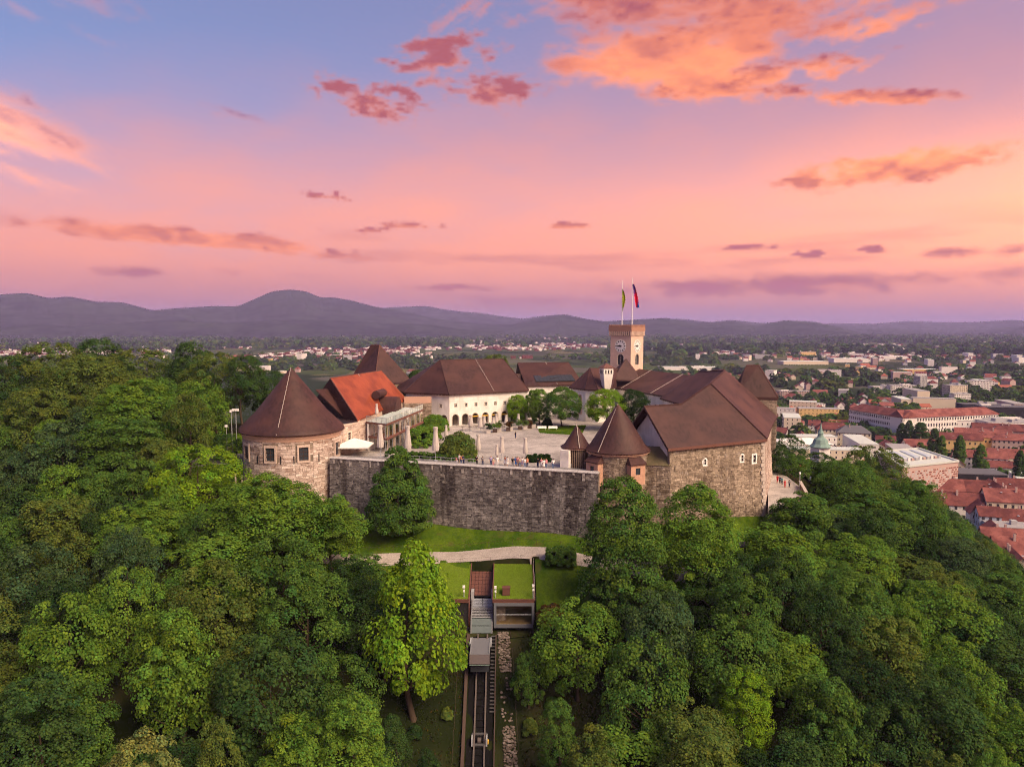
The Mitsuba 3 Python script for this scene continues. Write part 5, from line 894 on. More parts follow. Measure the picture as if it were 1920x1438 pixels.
flat('m_olive', (.17, .12, .06)); MB().box((x0 + 1.1, YF + 3.5, zb + .61), (1.5, 4, 3.2)).build(f'{SB}__stone_pier', 'm_stone')
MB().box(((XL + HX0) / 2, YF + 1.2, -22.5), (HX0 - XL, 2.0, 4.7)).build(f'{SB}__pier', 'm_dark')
# glass end of the shaft: striped glass roof, louvres, front pane
gx0, gx1 = -6.55, -3.35
S0, S1, S2, S3 = (124.6, -18.6), (122.6, -19.4), (120.7, -20.5), (119.6, -22.6)
for k in range(6):
    y0, z0, y1, z1 = [S0[q] + (S1[q] - S0[q]) * k / 6 for q in (0, 1)] + [S0[q] + (S1[q] - S0[q]) * (k + .82) / 6 for q in (0, 1)]
    for xa, xb in ((gx0, (gx0 + gx1) / 2 - .04), ((gx0 + gx1) / 2 + .04, gx1)): MB().quad((xa, y1, z1), (xb, y1, z1), (xb, y0, z0), (xa, y0, z0)).build(f'{SB}__glass_strip', 'm_paleglass')
for k in range(7): y = S1[0] + (S2[0] - S1[0]) * (k + .5) / 7; z = S1[1] + (S2[1] - S1[1]) * (k + .5) / 7; MB().box(((gx0 + gx1) / 2, y, z), (gx1 - gx0 + .1, .13, .10)).build(f'{SB}__louvre', 'm_grey')
for k in range(2):
    a, b = k / 2, (k + .93) / 2; MB().quad((gx0, S2[0] + (S3[0] - S2[0]) * b, S2[1] + (S3[1] - S2[1]) * b), (gx1, S2[0] + (S3[0] - S2[0]) * b, S2[1] + (S3[1] - S2[1]) * b), (gx1, S2[0] + (S3[0] - S2[0]) * a, S2[1] + (S3[1] - S2[1]) * a), (gx0, S2[0] + (S3[0] - S2[0]) * a, S2[1] + (S3[1] - S2[1]) * a)).build(f'{SB}__front_pane', 'm_paleglass2')
for x in (gx0 - .1, gx1 + .1): MB().bar((x, S0[0], S0[1]), (x, S2[0], S2[1]), .16).bar((x, S2[0], S2[1]), (x, S3[0], S3[1]), .16).build(f'{SB}__side_frame', 'm_steel'); MB().box((x, S0[0] + .6, S0[1] - 1.0), (.5, 1.6, 2.2)).build(f'{SB}__post', 'm_grey')
flat('m_paleglass', (.27, .30, .34), .2); flat('m_paleglass2', (.13, .165, .165), .15)
FC = thing('funicular_car', 'grey funicular car just below the station on the steep track', 'car')
cx, cw = (gx0 + gx1) / 2 + .05, 3.05; y0, y1, zr = 111.1, 117.2, -22.3
MB().add([(cx + sx * cw / 2, y, z) for z in (zr - .15, zr) for sx, y in ((-1, y0), (1, y0), (1, y1), (-1, y1))], BOXF).build(f'{FC}__roof', 'm_carroof')
MB().add([(cx + sx * cw / 2, y, z) for sx in (-1, 1) for y, z in ((y0, zr - .02), (y0 - .55, zr - 1.25), (y0 - .4, zr - 1.4), (y0 + .1, zr - .2))], [[0, 4, 5, 1], [1, 5, 6, 2], [2, 6, 7, 3], [3, 7, 4, 0], [0, 1, 2, 3], [7, 6, 5, 4]]).build(f'{FC}__front', 'm_carfront')
MB().box((cx, (y0 + y1) / 2 + .2, zr - 2.9), (cw - .3, y1 - y0 - .4, 2.75)).build(f'{FC}__body', 'm_pane')
for sx in (-1, 1): MB().bar((cx + sx * (cw / 2 - .1), y0 + .1, zr + .04), (cx + sx * (cw / 2 - .1), y1 + .2, zr + .04), .12).build(f'{FC}__roof_rail', 'm_steel')
for sx in (-1, 1): MB().box((cx + sx * (cw / 2 + .08), y1 - 1.2, zr - .5), (.2, 2.2, .6)).build(f'{FC}__side_box', 'm_grey')
MB().bar((cx - cw / 2, y0 - .5, zr - 1.42), (cx + cw / 2, y0 - .5, zr - 1.42), .08).build(f'{FC}__bumper', 'm_copper'); flat('m_carroof', (.15, .155, .175), .35); flat('m_carfront', (.10, .085, .085), .3)
TR = thing('funicular_track', 'steep funicular track of two rails running down the hill in a dark trench', 'track')
gz = lambda x, y: float(height(np.array([x]), np.array([y]))[0])
ys = np.arange(84, 119.1, 1.0)
def prof(x, lift, a=84, b=119): return [(x, y, gz(0.0 if False else x, y) + lift) for y in np.arange(a, b + .1, 1.0)]
b = MB()
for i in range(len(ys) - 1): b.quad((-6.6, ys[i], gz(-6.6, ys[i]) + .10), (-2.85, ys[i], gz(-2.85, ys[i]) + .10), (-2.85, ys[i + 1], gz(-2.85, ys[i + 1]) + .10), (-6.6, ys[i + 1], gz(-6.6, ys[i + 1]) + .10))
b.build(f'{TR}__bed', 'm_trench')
for x in (-5.45, -3.95):
    b = MB(); P = prof(x, .45)
    for p, q in zip(P[:-1], P[1:]): b.bar(p, np.array(q) + (np.array(q) - p) * .02, .22, .3)
    b.build(f'{TR}__rail', 'm_railsteel')
flat('m_railsteel', (.10, .082, .076), .5)
for i, y in enumerate(np.arange(98, 112, .8)): MB().box((-4.7, y, gz(-4.7, y) + .12), (1.9, .18, .12)).build(f'{TR}__sleeper', 'm_trench')
for x, w, h, m_ in ((-7.0, .45, .75, 'm_brown'), (-2.55, .16, .6, 'm_brown')):
    b = MB(); P = prof(x, h / 2, 98 if x < -5 else 84)
    for p, q in zip(P[:-1], P[1:]): b.bar(p, np.array(q) + (np.array(q) - p) * .02, w, h)
    b.build(f'{TR}__side_beam', m_)
for i, y in enumerate(np.arange(108.4, 118, .42)): MB().box((-2.95, y, gz(-2.95, y) + .30 + .1), (.75, .20, .10)).build(f'{TR}__ladder_rung', 'm_grey2')
flat('m_grey2', (.10, .10, .105), .5)
PF = thing('pulley_frame', 'small cable pulley frame between the rails at the bottom of the picture', 'frame'); y = 104.6; z = gz(-4.7, y)
MB().box((-4.7, y, z + .3), (2.2, .25, .25)).box((-4.7, y + 1.3, z + 1.2), (2.2, .25, .25)).build(f'{PF}__beam', 'm_grey2'); MB().box((-5.75, y + .6, z + .3), (.2, 1.7, 1.0)).box((-3.65, y + .6, z + .3), (.2, 1.7, 1.0)).build(f'{PF}__side_plate', 'm_grey')
MB().tube([(-4.95, y + .5, z + .8), (-4.45, y + .5, z + .8)], .4, 14).build(f'{PF}__wheel', 'm_railsteel'); MB().box((-3.42, y + .3, z + .5), (.22, .5, .45)).build(f'{PF}__lamp', 'm_yellowlit')
# the rubble strip beside the track: stones one by one
RB = thing('rubble_strip', 'band of loose pale rubble stones running down the slope right of the track', 'rubble'); r = np.random.default_rng(12); keep = MB(); n = 0
ico = trimesh.creation.icosphere(subdivisions=1)
for y in np.arange(92, 120, .27):
    t = (119.5 - y) / 17.; xa, xb = -2.25 + 1.35 * t, -.55 + 1.35 * t; bare = 1 - .85 * (1 if 107.0 < y < 113.2 else 0)
    for x in np.arange(xa, xb, .30):
        if r.random() > bare * .93: continue
        s = r.uniform(.16, .30); px, py = x + r.uniform(-.1, .1), y + r.uniform(-.1, .1); v = ico.vertices * (1 + r.normal(size=(len(ico.vertices), 1)) * .13) * [s, s * r.uniform(.7, 1), s * .6]
        v = v @ rotz(r.uniform(0, 6)).T + [px, py, gz(px, py) + .10]
        if n < 290 and y > 101: MB().add(v, ico.faces).build(f'{RB}__stone', r.choice(['m_rub1', 'm_rub2', 'm_rub3'])); n += 1
        else: keep.add(v, ico.faces)
keep.build(f'{RB}__loose_stones', 'm_rub2', kind='stuff'); flat('m_rub1', (.19, .155, .13)); flat('m_rub2', (.13, .105, .085)); flat('m_rub3', (.26, .22, .19))
BX = thing('roof_hatch', 'rust red cubic hatch box standing on the grass roof of the station', 'box'); MB().box((-.95, 121.8, rz(0, 121.8)), (1.2, 1.1, 1.15)).build(f'{BX}__body', 'm_rust'); MB().box((-.95, 121.8, rz(0, 121.8) + 1.15), (1.32, 1.22, .08)).build(f'{BX}__lid', 'm_rust')
for u, v0, v1, Yp, lab in ((870, 1100, 1134, 121.0, 'grey camera pole left of the rust brown shaft'), (929, 1101, 1136, 120.8, 'pole with two white cameras right of the rust brown shaft'), (999.5, 1098, 1135, 120.6, 'white post at the right front corner of the grass roof')):
    k = thing('camera_pole', lab, 'pole'); p = aty(u, v1, Yp); q = aty(u, v0, Yp); MB().tube([(p[0], Yp, rz(0, Yp)), (p[0], Yp, q[2])], .07, 6).build(f'{k}__pole', 'm_grey'); MB().box((p[0], Yp - .12, q[2] - .1), (.38, .5, .34)).build(f'{k}__camera', 'm_white'); MB().box((p[0] + .02, Yp - .12, q[2] - .75), (.3, .4, .26)).build(f'{k}__camera', 'm_white')
def fence(name, lab, pts, step, h, rails, bsdf='m_wire', post=.07, r_=.035, zf=None):
    k = thing(name, lab, 'fence'); pts = np.asarray(pts, float); t = np.r_[0, np.cumsum(np.linalg.norm(np.diff(pts[:, :2], axis=0), axis=1))]; n = max(2, int(t[-1] / step) + 1); q = np.linspace(0, t[-1], n)
    P = np.c_[np.interp(q, t, pts[:, 0]), np.interp(q, t, pts[:, 1])]; Z = np.interp(q, t, pts[:, 2]) if pts.shape[1] > 2 else height(P[:, 0], P[:, 1])
    for (x, y), z in zip(P, Z): MB().box((x, y, z - .1), (post, post, h + .1)).build(f'{k}__post', bsdf)
    for f_ in rails:
        m = MB(); [m.bar((*P[i], Z[i] + h * f_), (*P[i + 1], Z[i + 1] + h * f_), r_ * 2) for i in range(n - 1)]; m.build(f'{k}__rail', bsdf)
    return k
fence('wire_fence', 'thin wire fence along the upper edge of the gravel path', [(x, y + .5) for x, y in path_up[1:6]], 4, 1.1, (.95,), 'm_brown', .05, .011)
fence('wire_fence', 'thin wire fence along the lower edge of the gravel path', [(x, y - .3) for x, y in path_lo[1:6]], 5, .9, (.95,), 'm_brown', .05, .010)
fence('wire_fence', 'thin wire fence down the right side of the station grass roof', [(XR + .1, YB, rz(0, YB)), (XR + .1, YF + .2, rz(0, YF))], 2.4, 1.1, (.95, .5), r_=.02)
fence('wire_fence', 'thin fence running down beside the rubble strip', [(-.2, 119), (.3, 112), (.9, 104)], 4, 1.0, (.95,), 'm_brown', .06, .015)
fence('wire_fence', 'thin fence left of the track on the dark slope', [(-8.3, 118), (-8.4, 110), (-8.4, 99)], 4, 1.0, (.95,), 'm_brown', .06, .015)
# ---------------------------------------------------------------- shrubs, hedges, courtyard trees
def bush(name, lab, x, y, z, w, d, h, tone, seed, box=False, cat='shrub', group=None, rot=0):
    k = thing(name, lab, cat, group); r = np.random.default_rng(seed + 900); n = (60 if not box else 170) if max(w, d) < 6 else 170; cen, out, rad = [], [], []
    for _ in range(n):
        q = r.normal(size=3); q[2] = abs(q[2]); q /= np.linalg.norm(q); f = r.uniform(.6, .92)
        if box: m_ = np.abs(q).max(); p = q / m_ * .88
        else: p = q * f
        cen.append(p * [w / 2, d / 2, h] * [1, 1, .85] + [0, 0, h * .08]); out.append(q); rad.append(min(w, h) * (.15 if box else .17) * r.uniform(.8, 1.2))
    V, F, Cc = leaves(r, np.array(cen), np.array(out), np.array(rad), 60, min(.40, .16 * min(w, h) + .12), TONES[tone])
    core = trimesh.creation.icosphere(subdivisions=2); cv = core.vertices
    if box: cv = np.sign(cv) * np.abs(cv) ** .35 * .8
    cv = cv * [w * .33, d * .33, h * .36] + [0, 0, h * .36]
    put(f'{k}__foliage', {**mikit.ply((V, F), 'm_leaf', color=Cc), 'to_world': T().translate([x, y, z]).rotate([0, 0, 1], rot)})
    put(f'{k}__dark_core', {**mikit.ply((cv, core.faces), 'm_dark_core', smooth=True), 'to_world': T().translate([x, y, z]).rotate([0, 0, 1], rot)})  # solid dark core: the shade inside the foliage put into its colour
    return k
flat('m_dark_core', (.020, .030, .010))
for u, v0, v1, wp, kind, tone, lab in ((970, 738, 792, 38, 'oval', 'bright', 'small yellow green tree in front of the arcaded house'), (1012, 726, 796, 34, 'oval', 'fresh', 'slim fresh green tree left of the dark round courtyard tree'), (1055, 724, 800, 72, 'round', 'mid', 'big dark green round tree on the courtyard lawn'),
                                      (1136, 727, 806, 66, 'round', 'bright', 'bright yellow green tree right of the chapel window'), (1188, 728, 806, 50, 'round', 'deep', 'very dark tree right of the bright courtyard tree'), (1000, 728, 790, 30, 'oval', 'fresh', 'thin light tree at the corner of the arcaded house')):
    p = atz(u, v1, 0.); tree('courtyard_tree', lab, p[0], p[1], wp * p[1] / FOC, aty(u, v0, p[1])[2], kind, tone, u, .22 if kind == 'round' else .1, z=0., dense=1.7)
p = atz(858, 858, 0.); bush('round_shrub', 'big light green round shrub on the terrace between the parasols', p[0], p[1], 0, 8.2, 7.6, 5.6, 'olive', 1)
p = atz(792, 838, 0.); bush('climber', 'green climber covered pergola right of the glass pavilion', p[0], p[1] + 4, 0, 4.5, 13, 4.2, 'fresh', 2, True, 'climber', rot=-12)
p = atz(815, 808, 0.); bush('round_shrub', 'fresh green bushy shrub at the left end of the arcades', p[0], p[1], 0, 7.5, 5, 4.6, 'fresh', 3)
p = atz(775, 862, 0.); bush('hedge', 'low hedge behind the parapet beside the conical tree', p[0] + 1, p[1] + 2, 0, 16, 2.2, 1.3, 'mid', 4, True, 'hedge', rot=-10); p = atz(840, 868, 0.); bush('hedge', 'low green hedge below the big round shrub', p[0], p[1] + 2.5, 0, 12, 1.8, 1.2, 'mid', 5, True, 'hedge', rot=-14)
p = atz(1026, 799, 0.); bush('ball_hedge', 'dark clipped round hedge beside the white benches', p[0], p[1], 0, 2.6, 2.6, 2.5, 'deep', 6, False, 'hedge')
for i, u in enumerate((995, 1003, 1016, 1025)): p = atz(u, 866, 0.); bush('ball_hedge', ('leftmost', 'second', 'third', 'rightmost')[i] + ' of four dark clipped bushes on the terrace before the stair turret', p[0], p[1], .0, 1.9, 1.9, 1.7, 'deep', 7 + i, False, 'hedge')
bush('hedge', 'dark clipped box hedge on the lawn at the right end of the path', 8.4, 128.2, gz(8.4, 128.2), 4.8, 2.8, 3.0, 'mid', 12, True, 'hedge'); bush('brown_bush', 'reddish brown bush right of the station box', 6.2, 118.6, gz(6.2, 118.6), 4.6, 4, 3.6, 'rust', 13) if TONES.setdefault('rust', (.10, .055, .02)) else 0
r = np.random.default_rng(44)
for i, (x, y) in enumerate(((-11, 101.5), (-9.6, 108), (-14, 105), (2.6, 106.5), (6.0, 109), (4.4, 102.5), (9, 113), (-12.5, 113), (7, 104))):
    bush('slope_bush', ('low bush on the dark slope left of the track' if x < 0 else 'low bush on the dark slope right of the rubble strip') + ', ' + ('near the trunk', 'beside the side beam', 'farthest left', 'nearest the stones', 'beside the slim tree', 'at the bottom edge', 'highest up', 'below the station roof', 'farthest right')[i], x, y, gz(x, y) - .2, r.uniform(1.4, 2.8), r.uniform(1.4, 2.6), r.uniform(1.2, 2.4), r.choice(['mid', 'deep', 'dark', 'olive']), 100 + i, group='low bushes left of the track' if x < 0 else 'low bushes right of the rubble strip')
# grass and weeds on the bare slope beside the track
V, F, Cc = [], [], []
for _ in range(5200):
    x, y = r.uniform(-17, 13), r.uniform(97, 119.5)
    if -7.3 < x < -2.3 or (-2.3 < x < 1.2 and r.random() < .8): continue
    z = gz(x, y) if False else None; V.append((x, y))
P = np.array(V); Z = height(P[:, 0], P[:, 1]); n = len(P); a = r.uniform(0, 6.28, n); s = r.uniform(.18, .55, n); d = np.c_[np.cos(a), np.sin(a), 0 * a] * (s * .35)[:, None]; b0 = np.c_[P, Z]
t = np.c_[r.normal(size=(n, 2)) * .15, s * .9]; V = np.stack([b0 - d, b0 + d, b0 + t], 1).reshape(-1, 3); c = np.array([[.05, .055, .012]]) * r.uniform(.5, 1.5, (n, 1)) * np.where(r.random((n, 1)) < .3, [[1.5, .9, .9]], [[.8, 1.1, .8]])
put('undergrowth', mikit.ply((V, np.arange(3 * n).reshape(-1, 3)), 'm_leaf', color=np.repeat(c, 3, 0)), 'rough grass and weeds on the dark slope beside the track', 'grass', kind='stuff')
strip('lawn', [atz(1012, 812)[:2], atz(1090, 816)[:2]], [atz(1005, 800)[:2], atz(1100, 797)[:2]], 'm_grass', .03, 6, 20, 'small lawn under the round tree in the courtyard', zf=lambda x, y: 0 * x)
strip('terrace_walk', [WL + n_ * 1.15, WR + n_ * 1.15], [WL + n_ * 4.6, WR + n_ * 4.6], 'm_asphalt', .62, 3, 30, 'grey walkway along the inside of the parapet', zf=lambda x, y: 0 * x)
# ---------------------------------------------------------------- parasols, benches, planters, lamps
def closed_parasol(lab, u, v0, v1, z=0., Yf=None, group=None, wide=1.0, bsdf='m_canvas'):
    p = atz(u, v1, z) if Yf is None else aty(u, v1, Yf); h = aty(u, v0, p[1])[2] - z; k = thing('closed_parasol', lab, 'parasol', group); c = (p[0], p[1], z)
    MB().lathe(c, [(.05, 0), (.05, h)], 8).build(f'{k}__pole', 'm_grey'); MB().lathe(c, [(.35, 0), (.35, .12), (.06, .16)], 12).build(f'{k}__base', 'm_grey')
    R = .055 * h * wide + .1; an = np.arange(24); m = MB(); prof = [(R * 1.15, h * .30), (R * 1.35, h * .42), (R * 1.05, h * .60), (R * .8, h * .80), (R * .72, h * .90), (R * .95, h * .945), (R * .9, h * .985), (.05, h * 1.0)]
    V = [[c[0] + q * (1 + .16 * (i % 2)) * math.cos(i * math.pi / 12), c[1] + q * (1 + .16 * (i % 2)) * math.sin(i * math.pi / 12), zz + z] for q, zz in prof for i in range(24)]
    m.add(V, [[i * 24 + j, i * 24 + (j + 1) % 24, (i + 1) * 24 + (j + 1) % 24, (i + 1) * 24 + j] for i in range(7) for j in range(24)]); m.build(f'{k}__canopy', bsdf, smooth=50)
for i, (u, v0, v1) in enumerate(((713.5, 796, 857), (765, 798, 861), (817, 800, 864))): closed_parasol(('tall closed white parasol nearest the glass pavilion', 'tall closed white parasol behind the tip of the conical tree', 'tall closed white parasol left of the big round shrub')[i], u, v0, v1, .62)
for u, v0, v1, lab in ((836.5, 797, 826, 'closed pale parasol just behind the big round shrub'), (897, 814, 856, 'closed cream parasol right of the big round shrub'), (941, 818, 862, 'slim closed parasol left of centre on the paved court'), (931.5, 833, 862, 'short slim closed parasol behind the people at the wall'), (985, 820, 863, 'slim closed parasol behind the group of people')): closed_parasol(lab, u, v0, v1)
for i, (u, v0, v1) in enumerate(((883, 778, 808), (900.5, 782, 810), (908, 780, 803), (925, 782, 805), (930.5, 776, 803), (949, 778, 802), (972, 776, 798))): closed_parasol('closed beige cafe parasol before the arches, ' + ('first', 'second', 'third', 'fourth', 'fifth', 'sixth', 'seventh')[i] + ' from the left', u, v0, v1, group='cafe parasols before the arches', wide=1.5)
closed_parasol('closed greenish parasol on the roof terrace of the glass pavilion', 706.5, 757, 783, 6.42)
k = thing('open_parasol', 'open white square parasol between the great round tower and the glass pavilion', 'parasol'); p = atz(664, 853, .0); ap = aty(664, 821, p[1])[2]; s = 3.55
m = MB(); m.add([(p[0] + sx * s, p[1] + sy * s, ap - 1.5) for sx, sy in ((-1, -1), (1, -1), (1, 1), (-1, 1))] + [(p[0], p[1], ap)] + [(p[0] + sx * s, p[1] + sy * s, ap - 1.72) for sx, sy in ((-1, -1), (1, -1), (1, 1), (-1, 1))], [[0, 1, 4], [1, 2, 4], [2, 3, 4], [3, 0, 4]]); m.add(m.v[0], [[0, 5, 6, 1], [1, 6, 7, 2], [2, 7, 8, 3], [3, 8, 5, 0]]); m.build(f'{k}__canopy', 'm_white')
MB().tube([(p[0], p[1], 0), (p[0], p[1], ap)], .07, 8).build(f'{k}__pole', 'm_grey'); MB().box((p[0], p[1], 0), (.9, .9, .12)).build(f'{k}__base', 'm_grey')
for i, (u, v) in enumerate(((1016, 806), (1036.5, 806))):
    p = atz(u, v); k = thing('bench', ('left' if i == 0 else 'right') + ' white bench on the edge of the courtyard lawn', 'bench')
    MB().box((p[0], p[1], .42), (2.4, .55, .08)).build(f'{k}__seat', 'm_white'); MB().box((p[0], p[1] + .3, .5), (2.4, .07, .5)).build(f'{k}__backrest', 'm_white')
    for sx in (-1, 1): MB().box((p[0] + sx * 1.0, p[1], 0), (.1, .5, .42)).build(f'{k}__leg', 'm_white')
for i, u in enumerate((916, 928, 936, 953, 958, 975, 985, 993, 1001)):
    p = atz(u, 812 - i * 1.3); k = thing('planter', ('dark leaved', 'green', 'olive', 'reddish')[i % 4] + ' shrub in a ' + ('brown' if i % 2 else 'pale') + ' square planter, ' + ('first', 'second', 'third', 'fourth', 'fifth', 'sixth', 'seventh', 'eighth', 'ninth')[i] + ' of the cafe row', 'planter', 'planters along the cafe terrace'); w = 1.1
    MB().box((p[0], p[1], 0), (w, w, .9)).build(f'{k}__pot', 'm_brown' if i % 2 else 'm_canvas'); rr = np.random.default_rng(i + 60); cen = rr.normal(size=(14, 3)) * [.4, .4, .35] + [p[0], p[1], 1.6]; V, F, Cc = leaves(rr, cen, np.tile([0, 0, 1.], (14, 1)), np.full(14, .45), 30, .3, TONES[('deep', 'mid', 'olive', 'rust')[i % 4]]); put(f'{k}__shrub', mikit.ply((V, F), 'm_leaf', color=Cc))
for i in range(9):
    u = 868 + i * 13; p = atz(u, 806 - i * 1.1); k = thing('cafe_table', ('first', 'second', 'third', 'fourth', 'fifth', 'sixth', 'seventh', 'eighth', 'ninth')[i] + ' small cafe table from the left before the arches', 'table', 'cafe tables before the arches'); MB().lathe((p[0], p[1] - .5, 0), [(.35, 0), (.04, .05), (.04, .7), (.5, .72), (.5, .76)], 12).build(f'{k}__top', 'm_brown')
fence('terrace_fence', 'low metal railing between the walkway and the terrace', [np.r_[WL + n_ * 4.8 + d_ * 6, .0], np.r_[WL + n_ * 4.8 + d_ * 31, .0]], 2.2, 1.3, (.97, .55), 'm_grey')
fence('terrace_fence', 'short metal railing before the stair turret', [np.r_[WL + n_ * 5.4 + d_ * 43, 0.], np.r_[WL + n_ * 5.4 + d_ * 48, 0.]], 1.6, 1.3, (.97, .55), 'm_grey')
for u, v0, v1, lab in ((445, 768, 880, 'tall floodlight mast with paired lamp heads left of the great cone roof'), (436.5, 770, 872, 'floodlight mast with a single head behind the tall one'), (427.5, 798, 900, 'shorter floodlight mast nearest the brilliant maple')):
    Yp = 160.; k = thing('floodlight_mast', lab, 'lamp'); p, q = aty(u, v1, Yp), aty(u, v0, Yp); zg = ground(p[0], Yp); MB().tube([(p[0], Yp, zg), (p[0], Yp, q[2])], [.1, .06], 8).build(f'{k}__pole', 'm_grey'); MB().bar((p[0] - .5, Yp, q[2] - .2), (p[0] + .5, Yp, q[2] - .2), .08).build(f'{k}__crossbar', 'm_grey')
    for sx in (-.45, .1, .5) if 'paired' in lab else (0,): MB().box((p[0] + sx, Yp - .2, q[2] - .3), (.42, .45, .5)).build(f'{k}__lamp_head', 'm_white')
for i, (px, Yp) in enumerate(((441.5, 163), (454, 158))): p = aty(px, 890, 150.); k = thing('bollard', ('left' if i == 0 else 'right') + ' pale bollard on the small lawn beside the road', 'bollard'); MB().box((p[0], 150, ground(p[0], 150)), (.22, .22, 2.2)).build(f'{k}__post', 'm_frame'); MB().box((p[0], 150, ground(p[0], 150) + 2.2), (.26, .26, .1)).build(f'{k}__cap', 'm_grey')
# ---------------------------------------------------------------- walkway on the right
PZ = [atz(u, v, -7.6)[:2] for u, v in ((1440, 880), (1475, 893), (1500, 912), (1512, 934), (1490, 945), (1440, 950))]
MB().prism(PZ, -16, -7.6).build('walkway', 'm_pave', kind='structure', label='pale paved walkway round the right corner of the castle')
k = thing('low_wall', 'low stone wall at the outer edge of the pale walkway', 'wall'); a, b_ = PZ[2], PZ[3]; MB().bar((*a, -7.2), (*b_, -7.2), .5, 1.4).build(f'{k}__body', 'm_stone'); MB().bar((*a, -6.44), (*b_, -6.44), .62, .14).build(f'{k}__cap', 'm_pale2'); a, b_ = PZ[3], PZ[4]; MB().bar((*a, -7.3), (*b_, -7.3), .5, 1.3).build(f'{k}__body', 'm_stone')
fence('walkway_fence', 'railing at the back of the pale walkway', [np.r_[PZ[1], -7.6], np.r_[PZ[2], -7.6]], 2, 1.1, (.97, .5), 'm_dark2')
rp = [atz(u, v, z)[:2] for u, v, z in ((1514, 936, -8.5), (1528, 946, -9.5), (1545, 960, -11))]; rq = [p_ + [3.2, 1.2] for p_ in rp]
strip('path', [p_ - [0, .0] for p_ in rp], rq, 'm_path', .45, 4, 12, 'narrow path running down from the walkway on the right'); fence('walkway_fence', 'pale railing of the narrow path on the right', rq, 1.6, 1.5, (.97, .6), 'm_grey')
k = thing('street_lamp', 'small lamp post at the edge of the pale walkway', 'lamp'); p = atz(1499, 920, -7.6); MB().tube([(p[0], p[1], -7.6), (p[0], p[1], -4.0)], .07, 8).build(f'{k}__post', 'm_grey'); MB().lathe((p[0], p[1], -4.1), [(.05, 0), (.22, .1), (.22, .4), (.03, .5)], 10).build(f'{k}__lantern', 'm_white')
k = thing('info_board', 'dark slanted board on a post on the right hand grass', 'board'); Yp = 131.; p = aty(1397, 1030, Yp); z = ground(p[0], Yp); q = aty(1397, 1022, Yp)[2]; MB().box((p[0], Yp, z), (.3, .3, max(q - z, .6))).build(f'{k}__post', 'm_dark2'); MB().add([(p[0] + sx * 1.1, Yp + sy * .7, q + sy * .3 + dz) for dz in (0, .2) for sx, sy in ((-1, -1), (1, -1), (1, 1), (-1, 1))], BOXF).build(f'{k}__panel', 'm_dark')
# ---------------------------------------------------------------- people
def person_mesh(pose, seed):
    """One continuous body about 1.72 m tall: joints with radii, hulls between them; returns body, trousers or skirt, top, hair."""
    r = np.random.default_rng(seed); hip, sh = .90, 1.40; w = .085; st = {'stand': .03, 'walk': .22, 'lean': .05}[pose]; ln = .16 if pose == 'lean' else 0
    J = {'pel': (0, 0, hip, .13), 'che': (0, -ln, 1.28, .145), 'nec': (0, -ln * 1.2, 1.47, .06), 'hea': (0, -ln * 1.4, 1.60, .098), 'chin': (0, -ln * 1.4 - .035, 1.545, .06)}
    for s, n in ((-1, 'l'), (1, 'r')):
        f = st * s; J.update({n + 'hip': (s * w, 0, hip - .03, .095), n + 'kne': (s * (w + .01), -f * .5 - .03 * (pose == 'walk'), .48, .062), n + 'ank': (s * (w + .01), f * .9, .08, .045), n + 'toe': (s * (w + .03), f * .9 - .16, .04, .038),
                  n + 'sho': (s * .185, -ln, sh, .062), n + 'elb': (s * .25, .05 - f * .5 - ln, 1.12, .046), n + 'wri': (s * (.24 if pose != 'lean' else .18), -.05 - f * .9 - ln * 2.2, .92 if pose != 'lean' else 1.05, .034), n + 'han': (s * (.24 if pose != 'lean' else .16), -.09 - f - ln * 2.6, .84 if pose != 'lean' else 1.02, .036)})
    sph = trimesh.creation.icosphere(subdivisions=1)
    def ball(j, k=1.0): x, y, z, q = J[j]; return sph.vertices * q * k + [x, y, z]
    def bones(pairs, k=1.0):
        out = None
        for a, b in pairs: h = Manifold.hull_points(np.vstack([ball(a, k), ball(b, k)]).astype(np.float32)); out = h if out is None else out + h
        m = out.refine_to_length(.09).to_mesh(); t = trimesh.Trimesh(m.vert_properties[:, :3], m.tri_verts, process=False); trimesh.smoothing.filter_taubin(t, iterations=4); return t
    legs = [(n + a, n + b) for n in 'lr' for a, b in (('hip', 'kne'), ('kne', 'ank'), ('ank', 'toe'))]; arms = [(n + a, n + b) for n in 'lr' for a, b in (('sho', 'elb'), ('elb', 'wri'), ('wri', 'han'))]
    core = [('pel', 'lhip'), ('pel', 'rhip'), ('pel', 'che'), ('che', 'lsho'), ('che', 'rsho'), ('che', 'nec'), ('nec', 'hea'), ('hea', 'chin')]
    body = bones(core + legs + arms); top = bones([('pel', 'che'), ('che', 'lsho'), ('che', 'rsho'), ('lsho', 'lelb'), ('rsho', 'relb')], 1.14)
    low = bones([('pel', 'lhip'), ('pel', 'rhip')] + [(n + a, n + b) for n in 'lr' for a, b in (('hip', 'kne'), ('kne', 'ank'))], 1.15)
    hx = J['hea']; hv = sph.subdivide().vertices; hv = hv * [.108, .112, .115] + [0, .018, .022]; hv = hv[:, :] + hx[:3]; hair = trimesh.Trimesh(hv, sph.subdivide().faces)
    dress = MB().lathe((0, 0, 0), [(.24, .50), (.20, .75), (.15, .98), (.165, 1.15)], 14); return body, low, top, hair, (np.vstack(dress.v), np.vstack(dress.f))
POSES = {p: person_mesh(p, i) for i, p in enumerate(('stand', 'walk', 'lean'))}; PLY = {}
def shape(pose, i, smooth=True):
    if (pose, i) not in PLY: PLY[(pose, i)] = mikit.ply(POSES[pose][i], None, smooth=smooth)
    return PLY[(pose, i)]
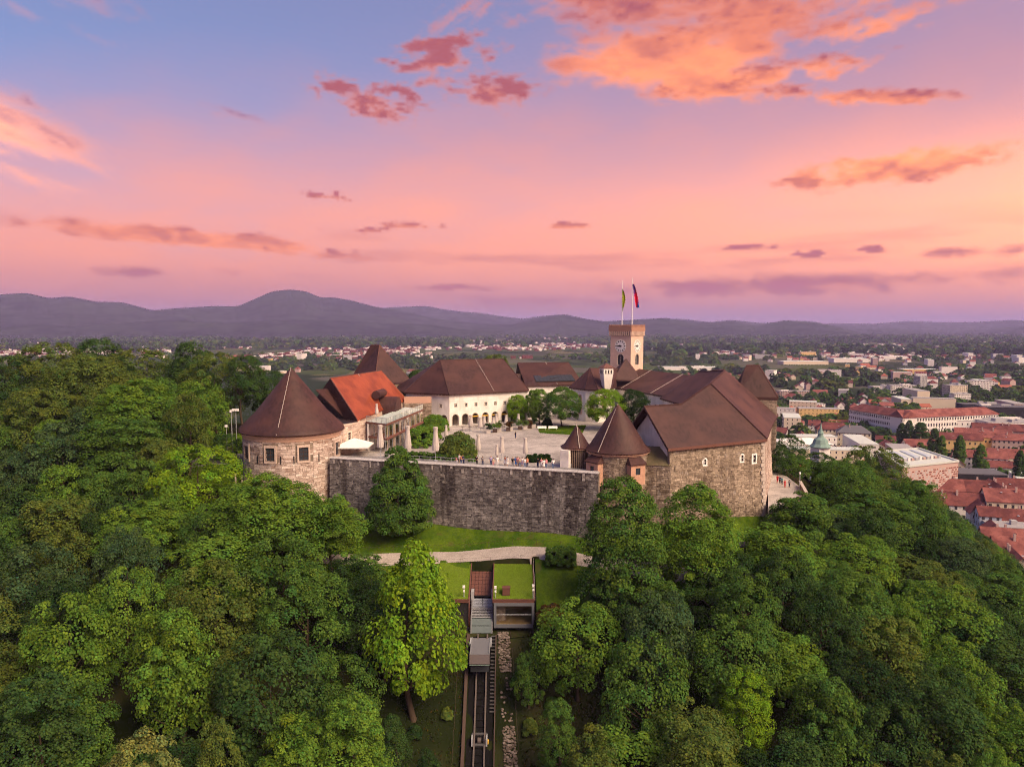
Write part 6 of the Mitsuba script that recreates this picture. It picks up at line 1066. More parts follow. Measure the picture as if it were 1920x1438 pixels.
for nm, c in (('skin', (.50, .30, .22)), ('hair', (.04, .025, .018)), ('fair', (.30, .19, .09)), ('white', (.75, .73, .72)), ('black', (.018, .018, .022)), ('navy', (.025, .035, .10)), ('blue', (.05, .14, .45)), ('denim', (.10, .15, .28)), ('pink', (.55, .22, .26)), ('lilac', (.38, .33, .50)), ('red', (.50, .03, .04)), ('beige', (.45, .36, .27)), ('grey', (.22, .22, .24)), ('salmon', (.52, .22, .15)), ('teal', (.08, .22, .26))): flat('c_' + nm, c)
def person(lab, x, y, z, rot, pose, top, low, hair='hair', skirt=False, h=1.0, group=None):
    k = thing('person', lab, 'person', group); tw = T().translate([x, y, z]).rotate([0, 0, 1], rot).scale(h)
    for nm, i, c in (('body', 0, 'skin'), ('trousers', 1, low), ('top', 2, top), ('hair', 3, hair)) + ((('skirt', 4, low),) if skirt else ()):
        if skirt and nm == 'trousers': continue
        scene[f'{k}__{nm}'] = {**shape(pose, i), 'to_world': tw, 'bsdf': {'type': 'ref', 'id': 'c_' + c}}
CROWD = [(856.5, 'child in a pink top at the left end of the crowd on the wall', 'lean', 'pink', 'white', 0, .78), (861, 'person in a white top beside the child in pink', 'stand', 'white', 'beige', 0, 1), (865, 'person in a salmon top left of the one in dark blue', 'lean', 'salmon', 'denim', 0, .95), (869.5, 'person in a dark blue top beside the salmon one', 'lean', 'navy', 'navy', 0, 1),
         (894, 'lone person in a black top leaning on the wall', 'lean', 'black', 'black', 0, 1), (905, 'person in a grey top right of the lone one in black', 'lean', 'grey', 'navy', 0, .97), (920.5, 'person in a lilac top standing at the wall', 'stand', 'lilac', 'denim', 0, 1), (925, 'small person in beige beside the lilac top', 'stand', 'beige', 'pink', 0, .85), (932.5, 'person in all white standing alone at the wall', 'stand', 'white', 'white', 0, 1),
         (947, 'tall person in a salmon top with a white skirt', 'stand', 'salmon', 'white', 1, 1.02), (951, 'person in a white dress beside the salmon top', 'stand', 'white', 'white', 1, 1), (961.5, 'person in a black top left of the blue dress', 'stand', 'black', 'grey', 0, 1), (967.5, 'person in a bright blue dress in the middle of the crowd', 'stand', 'blue', 'blue', 1, 1), (971, 'person in pink just right of the blue dress', 'stand', 'pink', 'beige', 0, 1.05), (974.5, 'person in a beige top between pink and lilac', 'stand', 'beige', 'denim', 0, .95),
         (979, 'person in a lilac skirt in the right half of the crowd', 'stand', 'white', 'lilac', 1, .98), (984, 'person in a white top and blue jeans in the crowd', 'stand', 'white', 'denim', 0, 1), (988.5, 'person in a salmon top at the right end of the big group', 'stand', 'salmon', 'navy', 0, 1.03), (1008.5, 'person in black left of the two white dresses', 'stand', 'black', 'navy', 0, 1.03), (1015, 'person in a white skirt right of the one in black', 'stand', 'pink', 'white', 1, 1), (1019.5, 'person in a white dress near the right end', 'stand', 'white', 'white', 1, .98), (1024, 'person in a pink top and jeans near the right end', 'stand', 'pink', 'denim', 0, 1), (1037, 'last person on the right in white and light blue', 'stand', 'white', 'denim', 0, 1)]
r = np.random.default_rng(3)
for u, lab, pose, top, low, sk, h in CROWD:
    s = on_line(WL, WR, u, 1.5); q = WL + d_ * s + n_ * (1.55 if pose == 'lean' else r.uniform(1.6, 2.6)); s2 = on_line(q - d_ * 5, q + d_ * 5, u, 1.5) - 5; q = q + d_ * s2; person(lab, q[0], q[1], .72, -17 + r.uniform(-40, 40) + (180 if r.random() < .25 and pose != 'lean' else 0), pose, top, low, r.choice(['hair', 'hair', 'fair']), bool(sk), h * 1.1)
p = atz(966.5, 822); person('lone walker in dark clothes crossing the paved courtyard', p[0], p[1], .0, 70, 'walk', 'black', 'navy')
for u, v, lab, c, pose in ((1457.5, 905, 'person in red close to the castle corner on the walkway', 'red', 'stand'), (1462, 907, 'person in dark clothes beside the red one at the corner', 'navy', 'stand'), (1466, 909, 'person in teal on the walkway', 'teal', 'stand'), (1471.5, 914, 'person all in red in the middle of the walkway', 'red', 'walk'), (1480, 914, 'person in dark grey at the back of the walkway', 'grey', 'stand')):
    p = atz(u, v, -7.6); person(lab, p[0], p[1], -7.6, r.uniform(-60, 60), pose, c, c if c == 'red' else 'black')
# ---------------------------------------------------------------- the town on the plain
def f_tile(p, n, uv):
    a = fb(p.x * .25, p.y * .25, p.z * .3, 3); b = fb(p.x * 1.5, p.y * 1.5, p.z * 1.5, 3)
    return mx((.165, .062, .058), (.27, .105, .092), sm(.3, .7, a)) * (.68 + .6 * b)
def f_tile2(p, n, uv): return mx((.11, .042, .042), (.185, .068, .062), sm(.3, .7, fb(p.x * .25, p.y * .25, p.z * .3, 3))) * (.68 + .6 * fb(p.x * 1.5, p.y * 1.5, p.z * 1.5, 3))
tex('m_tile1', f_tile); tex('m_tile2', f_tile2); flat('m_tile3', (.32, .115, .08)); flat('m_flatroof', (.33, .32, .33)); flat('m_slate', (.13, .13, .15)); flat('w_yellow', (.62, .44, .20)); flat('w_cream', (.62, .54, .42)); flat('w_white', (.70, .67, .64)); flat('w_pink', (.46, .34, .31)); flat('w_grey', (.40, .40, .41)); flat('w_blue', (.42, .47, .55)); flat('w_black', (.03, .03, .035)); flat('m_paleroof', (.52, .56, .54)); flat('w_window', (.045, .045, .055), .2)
def house(name, lab, c, L, W, h, rh, rot, kind='gable', wall='w_cream', roof='m_tile1', win=(0, 0), wins=(1.0, 1.5), over=.5, group=None, z=None, cat='house', skylights=0, chim=0, seed=0, sides=(0, 1)):
    """A building with a roof along its length L; win = windows along and up each long side in view."""
    k = thing(name, lab, cat, group); z = ground(*c) if z is None else z; R = rotz(rot)[:2, :2]; P = lambda x, y, zz: np.r_[np.asarray(c) + R @ [x, y], z + zz]
    rr = np.random.default_rng(seed)
    m = MB(); v = [P(sx * L / 2, sy * W / 2, zz) for zz in (-3, h) for sx, sy in ((-1, -1), (1, -1), (1, 1), (-1, 1))]; m.add(v, BOXF)
    if kind == 'gable':
        for sx in (-1, 1): m.add([P(sx * L / 2, -W / 2, h), P(sx * L / 2, W / 2, h), P(sx * L / 2, 0, h + rh)], [[0, 1, 2]])
    m.build(f'{k}__wall', wall)
    a, b = L / 2 + over, W / 2 + over; e = -over * rh / (W / 2)
    if kind == 'flat':
        MB().box(P(0, 0, h), (L + .3, W + .3, .5), rot).build(f'{k}__roof', roof)
        for i in range(chim): MB().box(P(rr.uniform(-.35, .35) * L, rr.uniform(-.3, .3) * W, h + .5), (rr.uniform(2, L * .25), rr.uniform(2, W * .35), rr.uniform(1, 2.6)), rot).build(f'{k}__roof_box', rr.choice(['w_grey', 'w_white']))
    else:
        q = max(a - (W / 2 if kind == 'hip' else -0.0), .3) if kind == 'hip' else a
        c4 = [P(-a, -b, h + e), P(a, -b, h + e), P(a, b, h + e), P(-a, b, h + e)]; r0, r1 = P(-q, 0, h + rh), P(q, 0, h + rh)
        pl = [[c4[0], c4[1], r1, r0], [c4[2], c4[3], r0, r1]] + ([[c4[1], c4[2], r1], [c4[3], c4[0], r0]] if kind == 'hip' else [])
        shell(pl, .3).build(f'{k}__roof', roof)
        for i in range(skylights):
            s, t, sd = rr.uniform(-.7, .7) * q, rr.uniform(.3, .7), rr.choice([-1, 1]); y = sd * b * (1 - t); zz = h + e + (rh - e) * t + .25; MB().box(P(s, y, zz), (.9, 1.1, .16), rot).build(f'{k}__skylight', 'w_window' if i % 2 else 'w_blue')
        for i in range(chim): s = rr.uniform(-.7, .7) * q; MB().box(P(s, rr.choice([-1, 1]) * W * .12, h + rh * .5), (.9, .7, rh * .5 + 1.2), rot).build(f'{k}__chimney', 'w_pink')
    nx, nz = win
    for sd in sides if nx else ():
        lx, ly = (L, W) if sd < 2 else (W, L); n = max(1, int(round(nx * (lx / L))))
        for i in range(n):
            for j in range(nz):
                s = lx * ((i + .5) / n - .5); zz = h * (j + .35) / nz
                x, y = {0: (s, -W / 2), 1: (-L / 2, s), 2: (L / 2, s), 3: (s, W / 2)}[sd] if sd in (0, 3) else ({1: -L / 2, 2: L / 2}[sd], s * 1.0)
                if sd in (1, 2): n2 = max(1, int(round(nx * W / L)))
                MB().box(P(x, y, zz), (wins[0], .12, wins[1]) if sd in (0, 3) else (.12, wins[0], wins[1]), rot).build(f'{k}__window', 'w_window')
    return k
def long_block(name, lab, A, B, W, z0, h, rh, wall, roof, nx, nz, ws=(1.3, 2.2), cat='building'):
    A, B = np.asarray(A)[:2], np.asarray(B)[:2]; d = B - A; L = np.linalg.norm(d); d = d / L; n = np.array([-d[1], d[0]]); return house(name, lab, (A + B) / 2 + n * W / 2, L, W, h, rh, math.atan2(d[1], d[0]), 'hip', wall, roof, (nx, nz), ws, .7, z=z0, cat=cat, sides=(0, 1))
zE = PLAIN + 22; A, B, Cx = atz(1592, 767, zE), atz(1693, 783, zE), atz(1872, 776, zE)
house_white = thing('white_block', 'very long white four storey building with a red hipped roof bent round a corner', 'building')
for (a, b, nx, flip) in ((A, B, 25, 0), (B, Cx, 36, 0)):
    W = 15.; d = (b - a)[:2]; L = np.linalg.norm(d); d /= L; n = np.array([-d[1], d[0]]); P = lambda s, y, z: np.r_[a[:2] + d * s + n * y, z]
    m = MB(); m.add([P(s, y, z) for z in (PLAIN - 2, zE) for s, y in ((0, 0), (L, 0), (L, W), (0, W))], BOXF); m.build(f'{house_white}__wall', 'w_white')
    c4 = [P(-.8, -.8, zE), P(L + .8, -.8, zE), P(L + .8, W + .8, zE), P(-.8, W + .8, zE)]; r0, r1 = P(8 if a is A else 0, W / 2, zE + 6), P(L - (0 if a is A else 8), W / 2, zE + 6)
    shell([[c4[0], c4[1], r1, r0], [c4[2], c4[3], r0, r1], [c4[1], c4[2], r1], [c4[3], c4[0], r0]], .4).build(f'{house_white}__roof', 'm_tile1')
    for i in range(nx):
        for j in range(4):
            MB().add([P(L * (i + .5) / nx + sx * .75, y, PLAIN + 3.2 + j * 5 + z) for z in (0, 2.5) for sx, y in ((-1, -.06), (1, -.06), (1, .05), (-1, .05))], BOXF).build(f'{house_white}__window', 'w_window')
    for zz in (PLAIN + 6.9, PLAIN + 17.2): MB().add([P(s, y, zz + z) for z in (0, .35) for s, y in ((-.1, -.15), (L, -.15), (L, .05), (-.1, .05))], BOXF).build(f'{house_white}__ledge', 'w_white')
# patterned brick library with a glazed roof
zT = PLAIN + 27; q = [atz(1692, 877, zT)[:2], atz(1797, 866, zT)[:2], atz(1722, 842, zT)[:2], atz(1646, 848, zT)[:2]]
k = thing('brick_block', 'large square block of red and pale patterned brick with a glazed roof among the poplars', 'building'); MB().prism(q, PLAIN - 2, zT).build(f'{k}__wall', 'w_pink')
r = np.random.default_rng(8); Aq, dq, nq, Lq = frame2(q[0], q[1]); b1, b2 = MB(), MB()
for row in range(20):
    s = 0.3
    while s < Lq - 1.2:
        l = r.uniform(.8, 2.2); (b1 if r.random() < .5 else b2).add(*extrude(Polygon([(s, PLAIN + 1 + row * 1.2), (s + l, PLAIN + 1 + row * 1.2), (s + l, PLAIN + 1.7 + row * 1.2), (s, PLAIN + 1.7 + row * 1.2)]), q[0], q[1], -.08, 0)); s += l + r.uniform(.3, 1.4)
b1.build(f'{k}__brick_relief', 'm_tile1', kind='stuff'); b2.build(f'{k}__stone_relief', 'w_grey', kind='stuff')
for i in range(4): a, c = q[i], q[(i + 1) % 4]; MB().bar(np.r_[a, zT + .5], np.r_[c, zT + .5], 1.0, 1.0).build(f'{k}__parapet', 'm_paleroof')
ctr = np.mean(q, 0); MB().prism([p + (ctr - p) * .06 for p in q], zT, zT + .25).build(f'{k}__roof', 'm_paleroof'); G = lambda s, t, z: np.r_[(q[0] * (1 - s) + q[1] * s) * (1 - t) + (q[3] * (1 - s) + q[2] * s) * t, z]
for i in range(7): s0, s1 = .10 + .118 * i, .10 + .118 * i + .095; MB().add([G(s, t, z) for z in (zT + .3, zT + .8 + .3 * (i % 2)) for s, t in ((s0, .42), (s1, .42), (s1, .9), (s0, .9))], BOXF).build(f'{k}__skylight', 'w_blue' if i % 2 else 'm_paleroof')
for i in range(11): MB().box(G(.12 + .075 * i, .3, zT + .3), (1.4, 1.4, 1.3)).build(f'{k}__roof_box', ('w_pink', 'w_grey', 'w_white')[i % 3])
# hall and copper spire just beyond the castle corner
zt = PLAIN + 24; p = atz(1538, 838, zt)[:2]; k = thing('copper_spire', 'pale corner tower with a green copper dome and spire right of the castle', 'tower'); w = 8.5
MB().box((*p, PLAIN - 2), (w, w, 26), .3).build(f'{k}__shaft', 'w_white'); c = (*p, zt); MB().lathe(c, [(w * .78, 0), (w * .80, .4), (w * .62, 2.2), (w * .50, 5), (w * .25, 6.6), (w * .18, 8.5), (w * .26, 8.8), (w * .12, 11), (.05, 16)], 8, .3 + math.pi / 4).build(f'{k}__dome', 'm_copper')
for sx in (-1, 1): MB().box((p[0] + sx * 2, p[1] - w * .55, PLAIN + 17), (1.3, .5, 3)).build(f'{k}__window', 'w_window')
house('pale_hall', 'long hall with a pale curved roof behind the right corner of the castle', atz(1492, 826, PLAIN + 14)[:2], 46, 24, 13, 3, .12, 'hip', 'w_white', 'm_white', over=1, z=PLAIN, cat='building')
# distinct buildings: (pixel u, v of the roof's middle), length, width, eaves, roof rise, turn in degrees
BL = [
    (1772, 815, 62, 15, 13, 5, -18, 'gable', 'w_yellow', 'm_tile2', (14, 2), 'long yellow house with a dark red roof behind the poplars', 6), (1842, 810, 48, 17, 14, 7, -22, 'gable', 'w_yellow', 'm_tile1', (14, 2), 'bright yellow house with a large red roof and skylights', 8), (1885, 800, 60, 16, 14, 6, -24, 'gable', 'w_pink', 'm_tile2', (12, 2), 'long dark red roof behind the bright yellow house', 4), (1902, 818, 40, 14, 13, 5, -20, 'hip', 'w_pink', 'm_tile1', (10, 3), 'pale pink house at the right edge beside the yellow one', 2),
    (1828, 787, 95, 20, 17, 0, -2, 'flat', 'w_white', 'm_flatroof', (20, 3), 'long white modern block with flat roof in front of the long white building', 5), (1895, 790, 50, 22, 18, 0, -4, 'flat', 'w_white', 'm_flatroof', (12, 3), 'white modern block with rows of windows at the right edge', 4), (1835, 757, 70, 24, 20, 0, -6, 'flat', 'w_black', 'm_slate', (0, 0), 'black flat roofed block behind the long white building', 3), (1882, 762, 48, 22, 16, 0, -8, 'flat', 'w_black', 'm_slate', (0, 0), 'dark brown flat block at the right edge behind the white one', 2), (1800, 770, 60, 16, 8, 0, -6, 'flat', 'w_white', 'm_flatroof', (0, 0), 'low white plinth block before the black building', 0),
    (1562, 797, 34, 16, 13, 6, -14, 'hip', 'w_cream', 'm_tile2', (9, 3), 'house with red hipped roof left of the grey mansard house', 1), (1600, 803, 32, 18, 13, 6, -18, 'hip', 'w_cream', 'm_slate', (8, 3), 'grey slate roofed house before the long white building', 2), (1487, 733, 70, 18, 17, 0, -2, 'flat', 'w_pink', 'm_flatroof', (18, 4), 'pale reddish apartment slab beyond the corner tower', 2), (1726, 706, 20, 20, 40, 0, 10, 'flat', 'w_grey', 'm_flatroof', (5, 9), 'grey high rise cube standing alone in the trees', 1), (1690, 722, 60, 24, 20, 0, -6, 'flat', 'w_white', 'm_flatroof', (16, 4), 'white stepped apartment building left of the grey cube', 3), (1650, 724, 50, 20, 15, 0, 8, 'flat', 'w_white', 'm_flatroof', (12, 3), 'pale apartment building further left of the grey cube', 2),
    (1790, 722, 40, 26, 34, 0, 4, 'flat', 'w_cream', 'm_flatroof', (9, 7), 'cream tower block right of the grey cube', 2), (1835, 714, 66, 18, 26, 0, -4, 'flat', 'w_white', 'm_flatroof', (18, 5), 'long pale apartment slab right of the cream tower block', 1), (1800, 738, 34, 20, 22, 0, -2, 'flat', 'w_white', 'm_flatroof', (8, 4), 'small white block in front of the cream tower block', 2), (1590, 672, 120, 60, 18, 0, -3, 'flat', 'w_white', 'm_paleroof', (0, 0), 'large white industrial hall far out on the plain', 2), (1660, 668, 150, 50, 14, 0, -2, 'flat', 'w_white', 'm_white', (0, 0), 'very long white warehouse far out on the plain', 1), (1505, 677, 150, 60, 14, 0, 0, 'flat', 'w_cream', 'm_paleroof', (0, 0), 'long cream warehouse left of the industrial hall', 1), (1290, 688, 170, 50, 12, 0, -3, 'flat', 'w_white', 'm_paleroof', (0, 0), 'long pale warehouse right of the clock tower', 2), (1720, 692, 90, 40, 16, 0, -5, 'flat', 'w_yellow', 'm_paleroof', (0, 0), 'pale yellow hall in the middle distance', 1), (1515, 757, 60, 20, 14, 0, 12, 'flat', 'w_white', 'm_flatroof', (10, 3), 'white flat roofed school among trees right of the corner tower', 2),
    (1727, 828, 30, 16, 10, 5, -10, 'gable', 'w_cream', 'm_tile1', (6, 2), 'low house with an orange red roof left of the first poplars', 1), (1505, 866, 14, 12, 8, 4, 20, 'gable', 'w_cream', 'm_tile3', (3, 2), 'small house with bright orange roof below the copper dome', 1), (1503, 842, 16, 12, 8, 4, -10, 'gable', 'w_cream', 'm_tile3', (3, 2), 'small house with bright orange roof behind the copper dome tree', 1), (1815, 884, 34, 18, 19, 0, -10, 'flat', 'w_black', 'm_slate', (0, 0), 'dark block with shade painted into its walls right of the patterned brick block', 0),  # the dark block: a shaded wall, its shade put into black wall colour
    (1885, 925, 24, 15, 16, 6, -16, 'gable', 'w_cream', 'm_tile1', (6, 3), 'tall cream house with a smooth red roof at the right edge', 3), (1802, 932, 32, 13, 13, 6, -14, 'gable', 'w_white', 'm_tile2', (7, 3), 'white house with a long dark red roof below the poplars', 2), (1838, 948, 12, 12, 13, 6, 70, 'gable', 'w_white', 'm_tile1', (3, 3), 'white house with a rounded gable next to the pale blue one', 0), (1852, 955, 11, 11, 14, 4, -16, 'gable', 'w_blue', 'm_tile2', (3, 4), 'pale blue house at the right edge', 0), (1757, 905, 30, 13, 13, 6, -16, 'gable', 'w_cream', 'm_tile1', (7, 3), 'house with red roof right at the top of the wooded slope', 2), (1790, 900, 28, 12, 12, 5, 70, 'gable', 'w_white', 'm_tile1', (4, 2), 'house with pale red roof turned sideways below the brick block', 1), (1832, 908, 30, 13, 13, 6, -14, 'gable', 'w_cream', 'm_tile2', (7, 3), 'dark red roofed house in front of the half timbered one', 3), (1866, 912, 26, 12, 13, 6, 74, 'gable', 'w_cream', 'm_tile1', (5, 3), 'red roofed house crosswise behind the tall cream house', 2), (1908, 905, 26, 13, 13, 6, -12, 'gable', 'w_cream', 'm_tile2', (6, 3), 'red roofed house at the right edge below the last poplar', 1), (1850, 898, 14, 9, 12, 3, -14, 'gable', 'w_white', 'm_tile2', (5, 3), 'small half timbered white house below the poplars', 0),
    (1905, 962, 20, 12, 12, 5, -14, 'gable', 'w_pink', 'm_tile2', (5, 3), 'dark roofed house below the tall cream house', 1), (1900, 985, 22, 12, 11, 0, -14, 'flat', 'w_blue', 'm_flatroof', (4, 2), 'bluish flat roofed house at the right edge', 1), (1912, 1018, 24, 13, 12, 6, -16, 'gable', 'w_cream', 'm_tile1', (4, 2), 'red roof at the right edge lowest in the picture', 2), (1880, 1000, 20, 12, 12, 6, -16, 'gable', 'w_cream', 'm_tile1', (4, 2), 'red roof behind the trees left of the lowest one', 2), (1905, 1045, 22, 13, 9, 6, 70, 'gable', 'w_cream', 'm_tile1', (4, 2), 'red roof at the very edge above the wooded slope', 2), (1862, 985, 12, 9, 12, 4, 70, 'gable', 'w_cream', 'm_tile1', (3, 2), 'narrow house with a red roof above the slope trees', 0),
    (1815, 848, 22, 11, 11, 5, -18, 'gable', 'w_white', 'm_tile1', (5, 3), 'white house with red roof between two poplars', 2), (1858, 850, 22, 12, 13, 5, -20, 'gable', 'w_white', 'm_tile1', (5, 3), 'narrow white house with red roof right of the poplar row', 1), (1895, 848, 34, 14, 12, 6, -18, 'gable', 'w_cream', 'm_tile1', (6, 2), 'pale red roofed house at the right edge behind the poplars', 3), (1870, 868, 24, 11, 10, 4, -18, 'gable', 'w_white', 'm_tile2', (4, 2), 'long low dark red roof behind the poplars', 0), (1790, 860, 24, 12, 10, 5, 65, 'gable', 'w_cream', 'm_tile2', (4, 2), 'dark roofed house left of the tallest poplar', 1),
]
boxes = []
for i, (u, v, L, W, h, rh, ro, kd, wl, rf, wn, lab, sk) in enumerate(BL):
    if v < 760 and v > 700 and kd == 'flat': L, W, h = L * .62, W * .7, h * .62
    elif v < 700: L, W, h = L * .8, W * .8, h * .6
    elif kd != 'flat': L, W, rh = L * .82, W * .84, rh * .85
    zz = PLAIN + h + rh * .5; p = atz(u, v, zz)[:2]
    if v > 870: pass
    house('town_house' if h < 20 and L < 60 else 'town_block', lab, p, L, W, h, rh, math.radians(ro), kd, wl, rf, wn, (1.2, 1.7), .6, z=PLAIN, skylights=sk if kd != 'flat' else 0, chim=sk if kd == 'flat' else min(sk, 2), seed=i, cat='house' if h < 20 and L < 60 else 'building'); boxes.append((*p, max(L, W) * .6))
# lesser houses scattered over the suburbs, each its own
MARKS = [(1640, 790, 'long white block'), (1770, 770, 'far end of the white block'), (1540, 830, 'copper spire'), (1745, 870, 'brick block'), (1726, 706, 'grey cube'), (1850, 757, 'black block'), (1175, 640, 'clock tower'), (1418, 700, 'corner tower'), (1790, 722, 'cream tower block'), (1590, 672, 'industrial hall'), (1660, 668, 'long warehouse'), (1505, 677, 'cream warehouse'), (1720, 692, 'pale yellow hall'), (1290, 688, 'pale warehouse'), (1487, 733, 'reddish slab'), (1842, 810, 'bright yellow house'), (1836, 860, 'tallest poplar'), (1909, 870, 'right edge poplar'), (1885, 925, 'cream red roofed house'), (1600, 803, 'slate roofed house'), (546, 690, 'great cone roof'), (700, 650, 'square tower'), (900, 673, 'arcaded house roof'), (1010, 680, 'rear house roof'), (1300, 705, 'courtyard wing roof'), (400, 650, 'left skyline trees'), (1690, 722, 'stepped apartments'), (1515, 757, 'white school')]
r = np.random.default_rng(101); ZN = [(430, 900, 150, 'town house', 'houses of the near quarter', 60), (900, 1500, 260, 'suburb house', 'houses of the middle suburb', 120), (1500, 2700, 600, 'tiny far house', 'houses of the far suburb', 120)]
def free(x, y, rad): return all((x - a) ** 2 + (y - b_) ** 2 > (rad + c) ** 2 for a, b_, c in boxes)
def seen_az(x, y): a = math.degrees(math.atan2(x, y)); return a < 35.5 and a > -35.5
for y0, y1, _, lab, grp, N in ZN:
    n = t = 0
    while n < N and t < 6000:
        t += 1; y = r.uniform(y0, y1); x = y * math.tan(math.radians(r.uniform(10 if y < 1500 else -21, 35.5)))
        if y < 900 and x < 215: continue
        if -.1 < x / y < .16 or height(np.array([x]), np.array([y]))[0] > PLAIN + 2: continue
        dn = meshkit.fbm(np.array([[x / 330., y / 330., 0]]), 3, 2)[0]
        if dn < .47 or not free(x, y, 9): continue
        L, W = r.uniform(10, 22), r.uniform(8, 12); kd = r.choice(['gable', 'hip', 'flat'], p=[.55, .28, .17]); big = r.random() < .12; h = r.uniform(5, 9) if not big else r.uniform(12, 18)
        if big: L, W, kd = r.uniform(28, 55), r.uniform(12, 16), 'flat'
        wl = str(r.choice(['w_white', 'w_cream', 'w_pink', 'w_yellow', 'w_grey'], p=[.42, .3, .1, .08, .1])); lb = unique(f"{wl[2:]} {'flat roofed' if kd == 'flat' else 'hip roofed' if kd == 'hip' else 'gabled'} {lab}", MARKS, *seen(x, y, PLAIN + h))
        house('small_house', lb, (x, y), L, W, h, r.uniform(3, 4.5) if kd != 'flat' else 0, r.choice([0, math.pi / 2]) + r.normal() * .15 - .25, kd, wl, r.choice(['m_tile1', 'm_tile2', 'm_tile3'], p=[.5, .35, .15]) if kd != 'flat' else r.choice(['m_flatroof', 'm_paleroof']), (max(2, int(L / 4)), max(2, int(h / 3.2))) if y < 900 else (0, 0), group=grp, z=PLAIN, seed=n); boxes.append((x, y, max(L, W) * .55)); n += 1
bw, bt = MB(), MB()
yy = 2400 + 4200 * r.random(5200) ** 1.4; xx = yy * np.tan(np.radians(r.uniform(-36, 36, 5200))); dd_ = meshkit.fbm(np.stack([xx / 600, yy / 900, 0 * xx], -1), 3, 4)
for x, y, dn in zip(xx, yy, dd_):
    if dn < .53 - .06 * (x > 0): continue
    L, W, h = r.uniform(10, 26), r.uniform(9, 16), r.uniform(5, 9); (bw if r.random() < .55 else bt).box((x, y, PLAIN), (L, W, h), r.uniform(0, 3)); (bt if r.random() < .6 else bw).box((x, y, PLAIN + h), (L * .9, W * .8, 2.5), 0)
bw.build('far_suburb', 'w_white', kind='stuff', label='pale specks of houses scattered far over the plain'); bt.build('far_suburb_roofs', 'm_tile2', kind='stuff', label='red specks of roofs scattered far over the plain')
# town trees: poplars and the nearer crowns are things, the woods of the plain one mass
for u, vt, vb, wp, lab in ((1690, 790, 838, 22, 'dark poplar left of the pale spire of light'), (1703, 785, 842, 20, 'second poplar from the left of the row'), (1724, 788, 848, 30, 'broad poplar standing before the dark red roofs'), (1750, 798, 862, 24, 'tall poplar behind the corner of the brick block'), (1764, 812, 864, 18, 'short poplar beside the tall one at the brick block'), (1797, 812, 876, 22, 'slim poplar right of the brick block'), (1836, 828, 905, 26, 'tallest poplar in front of the red roofed old town'), (1872, 872, 920, 16, 'small poplar beside the half timbered house'), (1909, 840, 912, 24, 'poplar at the right picture edge')):
    p = atz(u, vb + (20 if u > 1740 else 6), PLAIN); tree('poplar', lab, p[0], p[1], wp * .85 * p[1] / FOC, max(aty(u, vt, p[1])[2] - PLAIN, 14), 'slim', 'dark' if u % 3 else 'mid', u, .06, z=PLAIN, dense=3.2)
def low_crown(seed, n, tone, size):
    rr = np.random.default_rng(seed); q = rr.normal(size=(n, 3)); q[:, 2] = np.abs(q[:, 2]) * .9; q /= np.linalg.norm(q, axis=1, keepdims=True); q = q * (1 + rr.normal(size=(n, 1)) * .12) * [.5, .5, .8]; return leaves(rr, q, q / np.linalg.norm(q, axis=1, keepdims=True), np.full(n, .17), 9, size, TONES[tone])
PR = {t: [low_crown(i * 5 + j, 26, t, .30) for j in range(3)] for i, t in enumerate(('mid', 'dark', 'deep', 'olive', 'blue'))}
PLYS = {}
n = t = 0
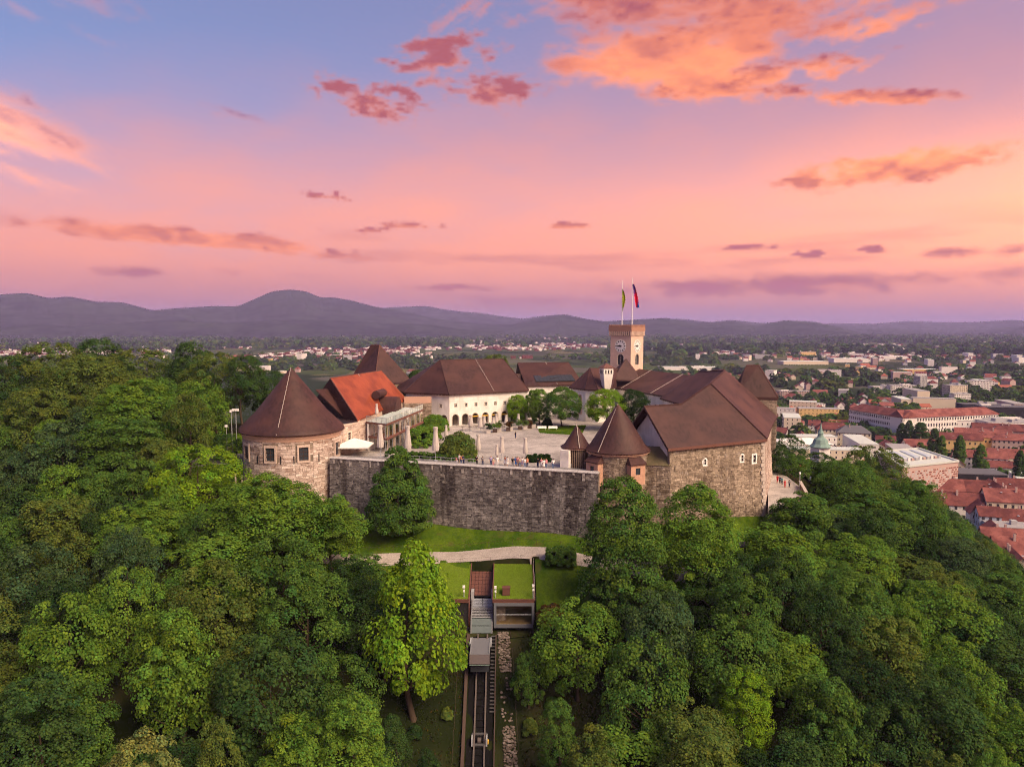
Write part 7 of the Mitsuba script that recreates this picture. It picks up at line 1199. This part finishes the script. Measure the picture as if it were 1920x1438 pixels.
while n < 150 and t < 8000:
    t += 1; y = r.uniform(420, 1150); x = y * math.tan(math.radians(r.uniform(13, 35.5)))
    if x < 215 + (y < 520) * 20 or height(np.array([x]), np.array([y]))[0] > PLAIN + 3 or not free(x, y, 4): continue
    tn = str(r.choice(['mid', 'dark', 'deep', 'olive', 'blue'])); j = int(r.integers(3)); w, h = r.uniform(9, 15), r.uniform(9, 15); k = thing('town_tree', unique(f'{TONE_NAME[tn]} town tree', MARKS, *seen(x, y, PLAIN + h * .7)), 'tree', 'trees among the town houses')
    if (tn, j) not in PLYS: V, F, Cc = PR[tn][j]; PLYS[(tn, j)] = mikit.ply((V, F), 'm_leaf', color=Cc)
    scene[f'{k}__crown'] = {**PLYS[(tn, j)], 'to_world': T().translate([x, y, PLAIN + h * .12]).rotate([0, 0, 1], float(r.uniform(0, 360))).scale([w, w, h])}; MB().tube([(x, y, PLAIN), (x, y, PLAIN + h * .6)], [.4, .2], 6).build(f'{k}__trunk', 'm_bark'); boxes.append((x, y, w * .35)); n += 1
Vs, Fs, Cs, n = [], [], [], 0
def wood(count, y0, y1, thr, size, sc, lo=None, pw=1.0):
    global n
    yy = y0 + (y1 - y0) * r.random(count) ** pw; xx = yy * np.tan(np.radians(r.uniform(*(lo or (-37, 37)), count))); dd_ = meshkit.fbm(np.stack([xx / (sc * 1.6), yy / sc, 0 * xx + 3], -1), 3, 7); hh = height(xx, yy); BB = np.array(boxes)
    for x, y, d, g_ in zip(xx, yy, dd_, hh):
        if d < thr or g_ > PLAIN + 4 or (y < 2700 and (np.hypot(BB[:, 0] - x, BB[:, 1] - y) < BB[:, 2] + size * .3).any()): continue
        V, F, Cc = PR[('mid', 'dark', 'deep', 'olive', 'blue')[int(r.integers(5))]][int(r.integers(3))]; a = r.uniform(0, 6.28); w, h = size * r.uniform(.7, 1.3), size * r.uniform(.6, 1.0)
        Vs.append(V @ rotz(a).T * [w, w, h] + [x, y, PLAIN]); Fs.append(F + n); Cs.append(Cc); n += len(V)
wood(900, 340, 1150, .44, 15, 160, (14, 37)); wood(1300, 1150, 2600, .46, 19, 260, None, .8)
PR = {t: [low_crown(i * 5 + j + 70, 7, t, .55) for j in range(3)] for i, t in enumerate(('mid', 'dark', 'deep', 'olive', 'blue'))}
wood(6500, 2500, 7500, .47, 36, 520, None, .8)
put('woodland', mikit.ply((np.vstack(Vs), np.vstack(Fs)), 'm_leaf', color=np.vstack(Cs)), 'dark woods and tree belts covering the plain', None, kind='stuff')
